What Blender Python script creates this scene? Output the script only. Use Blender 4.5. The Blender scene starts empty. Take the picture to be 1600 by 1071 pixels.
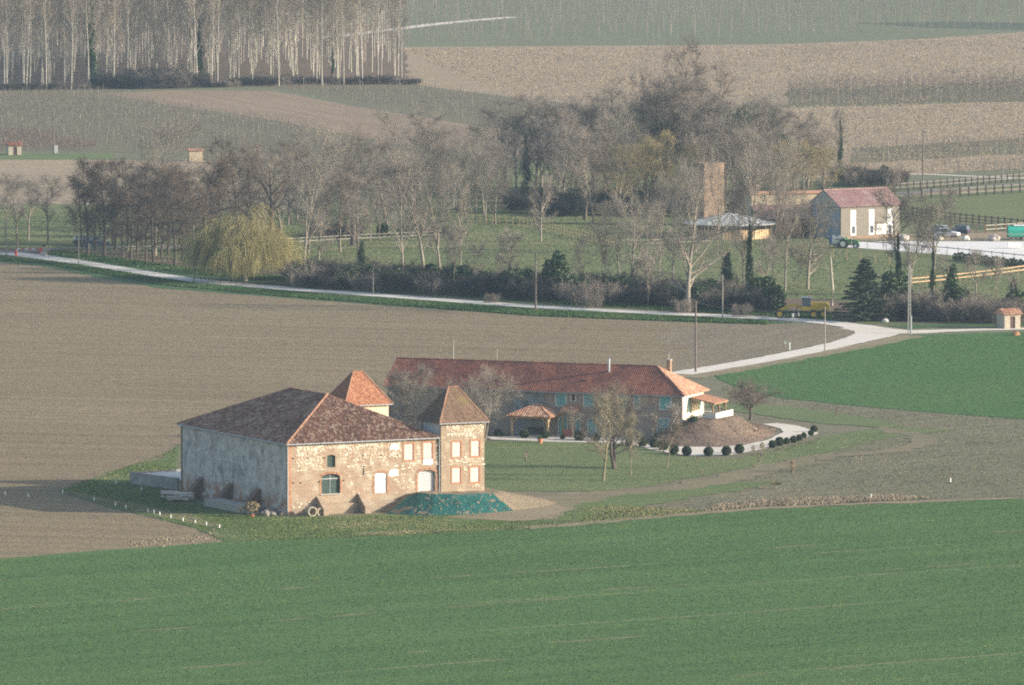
import bpy, bmesh, math, random
import numpy as np
from mathutils import Vector, Matrix
from mathutils.geometry import tessellate_polygon
from mathutils import noise as mnoise

# ---------------------------------------------------------------- camera, sky, sun, exposure
sc = bpy.context.scene
R = math.radians
FOC, CAM_H, HORIZON = 13333.3, 92.9, -500.0      # focal length and horizon in photo pixels (1600 x 1071), camera height in metres
PITCH = math.atan((535.5 - HORIZON) / FOC)
cam = bpy.data.cameras.new('camera'); cam.lens = 300; cam.sensor_width = 36; cam.clip_start = 1; cam.clip_end = 40000
cam_o = bpy.data.objects.new('camera', cam); sc.collection.objects.link(cam_o)
cam_o.location = (0, 0, CAM_H); cam_o.rotation_euler = (math.pi / 2 - PITCH, 0, 0); sc.camera = cam_o

SUN_EL, SUN_AZ = R(16.5), R(99.0)                # azimuth clockwise from +Y
world = bpy.data.worlds.new('World'); sc.world = world; world.use_nodes = True
wn = world.node_tree.nodes; sky = wn.new('ShaderNodeTexSky'); sky.sky_type = 'NISHITA'; sky.sun_disc = False
sky.sun_elevation = SUN_EL; sky.sun_rotation = SUN_AZ; sky.air_density = 1.0; sky.dust_density = 2.0; sky.ozone_density = 1.0
world.node_tree.links.new(sky.outputs[0], wn['Background'].inputs[0]); wn['Background'].inputs[1].default_value = 0.13
sun = bpy.data.lights.new('sun', 'SUN'); sun.energy = 4.2; sun.angle = R(0.6); sun.color = (1.0, 0.92, 0.81)
sun_o = bpy.data.objects.new('sun', sun); sc.collection.objects.link(sun_o)
sd = Vector((math.sin(SUN_AZ) * math.cos(SUN_EL), math.cos(SUN_AZ) * math.cos(SUN_EL), math.sin(SUN_EL)))
sun_o.rotation_euler = sd.to_track_quat('Z', 'Y').to_euler(); sun_o.location = (300, 900, 200)
sc.view_settings.view_transform = 'Standard'; sc.view_settings.look = 'None'; sc.view_settings.gamma = 1.0
sc.view_settings.use_curve_mapping = False; sc.view_settings.exposure = 0.84
sc.render.engine = 'CYCLES'
sc.cycles.max_bounces = 6; sc.cycles.diffuse_bounces = 2; sc.cycles.glossy_bounces = 2; sc.cycles.volume_bounces = 1
sc.cycles.transparent_max_bounces = 8; sc.cycles.use_denoising = False     # the fine grain left over is close to the photograph's own
sc.cycles.filter_width = 2.0

# ---------------------------------------------------------------- helpers
FW = Vector((0, math.cos(PITCH), -math.sin(PITCH))); UP = Vector((0, math.sin(PITCH), math.cos(PITCH)))
def G(x, y, z=0.0):
    """The point at height z seen at photo pixel (x, y)."""
    d = FW + Vector(((x - 800) / FOC, 0, 0)) + UP * ((535.5 - y) / FOC)
    t = (z - CAM_H) / d.z
    return Vector((d.x * t, d.y * t, z))
def px_m(x, y):
    g = G(x, y); return FOC / (g - Vector((0, 0, CAM_H))).length
def height(x, y, ytop):
    """Height of something standing at pixel (x, y) whose top shows at ytop."""
    return (y - ytop) / px_m(x, y) * 1.004

col = sc.collection
KIDS = {}
def link(o, parent=None):
    col.objects.link(o)
    if parent is not None:
        o.parent = parent; KIDS.setdefault(parent.name, []).append(o)
    return o
def tag(o, label=None, cat=None, group=None, kind=None):
    if label: o['label'] = label
    if cat: o['category'] = cat
    if group: o['group'] = group
    if kind: o['kind'] = kind
    return o
def thing(name, label, cat, loc=(0, 0, 0), rz=0.0, group=None):
    o = bpy.data.objects.new(name, None); o.location = loc; o.rotation_euler = (0, 0, rz); o.empty_display_size = 0.3
    link(o); return tag(o, label, cat, group)

class MB:
    """Collects shapes; build() links them as one mesh object."""
    def __init__(s): s.v = []; s.f = []; s.t = []; s.n = 0; s.tint = 0.5
    def add(s, verts, faces, tint=None):
        k = s.n; s.v.extend([tuple(q) for q in verts]); s.n += len(verts)
        for f in faces: s.f.append(tuple(k + i for i in f)); s.t.append(s.tint if tint is None else tint)
        return s
    def box(s, x0, x1, y0, y1, z0, z1, tint=None):
        v = [(x0, y0, z0), (x1, y0, z0), (x1, y1, z0), (x0, y1, z0), (x0, y0, z1), (x1, y0, z1), (x1, y1, z1), (x0, y1, z1)]
        return s.add(v, [(0, 3, 2, 1), (4, 5, 6, 7), (0, 1, 5, 4), (1, 2, 6, 5), (2, 3, 7, 6), (3, 0, 4, 7)], tint)
    def beam(s, a, b, w, h, tint=None):
        a, b = Vector(a), Vector(b); d = (b - a).normalized()
        side = d.cross(Vector((0, 0, 1)))
        side = Vector((1, 0, 0)) if side.length < 1e-4 else side.normalized()
        up = side.cross(d); v = []
        for p in (a, b):
            for i, j in ((-1, -1), (1, -1), (1, 1), (-1, 1)): v.append(p + side * (i * w / 2) + up * (j * h / 2))
        return s.add(v, [(0, 1, 2, 3), (7, 6, 5, 4), (0, 4, 5, 1), (1, 5, 6, 2), (2, 6, 7, 3), (3, 7, 4, 0)], tint)
    def tube(s, pts, rad, n=8, cap=True, tint=None):
        pts = [Vector(p) for p in pts]
        if not hasattr(rad, '__len__'): rad = [rad] * len(pts)
        v = []; f = []
        for i, p in enumerate(pts):
            d = (pts[min(i + 1, len(pts) - 1)] - pts[max(i - 1, 0)]).normalized()
            a = d.cross(Vector((0, 0, 1)))
            a = Vector((1, 0, 0)) if a.length < 1e-3 else a.normalized()
            b = a.cross(d)
            for k in range(n):
                th = 2 * math.pi * k / n; v.append(p + (a * math.cos(th) + b * math.sin(th)) * rad[i])
        for i in range(len(pts) - 1):
            for k in range(n):
                q = (k + 1) % n; f.append((i * n + k, i * n + q, (i + 1) * n + q, (i + 1) * n + k))
        if cap: f.append(tuple(range(n - 1, -1, -1))); f.append(tuple((len(pts) - 1) * n + k for k in range(n)))
        return s.add(v, f, tint)
    def ring(s, x0, x1, z0, z1, t, y0, y1, tint=None):
        """A rectangular frame of width t round an opening, as one piece."""
        o = [(x0 - t, z0 - t), (x1 + t, z0 - t), (x1 + t, z1 + t), (x0 - t, z1 + t)]; i = [(x0, z0), (x1, z0), (x1, z1), (x0, z1)]
        v = [(a, y, b) for y in (y0, y1) for q in (o, i) for a, b in q]; f = []
        for k in range(4):
            n = (k + 1) % 4; f += [(k, n, 4 + n, 4 + k), (8 + k, 12 + k, 12 + n, 8 + n), (k, 8 + k, 8 + n, n), (4 + k, 4 + n, 12 + n, 12 + k)]
        return s.add(v, f, tint)
    def prism(s, poly, a, b, tint=None):
        """poly: 2-D points (u, w); a(u, w) and b(u, w) map to the two end caps."""
        n = len(poly); v = [a(*p) for p in poly] + [b(*p) for p in poly]
        f = [tuple(range(n)), tuple(range(2 * n - 1, n - 1, -1))] + [(i, n + i, n + (i + 1) % n, (i + 1) % n) for i in range(n)]
        return s.add(v, f, tint)
    def disc(s, c, axis, r0, r1, w, n=16, tint=None):
        """A wheel-like ring or drum round axis ('x' or 'y')."""
        v = []; f = []
        for sx in (-w / 2, w / 2):
            for r in (r0, r1):
                for k in range(n):
                    t = 2 * math.pi * k / n
                    o = (sx, r * math.cos(t), r * math.sin(t)) if axis == 'x' else (r * math.cos(t), sx, r * math.sin(t))
                    v.append((c[0] + o[0], c[1] + o[1], c[2] + o[2]))
        for k in range(n):
            q = (k + 1) % n
            f += [(k, q, n + q, n + k), (2 * n + k, 3 * n + k, 3 * n + q, 2 * n + q), (n + k, n + q, 3 * n + q, 3 * n + k), (k, 2 * n + k, 2 * n + q, q)]
        return s.add(v, f, tint)
    def build(s, name, mat, parent=None, smooth=False, kind=None, loc=None):
        me = bpy.data.meshes.new(name); me.from_pydata(s.v, [], s.f)
        at = me.attributes.new('tint', 'FLOAT', 'FACE'); at.data.foreach_set('value', np.array(s.t, dtype=np.float32))
        if smooth: me.polygons.foreach_set('use_smooth', [True] * len(me.polygons))
        me.materials.append(mat); me.update()
        o = bpy.data.objects.new(name, me); link(o, parent)
        if loc is not None: o.location = loc
        if kind: o['kind'] = kind
        return o
def np_mesh(name, v, quads=None, tris=None, tint=None, smooth=False, mat=None):
    me = bpy.data.meshes.new(name); v = np.asarray(v, np.float32)
    nq = 0 if quads is None else len(quads); nt = 0 if tris is None else len(tris)
    me.vertices.add(len(v)); me.vertices.foreach_set('co', v.ravel())
    li = []
    if nq: li.append(np.asarray(quads, np.int32).ravel())
    if nt: li.append(np.asarray(tris, np.int32).ravel())
    li = np.concatenate(li); me.loops.add(len(li)); me.loops.foreach_set('vertex_index', li)
    me.polygons.add(nq + nt)
    st = np.concatenate([np.arange(nq) * 4, nq * 4 + np.arange(nt) * 3]).astype(np.int32)
    me.polygons.foreach_set('loop_start', st)
    if smooth: me.polygons.foreach_set('use_smooth', np.ones(nq + nt, bool))
    me.update(calc_edges=True)
    if tint is not None:
        at = me.attributes.new('tint', 'FLOAT', 'FACE'); at.data.foreach_set('value', np.asarray(tint, np.float32))
    if mat: me.materials.append(mat)
    return me
def mesh_obj(name, me, parent=None, kind=None):
    o = bpy.data.objects.new(name, me); link(o, parent)
    if kind: o['kind'] = kind
    return o
def copy_tree(o, parent=None):
    """A copy of a thing with copies of its parts and sub-parts."""
    c = o.copy(); link(c, parent)
    for ch in list(KIDS.get(o.name, ())): copy_tree(ch, c)
    return c

# ---------------------------------------------------------------- materials
class NT:
    def __init__(s, name, rough=0.9, spec=0.2):
        s.m = bpy.data.materials.new(name); s.m.use_nodes = True; s.nt = s.m.node_tree; s.p = s.nt.nodes['Principled BSDF']
        s.p.inputs['Roughness'].default_value = rough; s.p.inputs['Specular IOR Level'].default_value = spec
        s.co = None
    def node(s, t, **kw):
        n = s.nt.nodes.new(t)
        for k, v in kw.items(): setattr(n, k, v)
        return n
    def ln(s, a, b): s.nt.links.new(a, b)
    def coord(s, scale=(1, 1, 1), rot=0.0, wall=False):
        if s.co is None: s.co = s.node('ShaderNodeTexCoord').outputs['Object']
        src = s.co
        if wall:
            sp = s.node('ShaderNodeSeparateXYZ'); s.ln(src, sp.inputs[0])
            ad = s.node('ShaderNodeMath', operation='ADD'); s.ln(sp.outputs[0], ad.inputs[0]); s.ln(sp.outputs[1], ad.inputs[1])
            cb = s.node('ShaderNodeCombineXYZ'); s.ln(ad.outputs[0], cb.inputs[0]); s.ln(sp.outputs[2], cb.inputs[1]); src = cb.outputs[0]
        if rot:
            rm = s.node('ShaderNodeMapping'); rm.inputs['Rotation'].default_value = (0, 0, rot); s.ln(src, rm.inputs[0]); src = rm.outputs[0]
        mp = s.node('ShaderNodeMapping'); mp.inputs['Scale'].default_value = scale; s.ln(src, mp.inputs[0]); return mp.outputs[0]
    def noise(s, scale, detail=3, rough=0.55, vec=None, lo=0.3, hi=0.7, dist=0.0):
        n = s.node('ShaderNodeTexNoise'); n.inputs['Scale'].default_value = scale; n.inputs['Detail'].default_value = detail
        n.inputs['Roughness'].default_value = rough; n.inputs['Distortion'].default_value = dist
        s.ln(vec if vec is not None else s.coord(), n.inputs['Vector'])
        return s.rng(n.outputs['Fac'], lo, hi)
    def rng(s, val, lo, hi, a=0.0, b=1.0):
        m = s.node('ShaderNodeMapRange'); m.inputs[1].default_value = lo; m.inputs[2].default_value = hi
        m.inputs[3].default_value = a; m.inputs[4].default_value = b; s.ln(val, m.inputs[0]); return m.outputs[0]
    def mul(s, a, b, op='MULTIPLY'):
        m = s.node('ShaderNodeMath', operation=op)
        for i, q in enumerate((a, b)):
            if isinstance(q, (int, float)): m.inputs[i].default_value = q
            else: s.ln(q, m.inputs[i])
        return m.outputs[0]
    def attr(s, name='tint'):
        return s.node('ShaderNodeAttribute', attribute_name=name).outputs['Fac']
    def mix(s, a, b, fac):
        m = s.node('ShaderNodeMix', data_type='RGBA')
        for i, q in ((6, a), (7, b)):
            if isinstance(q, tuple): m.inputs[i].default_value = (*q, 1)
            else: s.ln(q, m.inputs[i])
        if isinstance(fac, (int, float)): m.inputs[0].default_value = fac
        else: s.ln(fac, m.inputs[0])
        return m.outputs[2]
    def ramp(s, fac, stops):
        r = s.node('ShaderNodeValToRGB'); e = r.color_ramp.elements
        while len(e) < len(stops): e.new(0.5)
        for k, (p, c) in enumerate(stops): e[k].position = p; e[k].color = (*c, 1)
        s.ln(fac, r.inputs[0]); return r.outputs[0]
    def base(s, c):
        if isinstance(c, tuple): s.p.inputs['Base Color'].default_value = (*c, 1)
        else: s.ln(c, s.p.inputs['Base Color'])
        return s
    def bump(s, h, dist=0.05, strength=0.6):
        b = s.node('ShaderNodeBump'); b.inputs['Strength'].default_value = strength; b.inputs['Distance'].default_value = dist
        s.ln(h, b.inputs['Height']); s.ln(b.outputs[0], s.p.inputs['Normal']); return s
MATS = {}
def plain(name, c, rough=0.8, var=0.25, scale=3.0, metal=0.0, spec=0.3):
    """One colour with mild natural variation."""
    if name in MATS: return MATS[name]
    t = NT(name, rough, spec); t.p.inputs['Metallic'].default_value = metal
    d = tuple(x * (1 - var) for x in c); e = tuple(min(1, x * (1 + var)) for x in c)
    t.base(t.mix(d, e, t.noise(scale, 4))); MATS[name] = t.m; return t.m
def tinted(name, stops, rough=0.85, extra=None):
    """Colour taken from the piece's own tint value."""
    if name in MATS: return MATS[name]
    t = NT(name, rough, 0.15); c = t.ramp(t.attr(), stops)
    if extra: c = t.mix(c, extra[0], t.noise(extra[1], 4, lo=extra[2], hi=extra[3]))
    t.base(c); MATS[name] = t.m; return t.m
# ---------------------------------------------------------------- ground
rnd = random.Random(7)
def line_angle(a, b):
    p, q = G(*a), G(*b); return math.atan2(q.y - p.y, q.x - p.x)
def ground_mat(name, c1, c2, c3=None, big=0.03, mid=0.35, fine=2.2, rot=0.0, stretch=0.12, spot=(0.52, 0.68), rows=0.35, bump=0.06, tram=None, grain=0.5):
    t = NT(name, 0.95, 0.1)
    rc = t.coord((stretch, 1, 1), -rot)
    c = t.mix(c1, c2, t.noise(big, 5, lo=0.36, hi=0.64))
    mid_n = t.noise(mid, 5, vec=rc, lo=0.35, hi=0.65)
    dk = tuple(x * (1 - rows) for x in c1); lt = tuple(x * (1 + rows) for x in c2)
    c = t.mix(c, t.mix(dk, lt, mid_n), 0.45)
    fn = t.noise(fine, 6, 0.7, lo=0.32, hi=0.68)
    c = t.mix(c, t.mix(tuple(x * (1 - grain) for x in c1), tuple(x * (1 + grain) for x in c2), fn), 0.5)
    if c3: c = t.mix(c, c3, t.mul(t.noise(fine * 0.55, 5, 0.65, vec=t.coord((0.45, 1, 1), -rot), lo=spot[0], hi=spot[1]), t.noise(0.05, 3, lo=0.3, hi=0.75)))
    if tram:                                     # wheel tracks left by the drill
        sp = t.node('ShaderNodeSeparateXYZ'); t.ln(t.coord((1, 1, 1), -rot), sp.inputs[0])
        wob = t.mul(t.noise(0.02, 2, lo=0, hi=1), 2.5); yy = t.mul(sp.outputs[1], wob, 'ADD')
        pp = t.node('ShaderNodeMath', operation='PINGPONG'); t.ln(yy, pp.inputs[0]); pp.inputs[1].default_value = tram[0]
        ln = t.mul(t.rng(pp.outputs[0], 0.0, tram[1], 1.0, 0.0), t.noise(0.09, 3, vec=t.coord((0.25, 1, 1), -rot), lo=0.45, hi=0.62))
        c = t.mix(c, tram[2], ln)
    t.base(c)
    hn = t.mul(t.noise(fine * 1.6, 5, 0.7, lo=0, hi=1), t.mul(t.noise(mid * 2.5, 4, vec=rc, lo=0, hi=1), 0.8), 'ADD')
    t.bump(hn, bump, 0.9)
    return t.m
ZLEV = []
def sheet(name, pts, mat, jit=0.35, step=2.0, z=None, world_pts=False, smooth_pts=False, label=None):
    """A flat piece of ground whose outline is given by photo pixels, with a naturally uneven edge."""
    w = [Vector((p[0], p[1], 0)) if world_pts else G(*p) for p in pts]
    if z is None:                                # just above whatever lies beneath it
        bb = (min(p.x for p in w) - 2, max(p.x for p in w) + 2, min(p.y for p in w) - 2, max(p.y for p in w) + 2)
        lev = 1 + max([l for b, l in ZLEV if b[0] < bb[1] and b[1] > bb[0] and b[2] < bb[3] and b[3] > bb[2]], default=0)
        ZLEV.append((bb, lev)); z = 0.004 * lev
    out = []
    for i, a in enumerate(w):
        b = w[(i + 1) % len(w)]; d = b - a; n = max(1, min(160, int(d.length / step)))
        nr = Vector((-d.y, d.x, 0)).normalized() if d.length > 0 else Vector()
        for k in range(n):
            p = a + d * (k / n)
            j = 0 if (k == 0 and not jit) else jit * (mnoise.noise(p * 0.35) * 1.1 + mnoise.noise(p * 1.7 + Vector((9, 3, 0))) * 0.7)
            out.append(Vector((p.x + nr.x * j, p.y + nr.y * j, z)))
    tri = tessellate_polygon([out])
    f = []
    for a, b, c in tri:
        n = (out[b] - out[a]).cross(out[c] - out[a]); f.append((a, b, c) if n.z > 0 else (a, c, b))
    me = bpy.data.meshes.new(name); me.from_pydata([tuple(p) for p in out], [], f); me.materials.append(mat); me.update()
    o = bpy.data.objects.new(name, me); link(o); o['kind'] = 'structure'
    if label: o['label'] = label
    return o
def strip(name, line, width, mat, jit=0.25, label=None, world_pts=False, z=None):
    """A road or track: centre line in photo pixels, width in metres (one value or one per point)."""
    w = [Vector((p[0], p[1], 0)) if world_pts else G(*p) for p in line]
    # smooth the centre line
    fine = []
    for i in range(len(w) - 1):
        p0, p1, p2, p3 = w[max(i - 1, 0)], w[i], w[i + 1], w[min(i + 2, len(w) - 1)]
        n = max(2, int((p2 - p1).length / 4))
        for k in range(n):
            t = k / n
            fine.append((0.5 * ((2 * p1) + (p2 - p0) * t + (2 * p0 - 5 * p1 + 4 * p2 - p3) * t * t + (3 * p1 - p0 - 3 * p2 + p3) * t ** 3), i + t))
    fine.append((w[-1], len(w) - 1.0))
    L, Rr = [], []
    for i, (p, s) in enumerate(fine):
        d = (fine[min(i + 1, len(fine) - 1)][0] - fine[max(i - 1, 0)][0]).normalized(); nr = Vector((-d.y, d.x, 0))
        ww = width if not hasattr(width, '__len__') else width[int(s)] + (width[min(int(s) + 1, len(width) - 1)] - width[int(s)]) * (s - int(s))
        L.append(p + nr * ww / 2); Rr.append(p - nr * ww / 2)
    return sheet(name, [(q.x, q.y) for q in L + Rr[::-1]], mat, jit, 1.5, z, True, label=label)

WANG = line_angle((0, 1063), (600, 1020))
PANG = line_angle((0, 640), (600, 655))
m_meadow = ground_mat('rough meadow', (0.150, 0.145, 0.082), (0.215, 0.188, 0.128), (0.11, 0.14, 0.06), rot=WANG)
m_wheat = ground_mat('young wheat', (0.068, 0.140, 0.044), (0.102, 0.166, 0.056), (0.050, 0.106, 0.034), rot=WANG, rows=0.42, mid=0.16, stretch=0.06, tram=(11.0, 0.45, (0.26, 0.25, 0.14)), grain=0.45)
m_wheat2 = ground_mat('wheat beside the road', (0.066, 0.142, 0.044), (0.094, 0.165, 0.056), (0.050, 0.110, 0.034), rot=line_angle((1150, 600), (1600, 560)), rows=0.18, stretch=0.06, grain=0.35)
m_plough = ground_mat('ploughed soil', (0.192, 0.146, 0.088), (0.255, 0.200, 0.124), (0.35, 0.285, 0.178), rot=PANG, rows=0.5, stretch=0.03, spot=(0.5, 0.66), bump=0.10, fine=2.6, grain=0.5)
m_plough_r = ground_mat('ploughed soil by the road bend', (0.185, 0.150, 0.104), (0.255, 0.210, 0.146), (0.13, 0.10, 0.075), rot=line_angle((1100, 560), (1300, 525)), rows=0.3, bump=0.12)
m_lawn = ground_mat('lawn', (0.105, 0.155, 0.056), (0.165, 0.190, 0.085), (0.28, 0.23, 0.14), big=0.06, spot=(0.55, 0.72), rot=0.1, rows=0.25)
m_grass_d = ground_mat('rough grass', (0.085, 0.140, 0.045), (0.145, 0.180, 0.070), (0.24, 0.21, 0.11), big=0.12, rot=0.2)
m_verge = ground_mat('verge grass', (0.045, 0.115, 0.042), (0.080, 0.135, 0.055), (0.15, 0.13, 0.08), big=0.1)
m_gravel = ground_mat('pale gravel', (0.60, 0.53, 0.44), (0.72, 0.65, 0.55), (0.45, 0.39, 0.31), big=0.2, grain=0.15, rows=0.1, bump=0.02)
m_road = ground_mat('limestone road', (0.62, 0.56, 0.48), (0.74, 0.68, 0.60), (0.50, 0.44, 0.36), big=0.08, grain=0.12, rows=0.10, bump=0.015)
m_track = ground_mat('worn earth', (0.235, 0.180, 0.115), (0.33, 0.265, 0.175), (0.14, 0.15, 0.07), big=0.1, grain=0.3, spot=(0.5, 0.66))
m_track2 = ground_mat('faint worn track', (0.185, 0.160, 0.098), (0.26, 0.215, 0.140), (0.13, 0.135, 0.065), big=0.1, grain=0.35, spot=(0.46, 0.62))
m_sand = ground_mat('riding sand', (0.70, 0.66, 0.62), (0.80, 0.77, 0.73), (0.62, 0.58, 0.53), grain=0.08, rows=0.06, bump=0.02)
m_litter = ground_mat('leaf litter', (0.115, 0.080, 0.055), (0.20, 0.145, 0.10), (0.06, 0.075, 0.035), big=0.15)
m_paddock = ground_mat('paddock grass', (0.120, 0.152, 0.060), (0.175, 0.188, 0.085), (0.23, 0.20, 0.12), big=0.05)
m_stubble = ground_mat('pale stubble', (0.30, 0.230, 0.155), (0.37, 0.290, 0.195), (0.22, 0.165, 0.115), big=0.02, fine=1.2, bump=0.12)
m_farbrown = ground_mat('bare brown field', (0.25, 0.180, 0.120), (0.315, 0.235, 0.160), (0.20, 0.15, 0.10), big=0.02, fine=1.0, rot=line_angle((420, 150), (770, 215)), stretch=0.04, rows=0.3)
m_vineg = ground_mat('vineyard grass', (0.140, 0.138, 0.082), (0.205, 0.180, 0.112), (0.25, 0.20, 0.13), big=0.03, fine=1.0)
m_fargreen = ground_mat('far plantation grass', (0.145, 0.155, 0.090), (0.190, 0.190, 0.115), (0.21, 0.19, 0.12), big=0.012, fine=0.8)
m_asphalt = ground_mat('grey lane', (0.16, 0.15, 0.145), (0.22, 0.21, 0.20), big=0.1, grain=0.15, bump=0.01)

# one sheet to the horizon
me = bpy.data.meshes.new('ground'); me.from_pydata([(-9000, -200, 0), (9000, -200, 0), (9000, 18000, 0), (-9000, 18000, 0)], [], [(0, 1, 2, 3)]); me.materials.append(m_fargreen)
tag(link(bpy.data.objects.new('ground', me)), kind='structure')
# far fields, farthest first
sheet('stubble_field', [(600, 74), (900, 72), (1200, 70), (1430, 62), (1600, 50), (2000, 30), (2000, 142), (1600, 148), (1240, 164), (1000, 172), (790, 154), (640, 132)], m_stubble, 1.5, 10)
sheet('orchard_strip', [(1230, 140), (1600, 126), (2000, 118), (2000, 160), (1600, 158), (1230, 167)], m_vineg, 1, 10)
sheet('stubble_field', [(1180, 170), (1600, 159), (2000, 152), (2000, 268), (1600, 262), (1400, 276), (1180, 280)], m_stubble, 1, 10)
sheet('vineyard_strip', [(1330, 232), (1600, 216), (2000, 206), (2000, 236), (1600, 240), (1330, 256)], m_vineg, 1, 8)
sheet('vineyard_field', [(420, 132), (640, 132), (800, 152), (1000, 174), (1000, 230), (820, 205), (770, 200), (560, 166)], m_vineg, 1, 8)
sheet('brown_field', [(150, 146), (300, 141), (430, 143), (560, 167), (760, 199), (1000, 235), (1000, 262), (780, 245), (600, 222), (420, 188), (260, 165)], m_farbrown, 1, 8)
sheet('vineyard_field', [(-300, 138), (150, 144), (260, 163), (420, 187), (600, 222), (780, 246), (780, 330), (480, 300), (330, 250), (180, 238), (-300, 236)], m_vineg, 1, 8)
sheet('grass_strip', [(-300, 238), (60, 240), (180, 240), (180, 250), (-300, 250)], m_lawn, 1, 6)
sheet('pale_field', [(-300, 250), (180, 250), (330, 252), (480, 300), (480, 318), (200, 320), (-300, 316)], m_stubble, 1, 6)
sheet('paddock', [(-300, 318), (200, 322), (420, 330), (700, 300), (790, 262), (1000, 250), (1180, 282), (1420, 292), (1600, 284), (2000, 270), (2000, 520), (1600, 512), (1300, 505), (1200, 494), (840, 476), (600, 458), (460, 446), (300, 432), (-300, 392)], m_paddock, 1, 4)
sheet('plantation_floor', [(-80, 141), (150, 141), (330, 137), (640, 132), (636, 100), (620, 40), (-80, 40)], m_litter, 1.5, 6)
sheet('leaf_litter', [(-60, 390), (100, 388), (250, 398), (320, 418), (470, 425), (620, 428), (760, 434), (900, 450), (1100, 460), (1300, 470), (1420, 478), (1600, 484), (1800, 490), (1800, 515), (1600, 511), (1290, 499), (1000, 484), (840, 474), (600, 456), (440, 445), (300, 432), (200, 418), (90, 401)], m_litter, 1.2, 3)
# middle fields
sheet('meadow', [(500, 640), (1040, 588), (1120, 596), (1300, 620), (1600, 650), (2000, 690), (2000, 780), (1600, 788), (1000, 824), (600, 850), (200, 890), (40, 790), (180, 720), (300, 660)], m_meadow, 0.6, 3)
sheet('ploughed_field', [(-400, 398), (-100, 404), (60, 416), (130, 428), (250, 446), (420, 464), (600, 478), (840, 494), (1000, 502), (1160, 508), (1200, 507), (1140, 566), (1062, 588), (1040, 640), (640, 690), (275, 695), (255, 716), (180, 734), (88, 768), (170, 795), (300, 826), (348, 847), (200, 860), (0, 876), (-400, 905)], m_plough, 0.7, 2.5)
sheet('ploughed_headland', [(1060, 512), (1160, 506), (1290, 508), (1338, 516), (1349, 522), (1330, 529), (1290, 538), (1150, 565), (1064, 584), (1040, 580), (1080, 545), (1020, 530)], m_plough_r, 0.8, 2)
sheet('wheat_field', [(-400, 908), (0, 874), (150, 861), (345, 848), (480, 842), (620, 837), (830, 827), (1000, 812), (1200, 796), (1400, 787), (1600, 779), (2000, 762), (2100, 1500), (-500, 1500)], m_wheat, 0.5, 2)
sheet('wheat_field', [(1112, 586), (1180, 574), (1289, 553), (1400, 532), (1428, 524), (1600, 519), (2000, 508), (2000, 700), (1600, 655), (1450, 645), (1330, 634), (1215, 622), (1150, 606)], m_wheat2, 0.6, 2)
sheet('barn_grass', [(282, 694), (276, 700), (255, 717), (180, 736), (92, 768), (170, 792), (300, 824), (352, 847), (480, 841), (620, 836), (830, 825), (830, 800), (560, 806), (450, 808), (270, 780)], m_grass_d, 0.5, 1.5)
sheet('stake_path', [(94, 769), (150, 782), (240, 805), (330, 825), (350, 822), (290, 803), (200, 785), (120, 770)], m_track, 0.5, 1.5)
sheet('lawn', [(600, 700), (770, 690), (930, 690), (1000, 699), (1060, 714), (1140, 718), (1230, 706), (1290, 682), (1380, 668), (1500, 672), (1385, 685), (1330, 700), (1150, 735), (1000, 762), (930, 768), (800, 768), (757, 770), (700, 760)], m_lawn, 0.8, 2)
sheet('lawn', [(850, 792), (1000, 768), (1130, 756), (1210, 752), (1150, 768), (1000, 792), (900, 812), (820, 822)], m_grass_d, 1.2, 2)
strip('grass_belt', [(1130, 632), (1230, 645), (1330, 660), (1400, 668)], [8, 10, 9, 3], m_lawn, 0.8)
strip('earth_track', [(770, 800), (850, 786), (940, 772), (1040, 764), (1110, 754), (1190, 736), (1290, 714), (1390, 706), (1440, 694), (1430, 680), (1370, 668)], [16, 10, 6, 5, 5, 5, 4, 3.5, 3, 3, 2], m_track2, 1.6)
sheet('bare_earth', [(757, 770), (800, 772), (850, 782), (890, 797), (870, 812), (800, 815), (700, 810), (740, 780)], m_track, 0.8, 1.2)
sheet('worn_verge', [(540, 838), (700, 830), (720, 827), (560, 833)], m_track, 0.4, 1.5)
strip('pale_margin', [(820, 826), (1000, 811), (1200, 795), (1400, 786), (1700, 776)], [3, 2.5, 2, 1.6, 1.2], m_track, 0.9)
# road, verges, drive
strip('road_verge', [(-100, 400), (0, 406), (60, 411), (120, 419), (220, 437), (300, 450), (440, 461), (600, 473), (840, 490), (1000, 497), (1150, 502), (1230, 506)], [6, 6, 7, 8, 10, 9, 8, 9, 8, 7, 6, 3], m_verge, 1.0)
strip('road_verge', [(70, 399), (120, 405), (220, 419), (300, 431), (440, 445)], [4, 4, 5, 5, 2], m_verge, 0.8)
strip('road_verge', [(1400, 512), (1500, 508), (1600, 508), (1700, 506)], [5, 5, 6, 6], m_verge, 0.8)
strip('wheat_margin', [(1075, 590), (1180, 572), (1289, 552), (1370, 537), (1425, 525)], [5, 4, 4, 4, 4], m_track, 0.8)
road = strip('gravel_road', [(-160, 390), (-40, 393), (20, 397), (70, 403), (120, 410), (220, 426.5), (300, 438), (440, 451), (600, 462.5), (840, 480), (1000, 488.5), (1150, 495.5), (1250, 501), (1310, 506.5), (1352, 513), (1372, 519.5), (1362, 525.5), (1330, 534), (1289, 543.5), (1180, 565), (1060, 585)], [5, 5, 5, 5, 4.6, 4.6, 4.6, 4.4, 4.4, 4.4, 4.4, 4.4, 4.4, 4.8, 5.6, 6.5, 6, 4.6, 4.2, 4.2, 4.2], m_road, 0.22)
strip('gravel_lane', [(1340, 512), (1400, 520), (1470, 517.5), (1600, 514.5), (1800, 512)], [6, 8, 4.5, 3.6, 3.2], m_gravel, 0.4)
strip('park_lane', [(-160, 394), (20, 394.5), (60, 391), (130, 388), (300, 386), (420, 384)], 3.6, m_asphalt, 0.2)
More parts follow.
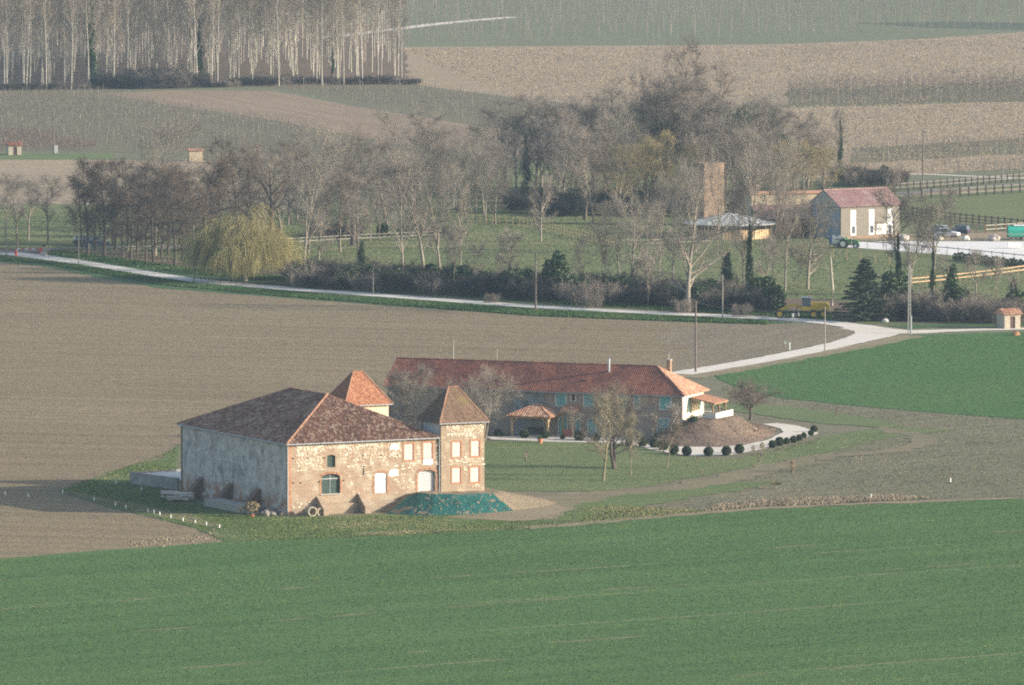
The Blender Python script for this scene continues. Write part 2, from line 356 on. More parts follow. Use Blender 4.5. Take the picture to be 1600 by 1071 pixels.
sheet('gravel_drive', [(755, 683), (790, 683), (900, 676), (1000, 682), (1050, 692), (1060, 697), (1120, 699.5), (1160, 697), (1200, 688), (1222, 677), (1222, 671), (1205, 667), (1190, 663.5), (1215, 662), (1250, 666.5), (1268, 673), (1280, 678), (1240, 690), (1190, 703), (1140, 712), (1080, 713.5), (1030, 706), (980, 694), (930, 692.5), (860, 691), (770, 688)], m_gravel, 0.25, 1.2)
sheet('riding_arena', [(1306, 386), (1322, 379), (1400, 377.5), (1480, 378), (1600, 378), (1800, 377), (1800, 428), (1600, 412), (1480, 399), (1380, 391)], m_sand, 0.1, 2)
strip('farm_lane', [(1405, 306), (1480, 301), (1600, 295), (1800, 288)], 5, m_track, 0.4)
strip('asphalt_lane', [(1390, 304), (1480, 297), (1600, 287.5), (1800, 280)], 4, m_asphalt, 0.2)
strip('pale_lane', [(1330, 270), (1420, 272), (1500, 275), (1600, 279), (1800, 285)], 2.5, m_gravel, 0.3)
sheet('yard', [(1330, 377), (1400, 366), (1500, 362), (1600, 362), (1800, 360), (1800, 376), (1600, 377.6), (1480, 377.6)], m_track, 0.3, 2)
sheet('green_pasture', [(1410, 330), (1440, 322), (1500, 312), (1600, 308), (1800, 305), (1800, 352), (1600, 348), (1480, 338)], m_paddock, 0.6, 2)
strip('meadow_path', [(500, 392), (560, 387), (640, 385), (760, 383), (850, 381), (1000, 378), (1100, 374)], 1.4, m_track, 0.3)
strip('far_lane', [(500, 60), (600, 48), (700, 36), (800, 27)], 5, m_gravel, 0.4)
sheet('painted_shadow_strip', [(1330, 36), (1480, 34), (1600, 36), (1800, 38), (1800, 46), (1600, 47), (1450, 44)], ground_mat('painted tree row shadow', (0.085, 0.100, 0.070), (0.125, 0.135, 0.09), big=0.02, fine=0.8), 2, 10)  # dark strip of ground colour, painted as a far tree row's shadow

rl = random.Random(2)
m_tram = ground_mat('bare line in the wheat', (0.150, 0.165, 0.080), (0.22, 0.21, 0.12), (0.09, 0.14, 0.06), big=0.1, grain=0.3)
for a, b in (((-60, 1069), (1660, 949)), ((-60, 1008), (900, 935)), ((330, 966), (1660, 872)), ((880, 1078), (1660, 1020)), ((-60, 958), (700, 902)), ((600, 898), (1660, 826))):   # wheel tracks in the wheat, broken where the crop has closed over them
    t0 = 0.0
    while t0 < 1:
        t1 = t0 + rl.uniform(.03, .12)
        if rl.random() < .38:
            n = 4; pts = [(a[0] + (b[0] - a[0]) * (t0 + (t1 - t0) * k / n), a[1] + (b[1] - a[1]) * (t0 + (t1 - t0) * k / n) + rl.uniform(-.5, .5)) for k in range(n + 1)]
            strip('wheel_track', pts, [.15, rl.uniform(.4, 1.2), rl.uniform(.4, 1.3), rl.uniform(.4, 1.2), .15], m_tram, .25)
        t0 = t1 + rl.uniform(0, .04)
# ---------------------------------------------------------------- building materials
def wall_mat(name, c1, c2, c3, rows=7.0, low=None, stain=None, patch=None):
    t = NT(name, 0.95, 0.1); wv = t.coord((0.6, rows / 2.2, 1), wall=True)
    c = t.mix(c1, c2, t.noise(1.6, 5, 0.65, vec=wv, lo=0.34, hi=0.66))
    c = t.mix(c, c3, t.noise(3.2, 4, 0.6, vec=t.coord((1, rows / 1.8, 1), wall=True), lo=0.55, hi=0.68))
    if patch: c = t.mix(c, patch[0], t.noise(patch[1], 5, 0.6, vec=t.coord((1, 1, 1), wall=True), lo=patch[2], hi=patch[3]))
    if stain: c = t.mix(c, stain[0], t.noise(0.8, 5, 0.6, vec=t.coord((0.9, 0.5, 1), wall=True), lo=stain[1], hi=stain[2]))
    if low:
        sp = t.node('ShaderNodeSeparateXYZ'); t.ln(t.coord(), sp.inputs[0])
        e = t.mul(sp.outputs[2], t.mul(t.noise(0.5, 4, vec=t.coord((1, 1, 1), wall=True), lo=0, hi=1), 2.2), 'ADD')
        c = t.mix(c, low[0], t.mul(t.rng(e, low[1], low[2], 1.0, 0.0), t.noise(1.1, 4, vec=wv, lo=0.40, hi=0.56)))
    t.base(c); t.bump(t.noise(6, 5, 0.7, vec=wv, lo=0, hi=1), 0.04, 0.7); MATS[name] = t.m; return t.m
BRICK, BRICK_D, STONE_C = (0.42, 0.235, 0.130), (0.34, 0.205, 0.125), (0.58, 0.46, 0.30)
m_barnwall = wall_mat('brick and rubble wall', (0.32, 0.205, 0.142), (0.38, 0.29, 0.208), (0.46, 0.39, 0.295), 9, patch=((0.44, 0.37, 0.272), 0.55, 0.46, 0.64), low=((0.30, 0.25, 0.185), 1.0, 3.4))
m_render = wall_mat('weathered grey render', (0.42, 0.385, 0.345), (0.66, 0.62, 0.565), (0.32, 0.285, 0.25), 1.4, low=((0.36, 0.20, 0.13), 2.4, 3.8), stain=((0.25, 0.235, 0.22), 0.50, 0.68))
m_tower = wall_mat('tower brickwork', (0.31, 0.225, 0.158), (0.37, 0.295, 0.21), (0.48, 0.39, 0.28), 9, patch=((0.48, 0.40, 0.285), 0.8, 0.52, 0.66))
m_cream = wall_mat('cream plaster', (0.66, 0.54, 0.36), (0.74, 0.63, 0.45), (0.60, 0.48, 0.33), 4)
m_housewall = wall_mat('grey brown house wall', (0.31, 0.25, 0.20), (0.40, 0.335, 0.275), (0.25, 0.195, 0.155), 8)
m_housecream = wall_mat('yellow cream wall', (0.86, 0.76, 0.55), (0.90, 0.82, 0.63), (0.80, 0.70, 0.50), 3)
m_brick = wall_mat('orange brick', (0.40, 0.195, 0.115), (0.47, 0.25, 0.15), (0.34, 0.175, 0.105), 12)
m_brickred = wall_mat('red brick', (0.34, 0.13, 0.09), (0.42, 0.18, 0.12), (0.28, 0.12, 0.085), 12)
m_brickred_d = wall_mat('dark brick', (0.17, 0.115, 0.09), (0.23, 0.15, 0.11), (0.13, 0.09, 0.075), 10)  # an even, darker brick for the side wall buttresses
m_brickold = wall_mat('old brown brick', (0.27, 0.19, 0.135), (0.34, 0.24, 0.17), (0.21, 0.145, 0.105), 10)
m_greybuild = wall_mat('pebble render', (0.205, 0.185, 0.150), (0.25, 0.225, 0.185), (0.17, 0.152, 0.125), 3)
m_tanwall = wall_mat('tan wall', (0.48, 0.39, 0.26), (0.54, 0.45, 0.31), (0.42, 0.33, 0.21), 5)
m_concrete = plain('concrete', (0.42, 0.40, 0.37), 0.9, 0.25, 1.2)
m_concrete_l = plain('pale concrete', (0.62, 0.60, 0.57), 0.9, 0.1, 0.8)
m_stones = tinted('pale stones', [(0, (0.44, 0.35, 0.24)), (0.5, (0.60, 0.51, 0.38)), (1, (0.80, 0.74, 0.62))], 0.95)
m_stonewall = wall_mat('rubble stone', (0.40, 0.345, 0.275), (0.50, 0.44, 0.35), (0.30, 0.25, 0.19), 5)
TILE = [(0, (0.122, 0.068, 0.050)), (0.4, (0.21, 0.112, 0.078)), (0.75, (0.285, 0.168, 0.115)), (1, (0.45, 0.345, 0.26))]
m_tile_barn = tinted('mixed canal tiles', TILE)
m_tile_orange = tinted('orange tiles', [(0, (0.28, 0.115, 0.065)), (0.5, (0.40, 0.175, 0.095)), (1, (0.52, 0.27, 0.16))], extra=((0.30, 0.16, 0.085), 0.9, 0.55, 0.75))
m_tile_brown = tinted('mossy brown tiles', [(0, (0.125, 0.080, 0.058)), (0.5, (0.190, 0.120, 0.085)), (1, (0.27, 0.175, 0.12))], extra=((0.235, 0.19, 0.08), 0.7, 0.50, 0.82))
m_tile_house = tinted('red interlocking tiles', [(0, (0.17, 0.075, 0.058)), (0.45, (0.31, 0.122, 0.084)), (1, (0.45, 0.20, 0.125))], extra=((0.20, 0.095, 0.075), 0.35, 0.50, 0.70))
m_tile_gaz = tinted('new canal tiles', [(0, (0.40, 0.205, 0.125)), (0.5, (0.54, 0.30, 0.19)), (1, (0.68, 0.46, 0.32))])
m_tile_pink = tinted('pink profiled tiles', [(0, (0.30, 0.18, 0.165)), (0.5, (0.37, 0.225, 0.205)), (1, (0.45, 0.29, 0.265))], extra=((0.44, 0.33, 0.30), 0.5, 0.55, 0.7))
m_ridge = tinted('ridge tiles', [(0, (0.31, 0.16, 0.10)), (1, (0.44, 0.255, 0.165))])
m_ridge_d = tinted('dark ridge tiles', [(0, (0.22, 0.12, 0.09)), (1, (0.35, 0.20, 0.14))])
m_zinc = plain('zinc', (0.42, 0.44, 0.46), 0.5, 0.12, 2, 0.5)
m_zincroof = plain('weathered zinc roof', (0.50, 0.50, 0.47), 0.8, 0.2, 0.7, 0.0)
m_dark = plain('dark interior', (0.02, 0.02, 0.02), 0.9, 0.1)
m_greendoor = plain('dark green paint', (0.035, 0.065, 0.055), 0.5, 0.2)
m_pinkshut = plain('pale pink shutters', (0.74, 0.57, 0.50), 0.6, 0.06, 4)
m_white = plain('white paint', (0.82, 0.81, 0.79), 0.6, 0.04)
m_plaster = plain('fresh white plaster', (0.86, 0.85, 0.83), 0.9, 0.04)
m_greydoor = plain('grey roller door', (0.46, 0.47, 0.48), 0.5, 0.06)
m_teal = plain('teal paint', (0.20, 0.42, 0.40), 0.55, 0.1)
m_teal_l = plain('pale teal paint', (0.45, 0.66, 0.60), 0.55, 0.06)
m_wood = plain('brown timber', (0.30, 0.19, 0.11), 0.8, 0.25, 6)
m_wood_o = plain('new oak', (0.50, 0.345, 0.20), 0.8, 0.15, 6)
m_wood_d = plain('dark stained timber', (0.095, 0.062, 0.055), 0.8, 0.3, 6)
m_wood_g = plain('weathered grey timber', (0.40, 0.36, 0.31), 0.9, 0.25, 5)
m_iron = plain('iron', (0.06, 0.055, 0.05), 0.6, 0.2)
m_glass = plain('dim glass', (0.10, 0.12, 0.14), 0.1, 0.1, spec=0.6)
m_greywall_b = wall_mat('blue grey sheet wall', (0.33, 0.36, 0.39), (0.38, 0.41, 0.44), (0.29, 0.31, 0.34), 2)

# ---------------------------------------------------------------- building helpers
def wall(mb, p0, p1, z0, z1, ops=(), thick=0.5, ztop=None):
    """A wall from p0 to p1 (outside on the right hand) with real openings (s0, s1, z0, z1, arch rise)."""
    p0, p1 = Vector((*p0, 0)), Vector((*p1, 0)); L = (p1 - p0).length; d = (p1 - p0) / L; n = Vector((d.y, -d.x, 0))
    P3 = lambda s, z, t=0.0: p0 + d * s - n * t + Vector((0, 0, z))
    xs = sorted({0.0, L, *[o[0] for o in ops], *[o[1] for o in ops]}); zs = sorted({z0, z1, *[o[2] for o in ops], *[o[3] for o in ops]})
    hole = lambda a, b, c, e: any(o[0] <= a + 1e-6 and o[1] >= b - 1e-6 and o[2] <= c + 1e-6 and o[3] >= e - 1e-6 for o in ops)
    for i in range(len(xs) - 1):
        for j in range(len(zs) - 1):
            if hole(xs[i], xs[i + 1], zs[j], zs[j + 1]): continue
            for t, rv in ((0, 0), (thick, 1)):
                q = [P3(xs[i], zs[j], t), P3(xs[i + 1], zs[j], t), P3(xs[i + 1], zs[j + 1], t), P3(xs[i], zs[j + 1], t)]
                mb.add(q[::-1] if rv else q, [(0, 1, 2, 3)])
    for o in ops:
        s0, s1, a, b, rise = o
        for q in ((P3(s0, a), P3(s0, b), P3(s0, b, thick), P3(s0, a, thick)), (P3(s1, b), P3(s1, a), P3(s1, a, thick), P3(s1, b, thick)),
                  (P3(s1, a), P3(s0, a), P3(s0, a, thick), P3(s1, a, thick)), (P3(s0, b), P3(s1, b), P3(s1, b, thick), P3(s0, b, thick))):
            mb.add(q, [(0, 1, 2, 3)])
        if rise:
            for side in (0, 1):
                pts = []
                for k in range(7):
                    u = k / 6; s = s0 + (s1 - s0) / 2 * u if side == 0 else s1 - (s1 - s0) / 2 * u
                    pts.append((s, b - rise * (1 - math.sqrt(max(0, 1 - (1 - u) ** 2)))))
                cx = s0 if side == 0 else s1
                for k in range(6):
                    (sa, za), (sb, zb) = pts[k], pts[k + 1]
                    mb.add([P3(cx, b, 0.001), P3(sa, za, 0.001), P3(sb, zb, 0.001)], [(0, 1, 2)])
                    mb.add([P3(sa, za), P3(sb, zb), P3(sb, zb, thick), P3(sa, za, thick)], [(0, 1, 2, 3)])
    for s, f in ((0, 0), (L, 1)): mb.add([P3(s, z0), P3(s, z1), P3(s, z1, thick), P3(s, z0, thick)], [(0, 1, 2, 3)])
def arch_poly(s0, s1, z0, z1, rise, n=8):
    if not rise: return [(s0, z0), (s1, z0), (s1, z1), (s0, z1)]
    p = [(s0, z0), (s1, z0)]
    for k in range(n + 1):
        u = math.pi * k / n; p.append(((s0 + s1) / 2 + (s1 - s0) / 2 * math.cos(u), z1 - rise + rise * math.sin(u)))
    return p
def inside(poly, x, y):
    r = False; j = len(poly) - 1
    for i in range(len(poly)):
        if (poly[i][1] > y) != (poly[j][1] > y) and x < (poly[j][0] - poly[i][0]) * (y - poly[i][1]) / (poly[j][1] - poly[i][1]) + poly[i][0]: r = not r
        j = i
    return r
def tiles(mb, poly, w=0.22, e=0.36, h=0.07, flat=False, rng=None, bias=0.0, spread=1.0, clump=0.0):
    """Cover a roof plane (3-D polygon, first edge = eave) with single overlapping tiles."""
    rng = rng or rnd; P = [Vector(p) for p in poly]; ux = (P[1] - P[0]).normalized()
    nr = ux.cross(P[2] - P[0]).normalized()
    if nr.z < 0: nr = -nr
    uy = nr.cross(ux)
    if uy.z < 0: uy = -uy
    q = [((p - P[0]).dot(ux), (p - P[0]).dot(uy)) for p in P]
    x0, x1 = min(a for a, b in q), max(a for a, b in q); y1 = max(b for a, b in q)
    j = 0; y = 0.0
    while y < y1:
        x = x0 + 0.02
        while x < x1:
            cx, cy = x + w / 2, y + e / 2
            if inside(q, cx, cy):
                jx = rng.uniform(-.012, .012); lift = rng.uniform(0, .012); o = P[0] + ux * (x + jx) + uy * y + nr * (0.03 + lift)
                t = rng.random() if spread == 1 else 0.5 + (rng.random() - 0.5) * spread
                if clump: t += clump * mnoise.noise(Vector((cx * 0.35, cy * 0.35, 3.1)))
                t = min(1, max(0, t + bias))
                a, b = o, o + uy * (e * 1.12) - nr * 0.02
                if flat:
                    v = [a + nr * h * .3, a + ux * w * .8 + nr * h * .3, a + ux * w * .8 + nr * h, a + ux * w + nr * h * .6]
                    v += [p + (b - a) for p in v]
                    mb.add(v, [(0, 1, 5, 4), (1, 2, 6, 5), (2, 3, 7, 6)], t)
                else:
                    v = [a, a + ux * w * .26 + nr * h, a + ux * w * .74 + nr * h, a + ux * w]
                    v += [p + (b - a) for p in v]
                    mb.add(v, [(0, 1, 5, 4), (1, 2, 6, 5), (2, 3, 7, 6), (0, 3, 2, 1)], t)
            x += w
        y += e; j += 1
def ridge_run(mb, a, b, r=0.13, step=0.38, rng=None):
    """A row of half-round ridge tiles from a to b."""
    rng = rng or rnd; a, b = Vector(a), Vector(b); n = max(1, int((b - a).length / step)); d = (b - a) / n
    for k in range(n):
        p = a + d * k; q = p + d * 1.08; s = d.cross(Vector((0, 0, 1))).normalized(); v = []
        for pt, rr in ((p, r), (q, r * 0.85)):
            for m in range(6): th = math.pi * m / 5; v.append(pt + s * (rr * math.cos(th)) + Vector((0, 0, rr * math.sin(th))))
        mb.add(v, [(m, m + 1, m + 7, m + 6) for m in range(5)] + [(5, 4, 3, 2, 1, 0)], rng.random())
def stones(mb, p0, p1, rects, density=0.75, rng=None, holes=(), out=0.035, size=(0.22, 0.5), course=0.2):
    """Pale rubble stones set proud of the wall plane, in courses."""
    rng = rng or rnd; p0, p1 = Vector((*p0, 0)), Vector((*p1, 0)); d = (p1 - p0).normalized(); n = Vector((d.y, -d.x, 0))
    for s0, s1, z0, z1, den in rects:
        z = z0
        while z < z1:
            hh = course * rng.uniform(.75, 1.15); s = s0 + rng.uniform(0, .3)
            while s < s1:
                w = rng.uniform(*size)
                if rng.random() < den * density * (0.55 + 0.9 * (0.5 + mnoise.noise(Vector((s * .7, z * 1.3, 5))))) and not any(o[0] - .28 < s + w and o[1] + .28 > s and o[2] - .12 < z + hh and o[3] + .2 > z for o in holes):
                    g = rng.uniform(.012, .03); c = [(s + g, z + g), (s + w - g, z + g * rng.uniform(.5, 2)), (s + w - g * rng.uniform(.5, 2.5), z + hh - g), (s + g * rng.uniform(.5, 2.5), z + hh - g * rng.uniform(.5, 2))]
                    o = out * rng.uniform(.5, 1.2); v = [p0 + d * a + Vector((0, 0, b)) - n * 0.01 for a, b in c] + [p0 + d * a + Vector((0, 0, b)) + n * o for a, b in [(c[0][0] + .015, c[0][1] + .015), (c[1][0] - .015, c[1][1] + .015), (c[2][0] - .015, c[2][1] - .015), (c[3][0] + .015, c[3][1] - .015)]]
                    mb.add(v, [(4, 5, 6, 7), (0, 1, 5, 4), (1, 2, 6, 5), (2, 3, 7, 6), (3, 0, 4, 7)], rng.random())
                s += w + rng.uniform(0, .06)
            z += hh
def shutters(parent, s0, s1, z0, z1, y, mat, surround=None, leaf_gap=0.02, rise=0.0, swap=False, sill=None):
    """A window on a local y = const wall: brick surround (the window part) with two plank shutters as sub-parts."""
    m = MB(); b = 0.16
    m.ring(s0, s1, z0, z1, b, y - .03, y + .12)
    w = m.build('window', surround or m_brick, parent); mid = (s0 + s1) / 2
    for a, c in ((s0 + .01, mid - leaf_gap / 2), (mid + leaf_gap / 2, s1 - .01)):
        q = MB(); k = 4
        for i in range(k): q.box(a + (c - a) * i / k + .003, a + (c - a) * (i + 1) / k - .003, y + .045, y + .075, z0 + .01, z1 - .01)
        q.box(a + .03, c - .03, y + .030, y + .044, z0 + .18, z0 + .27); q.box(a + .03, c - .03, y + .030, y + .044, z1 - .28, z1 - .19)
        q.build('shutter', mat, w)
    return w
def boxes(name, lst, mat, parent):
    for q in lst: MB().box(*q).build(name, mat, parent)
def gutter(mb, a, b, r=0.07): mb.tube([a, b], r, 6)

# ---------------------------------------------------------------- barn
BA = G(450, 693, 8.1); BROT = R(26.8); BLOC = Vector((BA.x, BA.y, 0))
BU = Vector((math.cos(BROT), math.sin(BROT), 0)); BV = Vector((-math.sin(BROT), math.cos(BROT), 0))
def B(u, v, z=0.0): return BLOC + BU * u + BV * v + Vector((0, 0, z))
def b_inv(p): q = p - BLOC; return q.dot(BU), q.dot(BV)
barn = thing('barn', 'large barn with hipped mottled tile roof, grey rendered side and stone and brick front', 'barn', BLOC, BROT)
BW, BD, BE = 18.8, 28.7, 8.0
ops = [(4.82, 5.85, 5.19, 6.58, .16), (4.12, 6.43, 2.25, 4.45, .35), (10.75, 12.24, 2.07, 4.33, .16), (14.42, 15.55, 5.62, 7.43, 0), (16.8, 17.93, 5.69, 7.48, 0), (16.11, 18.40, 2.0, 4.4, .42)]
m = MB(); wall(m, (0, 0), (BW, 0), -0.6, BE, ops); m.build('front_wall', m_barnwall, barn)
m = MB(); wall(m, (0, BD), (0, 0.5), -0.6, BE)
side = m.build('side_wall', m_render, barn); side['label'] = 'stained grey rendered side wall'
m = MB(); wall(m, (BW, 0), (BW, BD), -0.6, BE); wall(m, (BW, BD), (0, BD), -0.6, BE); m.build('rear_walls', m_barnwall, barn)
m = MB(); rr = random.Random(3)
stones(m, (0, 0), (BW, 0), [(.9, 4.5, 4.9, 7.7, .95), (6.2, 16.2, 6.0, 7.8, .75), (6.2, 12.4, 4.9, 6.0, .4), (.6, 18.6, 7.3, 7.85, .6), (13, 18.6, 4.9, 7.2, .55), (12.5, 16, 2.4, 4.8, .25), (.4, 4, .2, 2.0, .22), (6.6, 16, 1.9, 4.6, .13)], 1.0, rr, ops)
m.build('pale_wall_stones', m_stones, barn, kind='stuff')
m = MB()                                          # brick quoins and arch rings
for k in range(28):
    w = .5 if k % 2 else .32; m.box(-.02, w, -.025, .02, k * .28, k * .28 + .27, rr.random())
for (s0, s1, z0, z1, rise) in ops[1:3] + ops[5:6]:
    n = 13
    for k in range(n):
        for_ = lambda th, r: ((s0 + s1) / 2 + (s1 - s0) / 2 * r * math.cos(th), z1 - rise + (rise + (r - 1) * (s1 - s0) / 2) * math.sin(th))
        t0, t1 = math.pi * (.08 + .84 * k / n), math.pi * (.08 + .84 * (k + .85) / n); rO = 1 + .56 / (s1 - s0)
        pts = [for_(t0, 1.0), for_(t1, 1.0), for_(t1, rO), for_(t0, rO)]
        m.add([(a, -.03, b) for a, b in pts] + [(a, .05, b) for a, b in pts], [(3, 2, 1, 0), (0, 1, 5, 4), (1, 2, 6, 5), (2, 3, 7, 6), (3, 0, 4, 7)], rr.random())
    for sgn in (0, 1):
        for k in range(int((z1 - rise - z0) / .24)):
            w = .3 if k % 2 else .22; a = s0 - w if sgn == 0 else s1
            m.box(a, a + w, -.03, .05, z0 + k * .24, z0 + k * .24 + .23, rr.random())
m.build('brick_dressings', tinted('brick dressings', [(0, (0.32, 0.165, 0.10)), (1, (0.46, 0.26, 0.16))]), barn, kind='stuff')
def fill(name, o, depth, mat, parent, inset=0.0):
    q = MB(); poly = arch_poly(o[0] + inset, o[1] - inset, o[2] + inset, o[3] - inset, o[4]); q.prism(poly, lambda a, b: (a, depth, b), lambda a, b: (a, depth + .06, b)); return q.build(name, mat, parent)
w = fill('window', ops[0], .22, m_greendoor, barn); m = MB(); m.box(5.32, 5.35, .19, .219, 5.2, 6.5); m.build('glazing_bar', m_iron, w)
w = fill('loading_door', ops[1], .24, m_greendoor, barn)
m = MB(); m.box(5.25, 5.30, .20, .239, 2.27, 4.4); m.box(4.14, 6.41, .20, .239, 3.86, 3.95); m.build('glazing_bar', m_zinc, w)
m = MB(); m.box(4.0, 6.55, -.12, .24, 2.13, 2.249); m.build('sill', m_concrete, w)
w = fill('door', ops[2], .08, m_white, barn); w['label'] = 'bright white arched door'
w = fill('garage_door', ops[5], .32, m_greydoor, barn)
for k in range(8): m = MB(); m.box(16.14, 18.37, .300, .319, 2.05 + k * .27, 2.28 + k * .27); m.build('slat', m_greydoor, w)
for o in ops[3:5]: shutters(barn, o[0], o[1], o[2], o[3], 0.0, m_pinkshut)
def patch(poly): q = MB(); q.prism(poly, lambda a, b: (a, -.045, b), lambda a, b: (a, .01, b)); q.build('plaster_patch', m_plaster, barn)
patch([(12.55, 6.88), (13.78, 6.9), (13.74, 7.2), (13.55, 7.45), (13.2, 7.56), (12.85, 7.46), (12.62, 7.2)])
patch([(12.42, 3.95), (13.66, 3.92), (13.6, 4.64), (12.9, 4.64), (12.62, 4.5), (12.45, 4.2)])
patch([(16.78, 5.05), (17.5, 4.98), (17.6, 4.86), (17.7, 4.98), (17.98, 5.05), (17.96, 5.63), (16.8, 5.63)])
for s, z in ((.6, 6.4), (2.5, 6.33), (4.5, 6.3), (9.2, 6.33), (11.5, 6.27), (13.55, 6.24), (.6, 3.65), (1.55, 3.62), (3.79, 3.64), (6.86, 3.65)):
    m = MB(); m.box(s - .07, s + .07, -.046, -.03, z - .08, z + .08); m.build('putlog_hole', m_dark, barn)
for yy, z in ((26.5, 5.9), (24.2, 5.8), (21.7, 5.7), (19.2, 5.75), (16.9, 5.8), (14.6, 5.7), (11.6, 5.7), (11.2, 4.3), (6.3, 5.7), (4.2, 5.7)):
    m = MB(); m.box(-.02, -.005, yy - .09, yy + .09, z - .09, z + .09); m.build('putlog_hole', m_dark, barn)
m = MB(); m.box(9.32, 9.38, -.07, -.03, 4.14, 5.18); m.box(9.1, 9.6, -.07, -.03, 5.1, 5.16); m.build('wall_tie', m_iron, barn)
def buttress(x0, x1, out, h, left=False, mat=None):
    q = MB(); prof = [(0, -.5), (-out, -.5), (-out, h * .35), (-.12, h), (0, h)]
    if left: q.prism(prof, lambda a, b: (a, x0, b), lambda a, b: (a, x1, b))
    else: q.prism(prof, lambda a, b: (x0, a, b), lambda a, b: (x1, a, b))
    q.build('buttress', mat or m_brickold, barn)
for yy in (23.0, 15.0, 7.6): buttress(yy - .5, yy + .5, 1.7, 2.4, True, m_brickred_d)
buttress(3.5, 4.15, 1.9, 2.0, mat=m_barnwall); buttress(8.6, 9.35, 2.0, 2.1, mat=m_barnwall)
boxes('plinth', [(4.15, 8.6, -.55, 0, -.5, 1.15), (9.35, 13.5, -.45, 0, -.5, 1.2)], m_barnwall, barn); boxes('plinth', [(-.3, 0, .2, 7.0, -.5, .55), (-.3, 0, 8.2, 14.4, -.5, .7), (-.3, 0, 15.6, 22.4, -.5, .8)], m_render, barn)
# hipped roof
OV = .35; e0 = BE - .02; RZ = 12.45; r0, r1 = Vector((BW / 2, 9.5, RZ)), Vector((BW / 2, BD - 9.5, RZ))
c = [Vector((-OV, -OV, e0)), Vector((BW + .1, -OV, e0)), Vector((BW + OV, BD + OV, e0)), Vector((-OV, BD + OV, e0))]
m = MB(); m.add(c + [r0, r1], [(0, 1, 4), (1, 2, 5, 4), (2, 3, 5), (3, 0, 4, 5), (3, 2, 1, 0)], .2)
roof = m.build('roof', plain('roof underlay', (0.16, 0.08, 0.06)), barn)
m = MB(); rt_ = random.Random(11)
tiles(m, [c[0], c[1], r0], rng=rt_, clump=.15); tiles(m, [c[3], c[0], r0, r1], rng=rt_, clump=.3); tiles(m, [c[1], c[2], r1, r0], rng=rt_); tiles(m, [c[2], c[3], r1], rng=rt_)
m.build('roof_tiles', m_tile_barn, roof, kind='stuff')
m = MB(); ridge_run(m, c[0] + Vector((0, 0, .06)), r0 + Vector((0, 0, .08)), .15); m.build('hip_tiles', m_ridge, roof, kind='stuff')
m = MB(); ridge_run(m, r0, r1, .15); ridge_run(m, c[3] + Vector((0, 0, .06)), r1, .15); ridge_run(m, c[1] + Vector((0, 0, .06)), r0, .12); m.build('ridge_tiles', m_ridge_d, roof, kind='stuff')
m = MB(); gutter(m, (-OV, -OV - .06, e0 - .02), (BW - .1, -OV - .06, e0 - .02)); m.build('gutter', m_zinc, barn); m = MB(); gutter(m, (-OV - .05, -OV, e0 - .02), (-OV - .05, BD, e0 - .02)); m.build('gutter', m_zinc, barn)
m = MB(); m.tube([(BW - .05, -.2, e0), (BW - .05, -.12, 7.4), (BW - .05, -.12, 1.9)], .06, 6); m.build('downpipe', m_zinc, barn)
m = MB(); m.tube([(-.07, -.07, e0), (-.07, -.07, .0)], .06, 6); m.build('downpipe', m_zinc, barn)

# ---------------------------------------------------------------- the two square towers
def tower(u0, v0, w, d, z0, ze, rise, mat, tile, ridge, label, windows=(), stone=(), left_mat=None):
    o = thing('square_tower', label, 'tower', B(u0, v0), BROT, 'square towers of the barn')
    op = [(a, b, c_, e, 0) for a, b, c_, e in windows]
    m = MB(); wall(m, (0, 0), (w, 0), z0, ze, op, .45); m.build('front_wall', mat, o)
    m = MB(); wall(m, (0, d), (0, .45), z0, ze, (), .45); m.build('side_wall', left_mat or mat, o)
    m = MB(); wall(m, (w, .45), (w, d), z0, ze, (), .45); wall(m, (w, d), (0, d), z0, ze, (), .45); m.build('rear_walls', mat, o)
    if stone:
        m = MB(); stones(m, (0, 0), (w, 0), stone, 1.0, random.Random(5), op); m.build('pale_wall_stones', m_stones, o, kind='stuff')
    for a, b, c_, e in windows: shutters(o, a, b, c_, e, 0.0, m_pinkshut)
    ov = .38; e0 = ze - .03; rl = 1.2; k = [Vector((-ov, -ov, e0)), Vector((w + ov, -ov, e0)), Vector((w + ov, d + ov, e0)), Vector((-ov, d + ov, e0))]
    a, b = Vector((w / 2 - rl / 2, d / 2, ze + rise)), Vector((w / 2 + rl / 2, d / 2, ze + rise))
    m = MB(); m.add(k + [a, b], [(0, 1, 5, 4), (1, 2, 5), (2, 3, 4, 5), (3, 0, 4), (3, 2, 1, 0)], .3); rf = m.build('roof', plain('roof underlay', (0.16, 0.08, 0.06)), o)
    m = MB(); rg = random.Random(int(u0 * 7 + v0)); kw = dict(w=.19, e=.26, h=.03, flat=True, rng=rg, spread=.75, clump=.3)
    tiles(m, [k[0], k[1], b, a], **kw); tiles(m, [k[1], k[2], b], **kw); tiles(m, [k[2], k[3], a, b], **kw); tiles(m, [k[3], k[0], a], **kw); m.build('roof_tiles', tile, rf, kind='stuff')
    m = MB()
    for p, q in ((k[0], a), (k[1], b), (k[2], b), (k[3], a), (a, b)): ridge_run(m, p + Vector((0, 0, .05)), q + Vector((0, 0, .05)), .11, rng=rg)
    m.build('ridge_tiles', ridge, rf, kind='stuff')
    m = MB(); m.tube([a + Vector((.05, 0, 0)), a + Vector((.05, 0, .45))], [.05, .02], 5); m.build('finial', m_wood, rf)
    m = MB(); gutter(m, (-ov, -ov - .05, e0 - .03), (w + ov, -ov - .05, e0 - .03), .06); m.build('gutter', m_zinc, o)
    return o
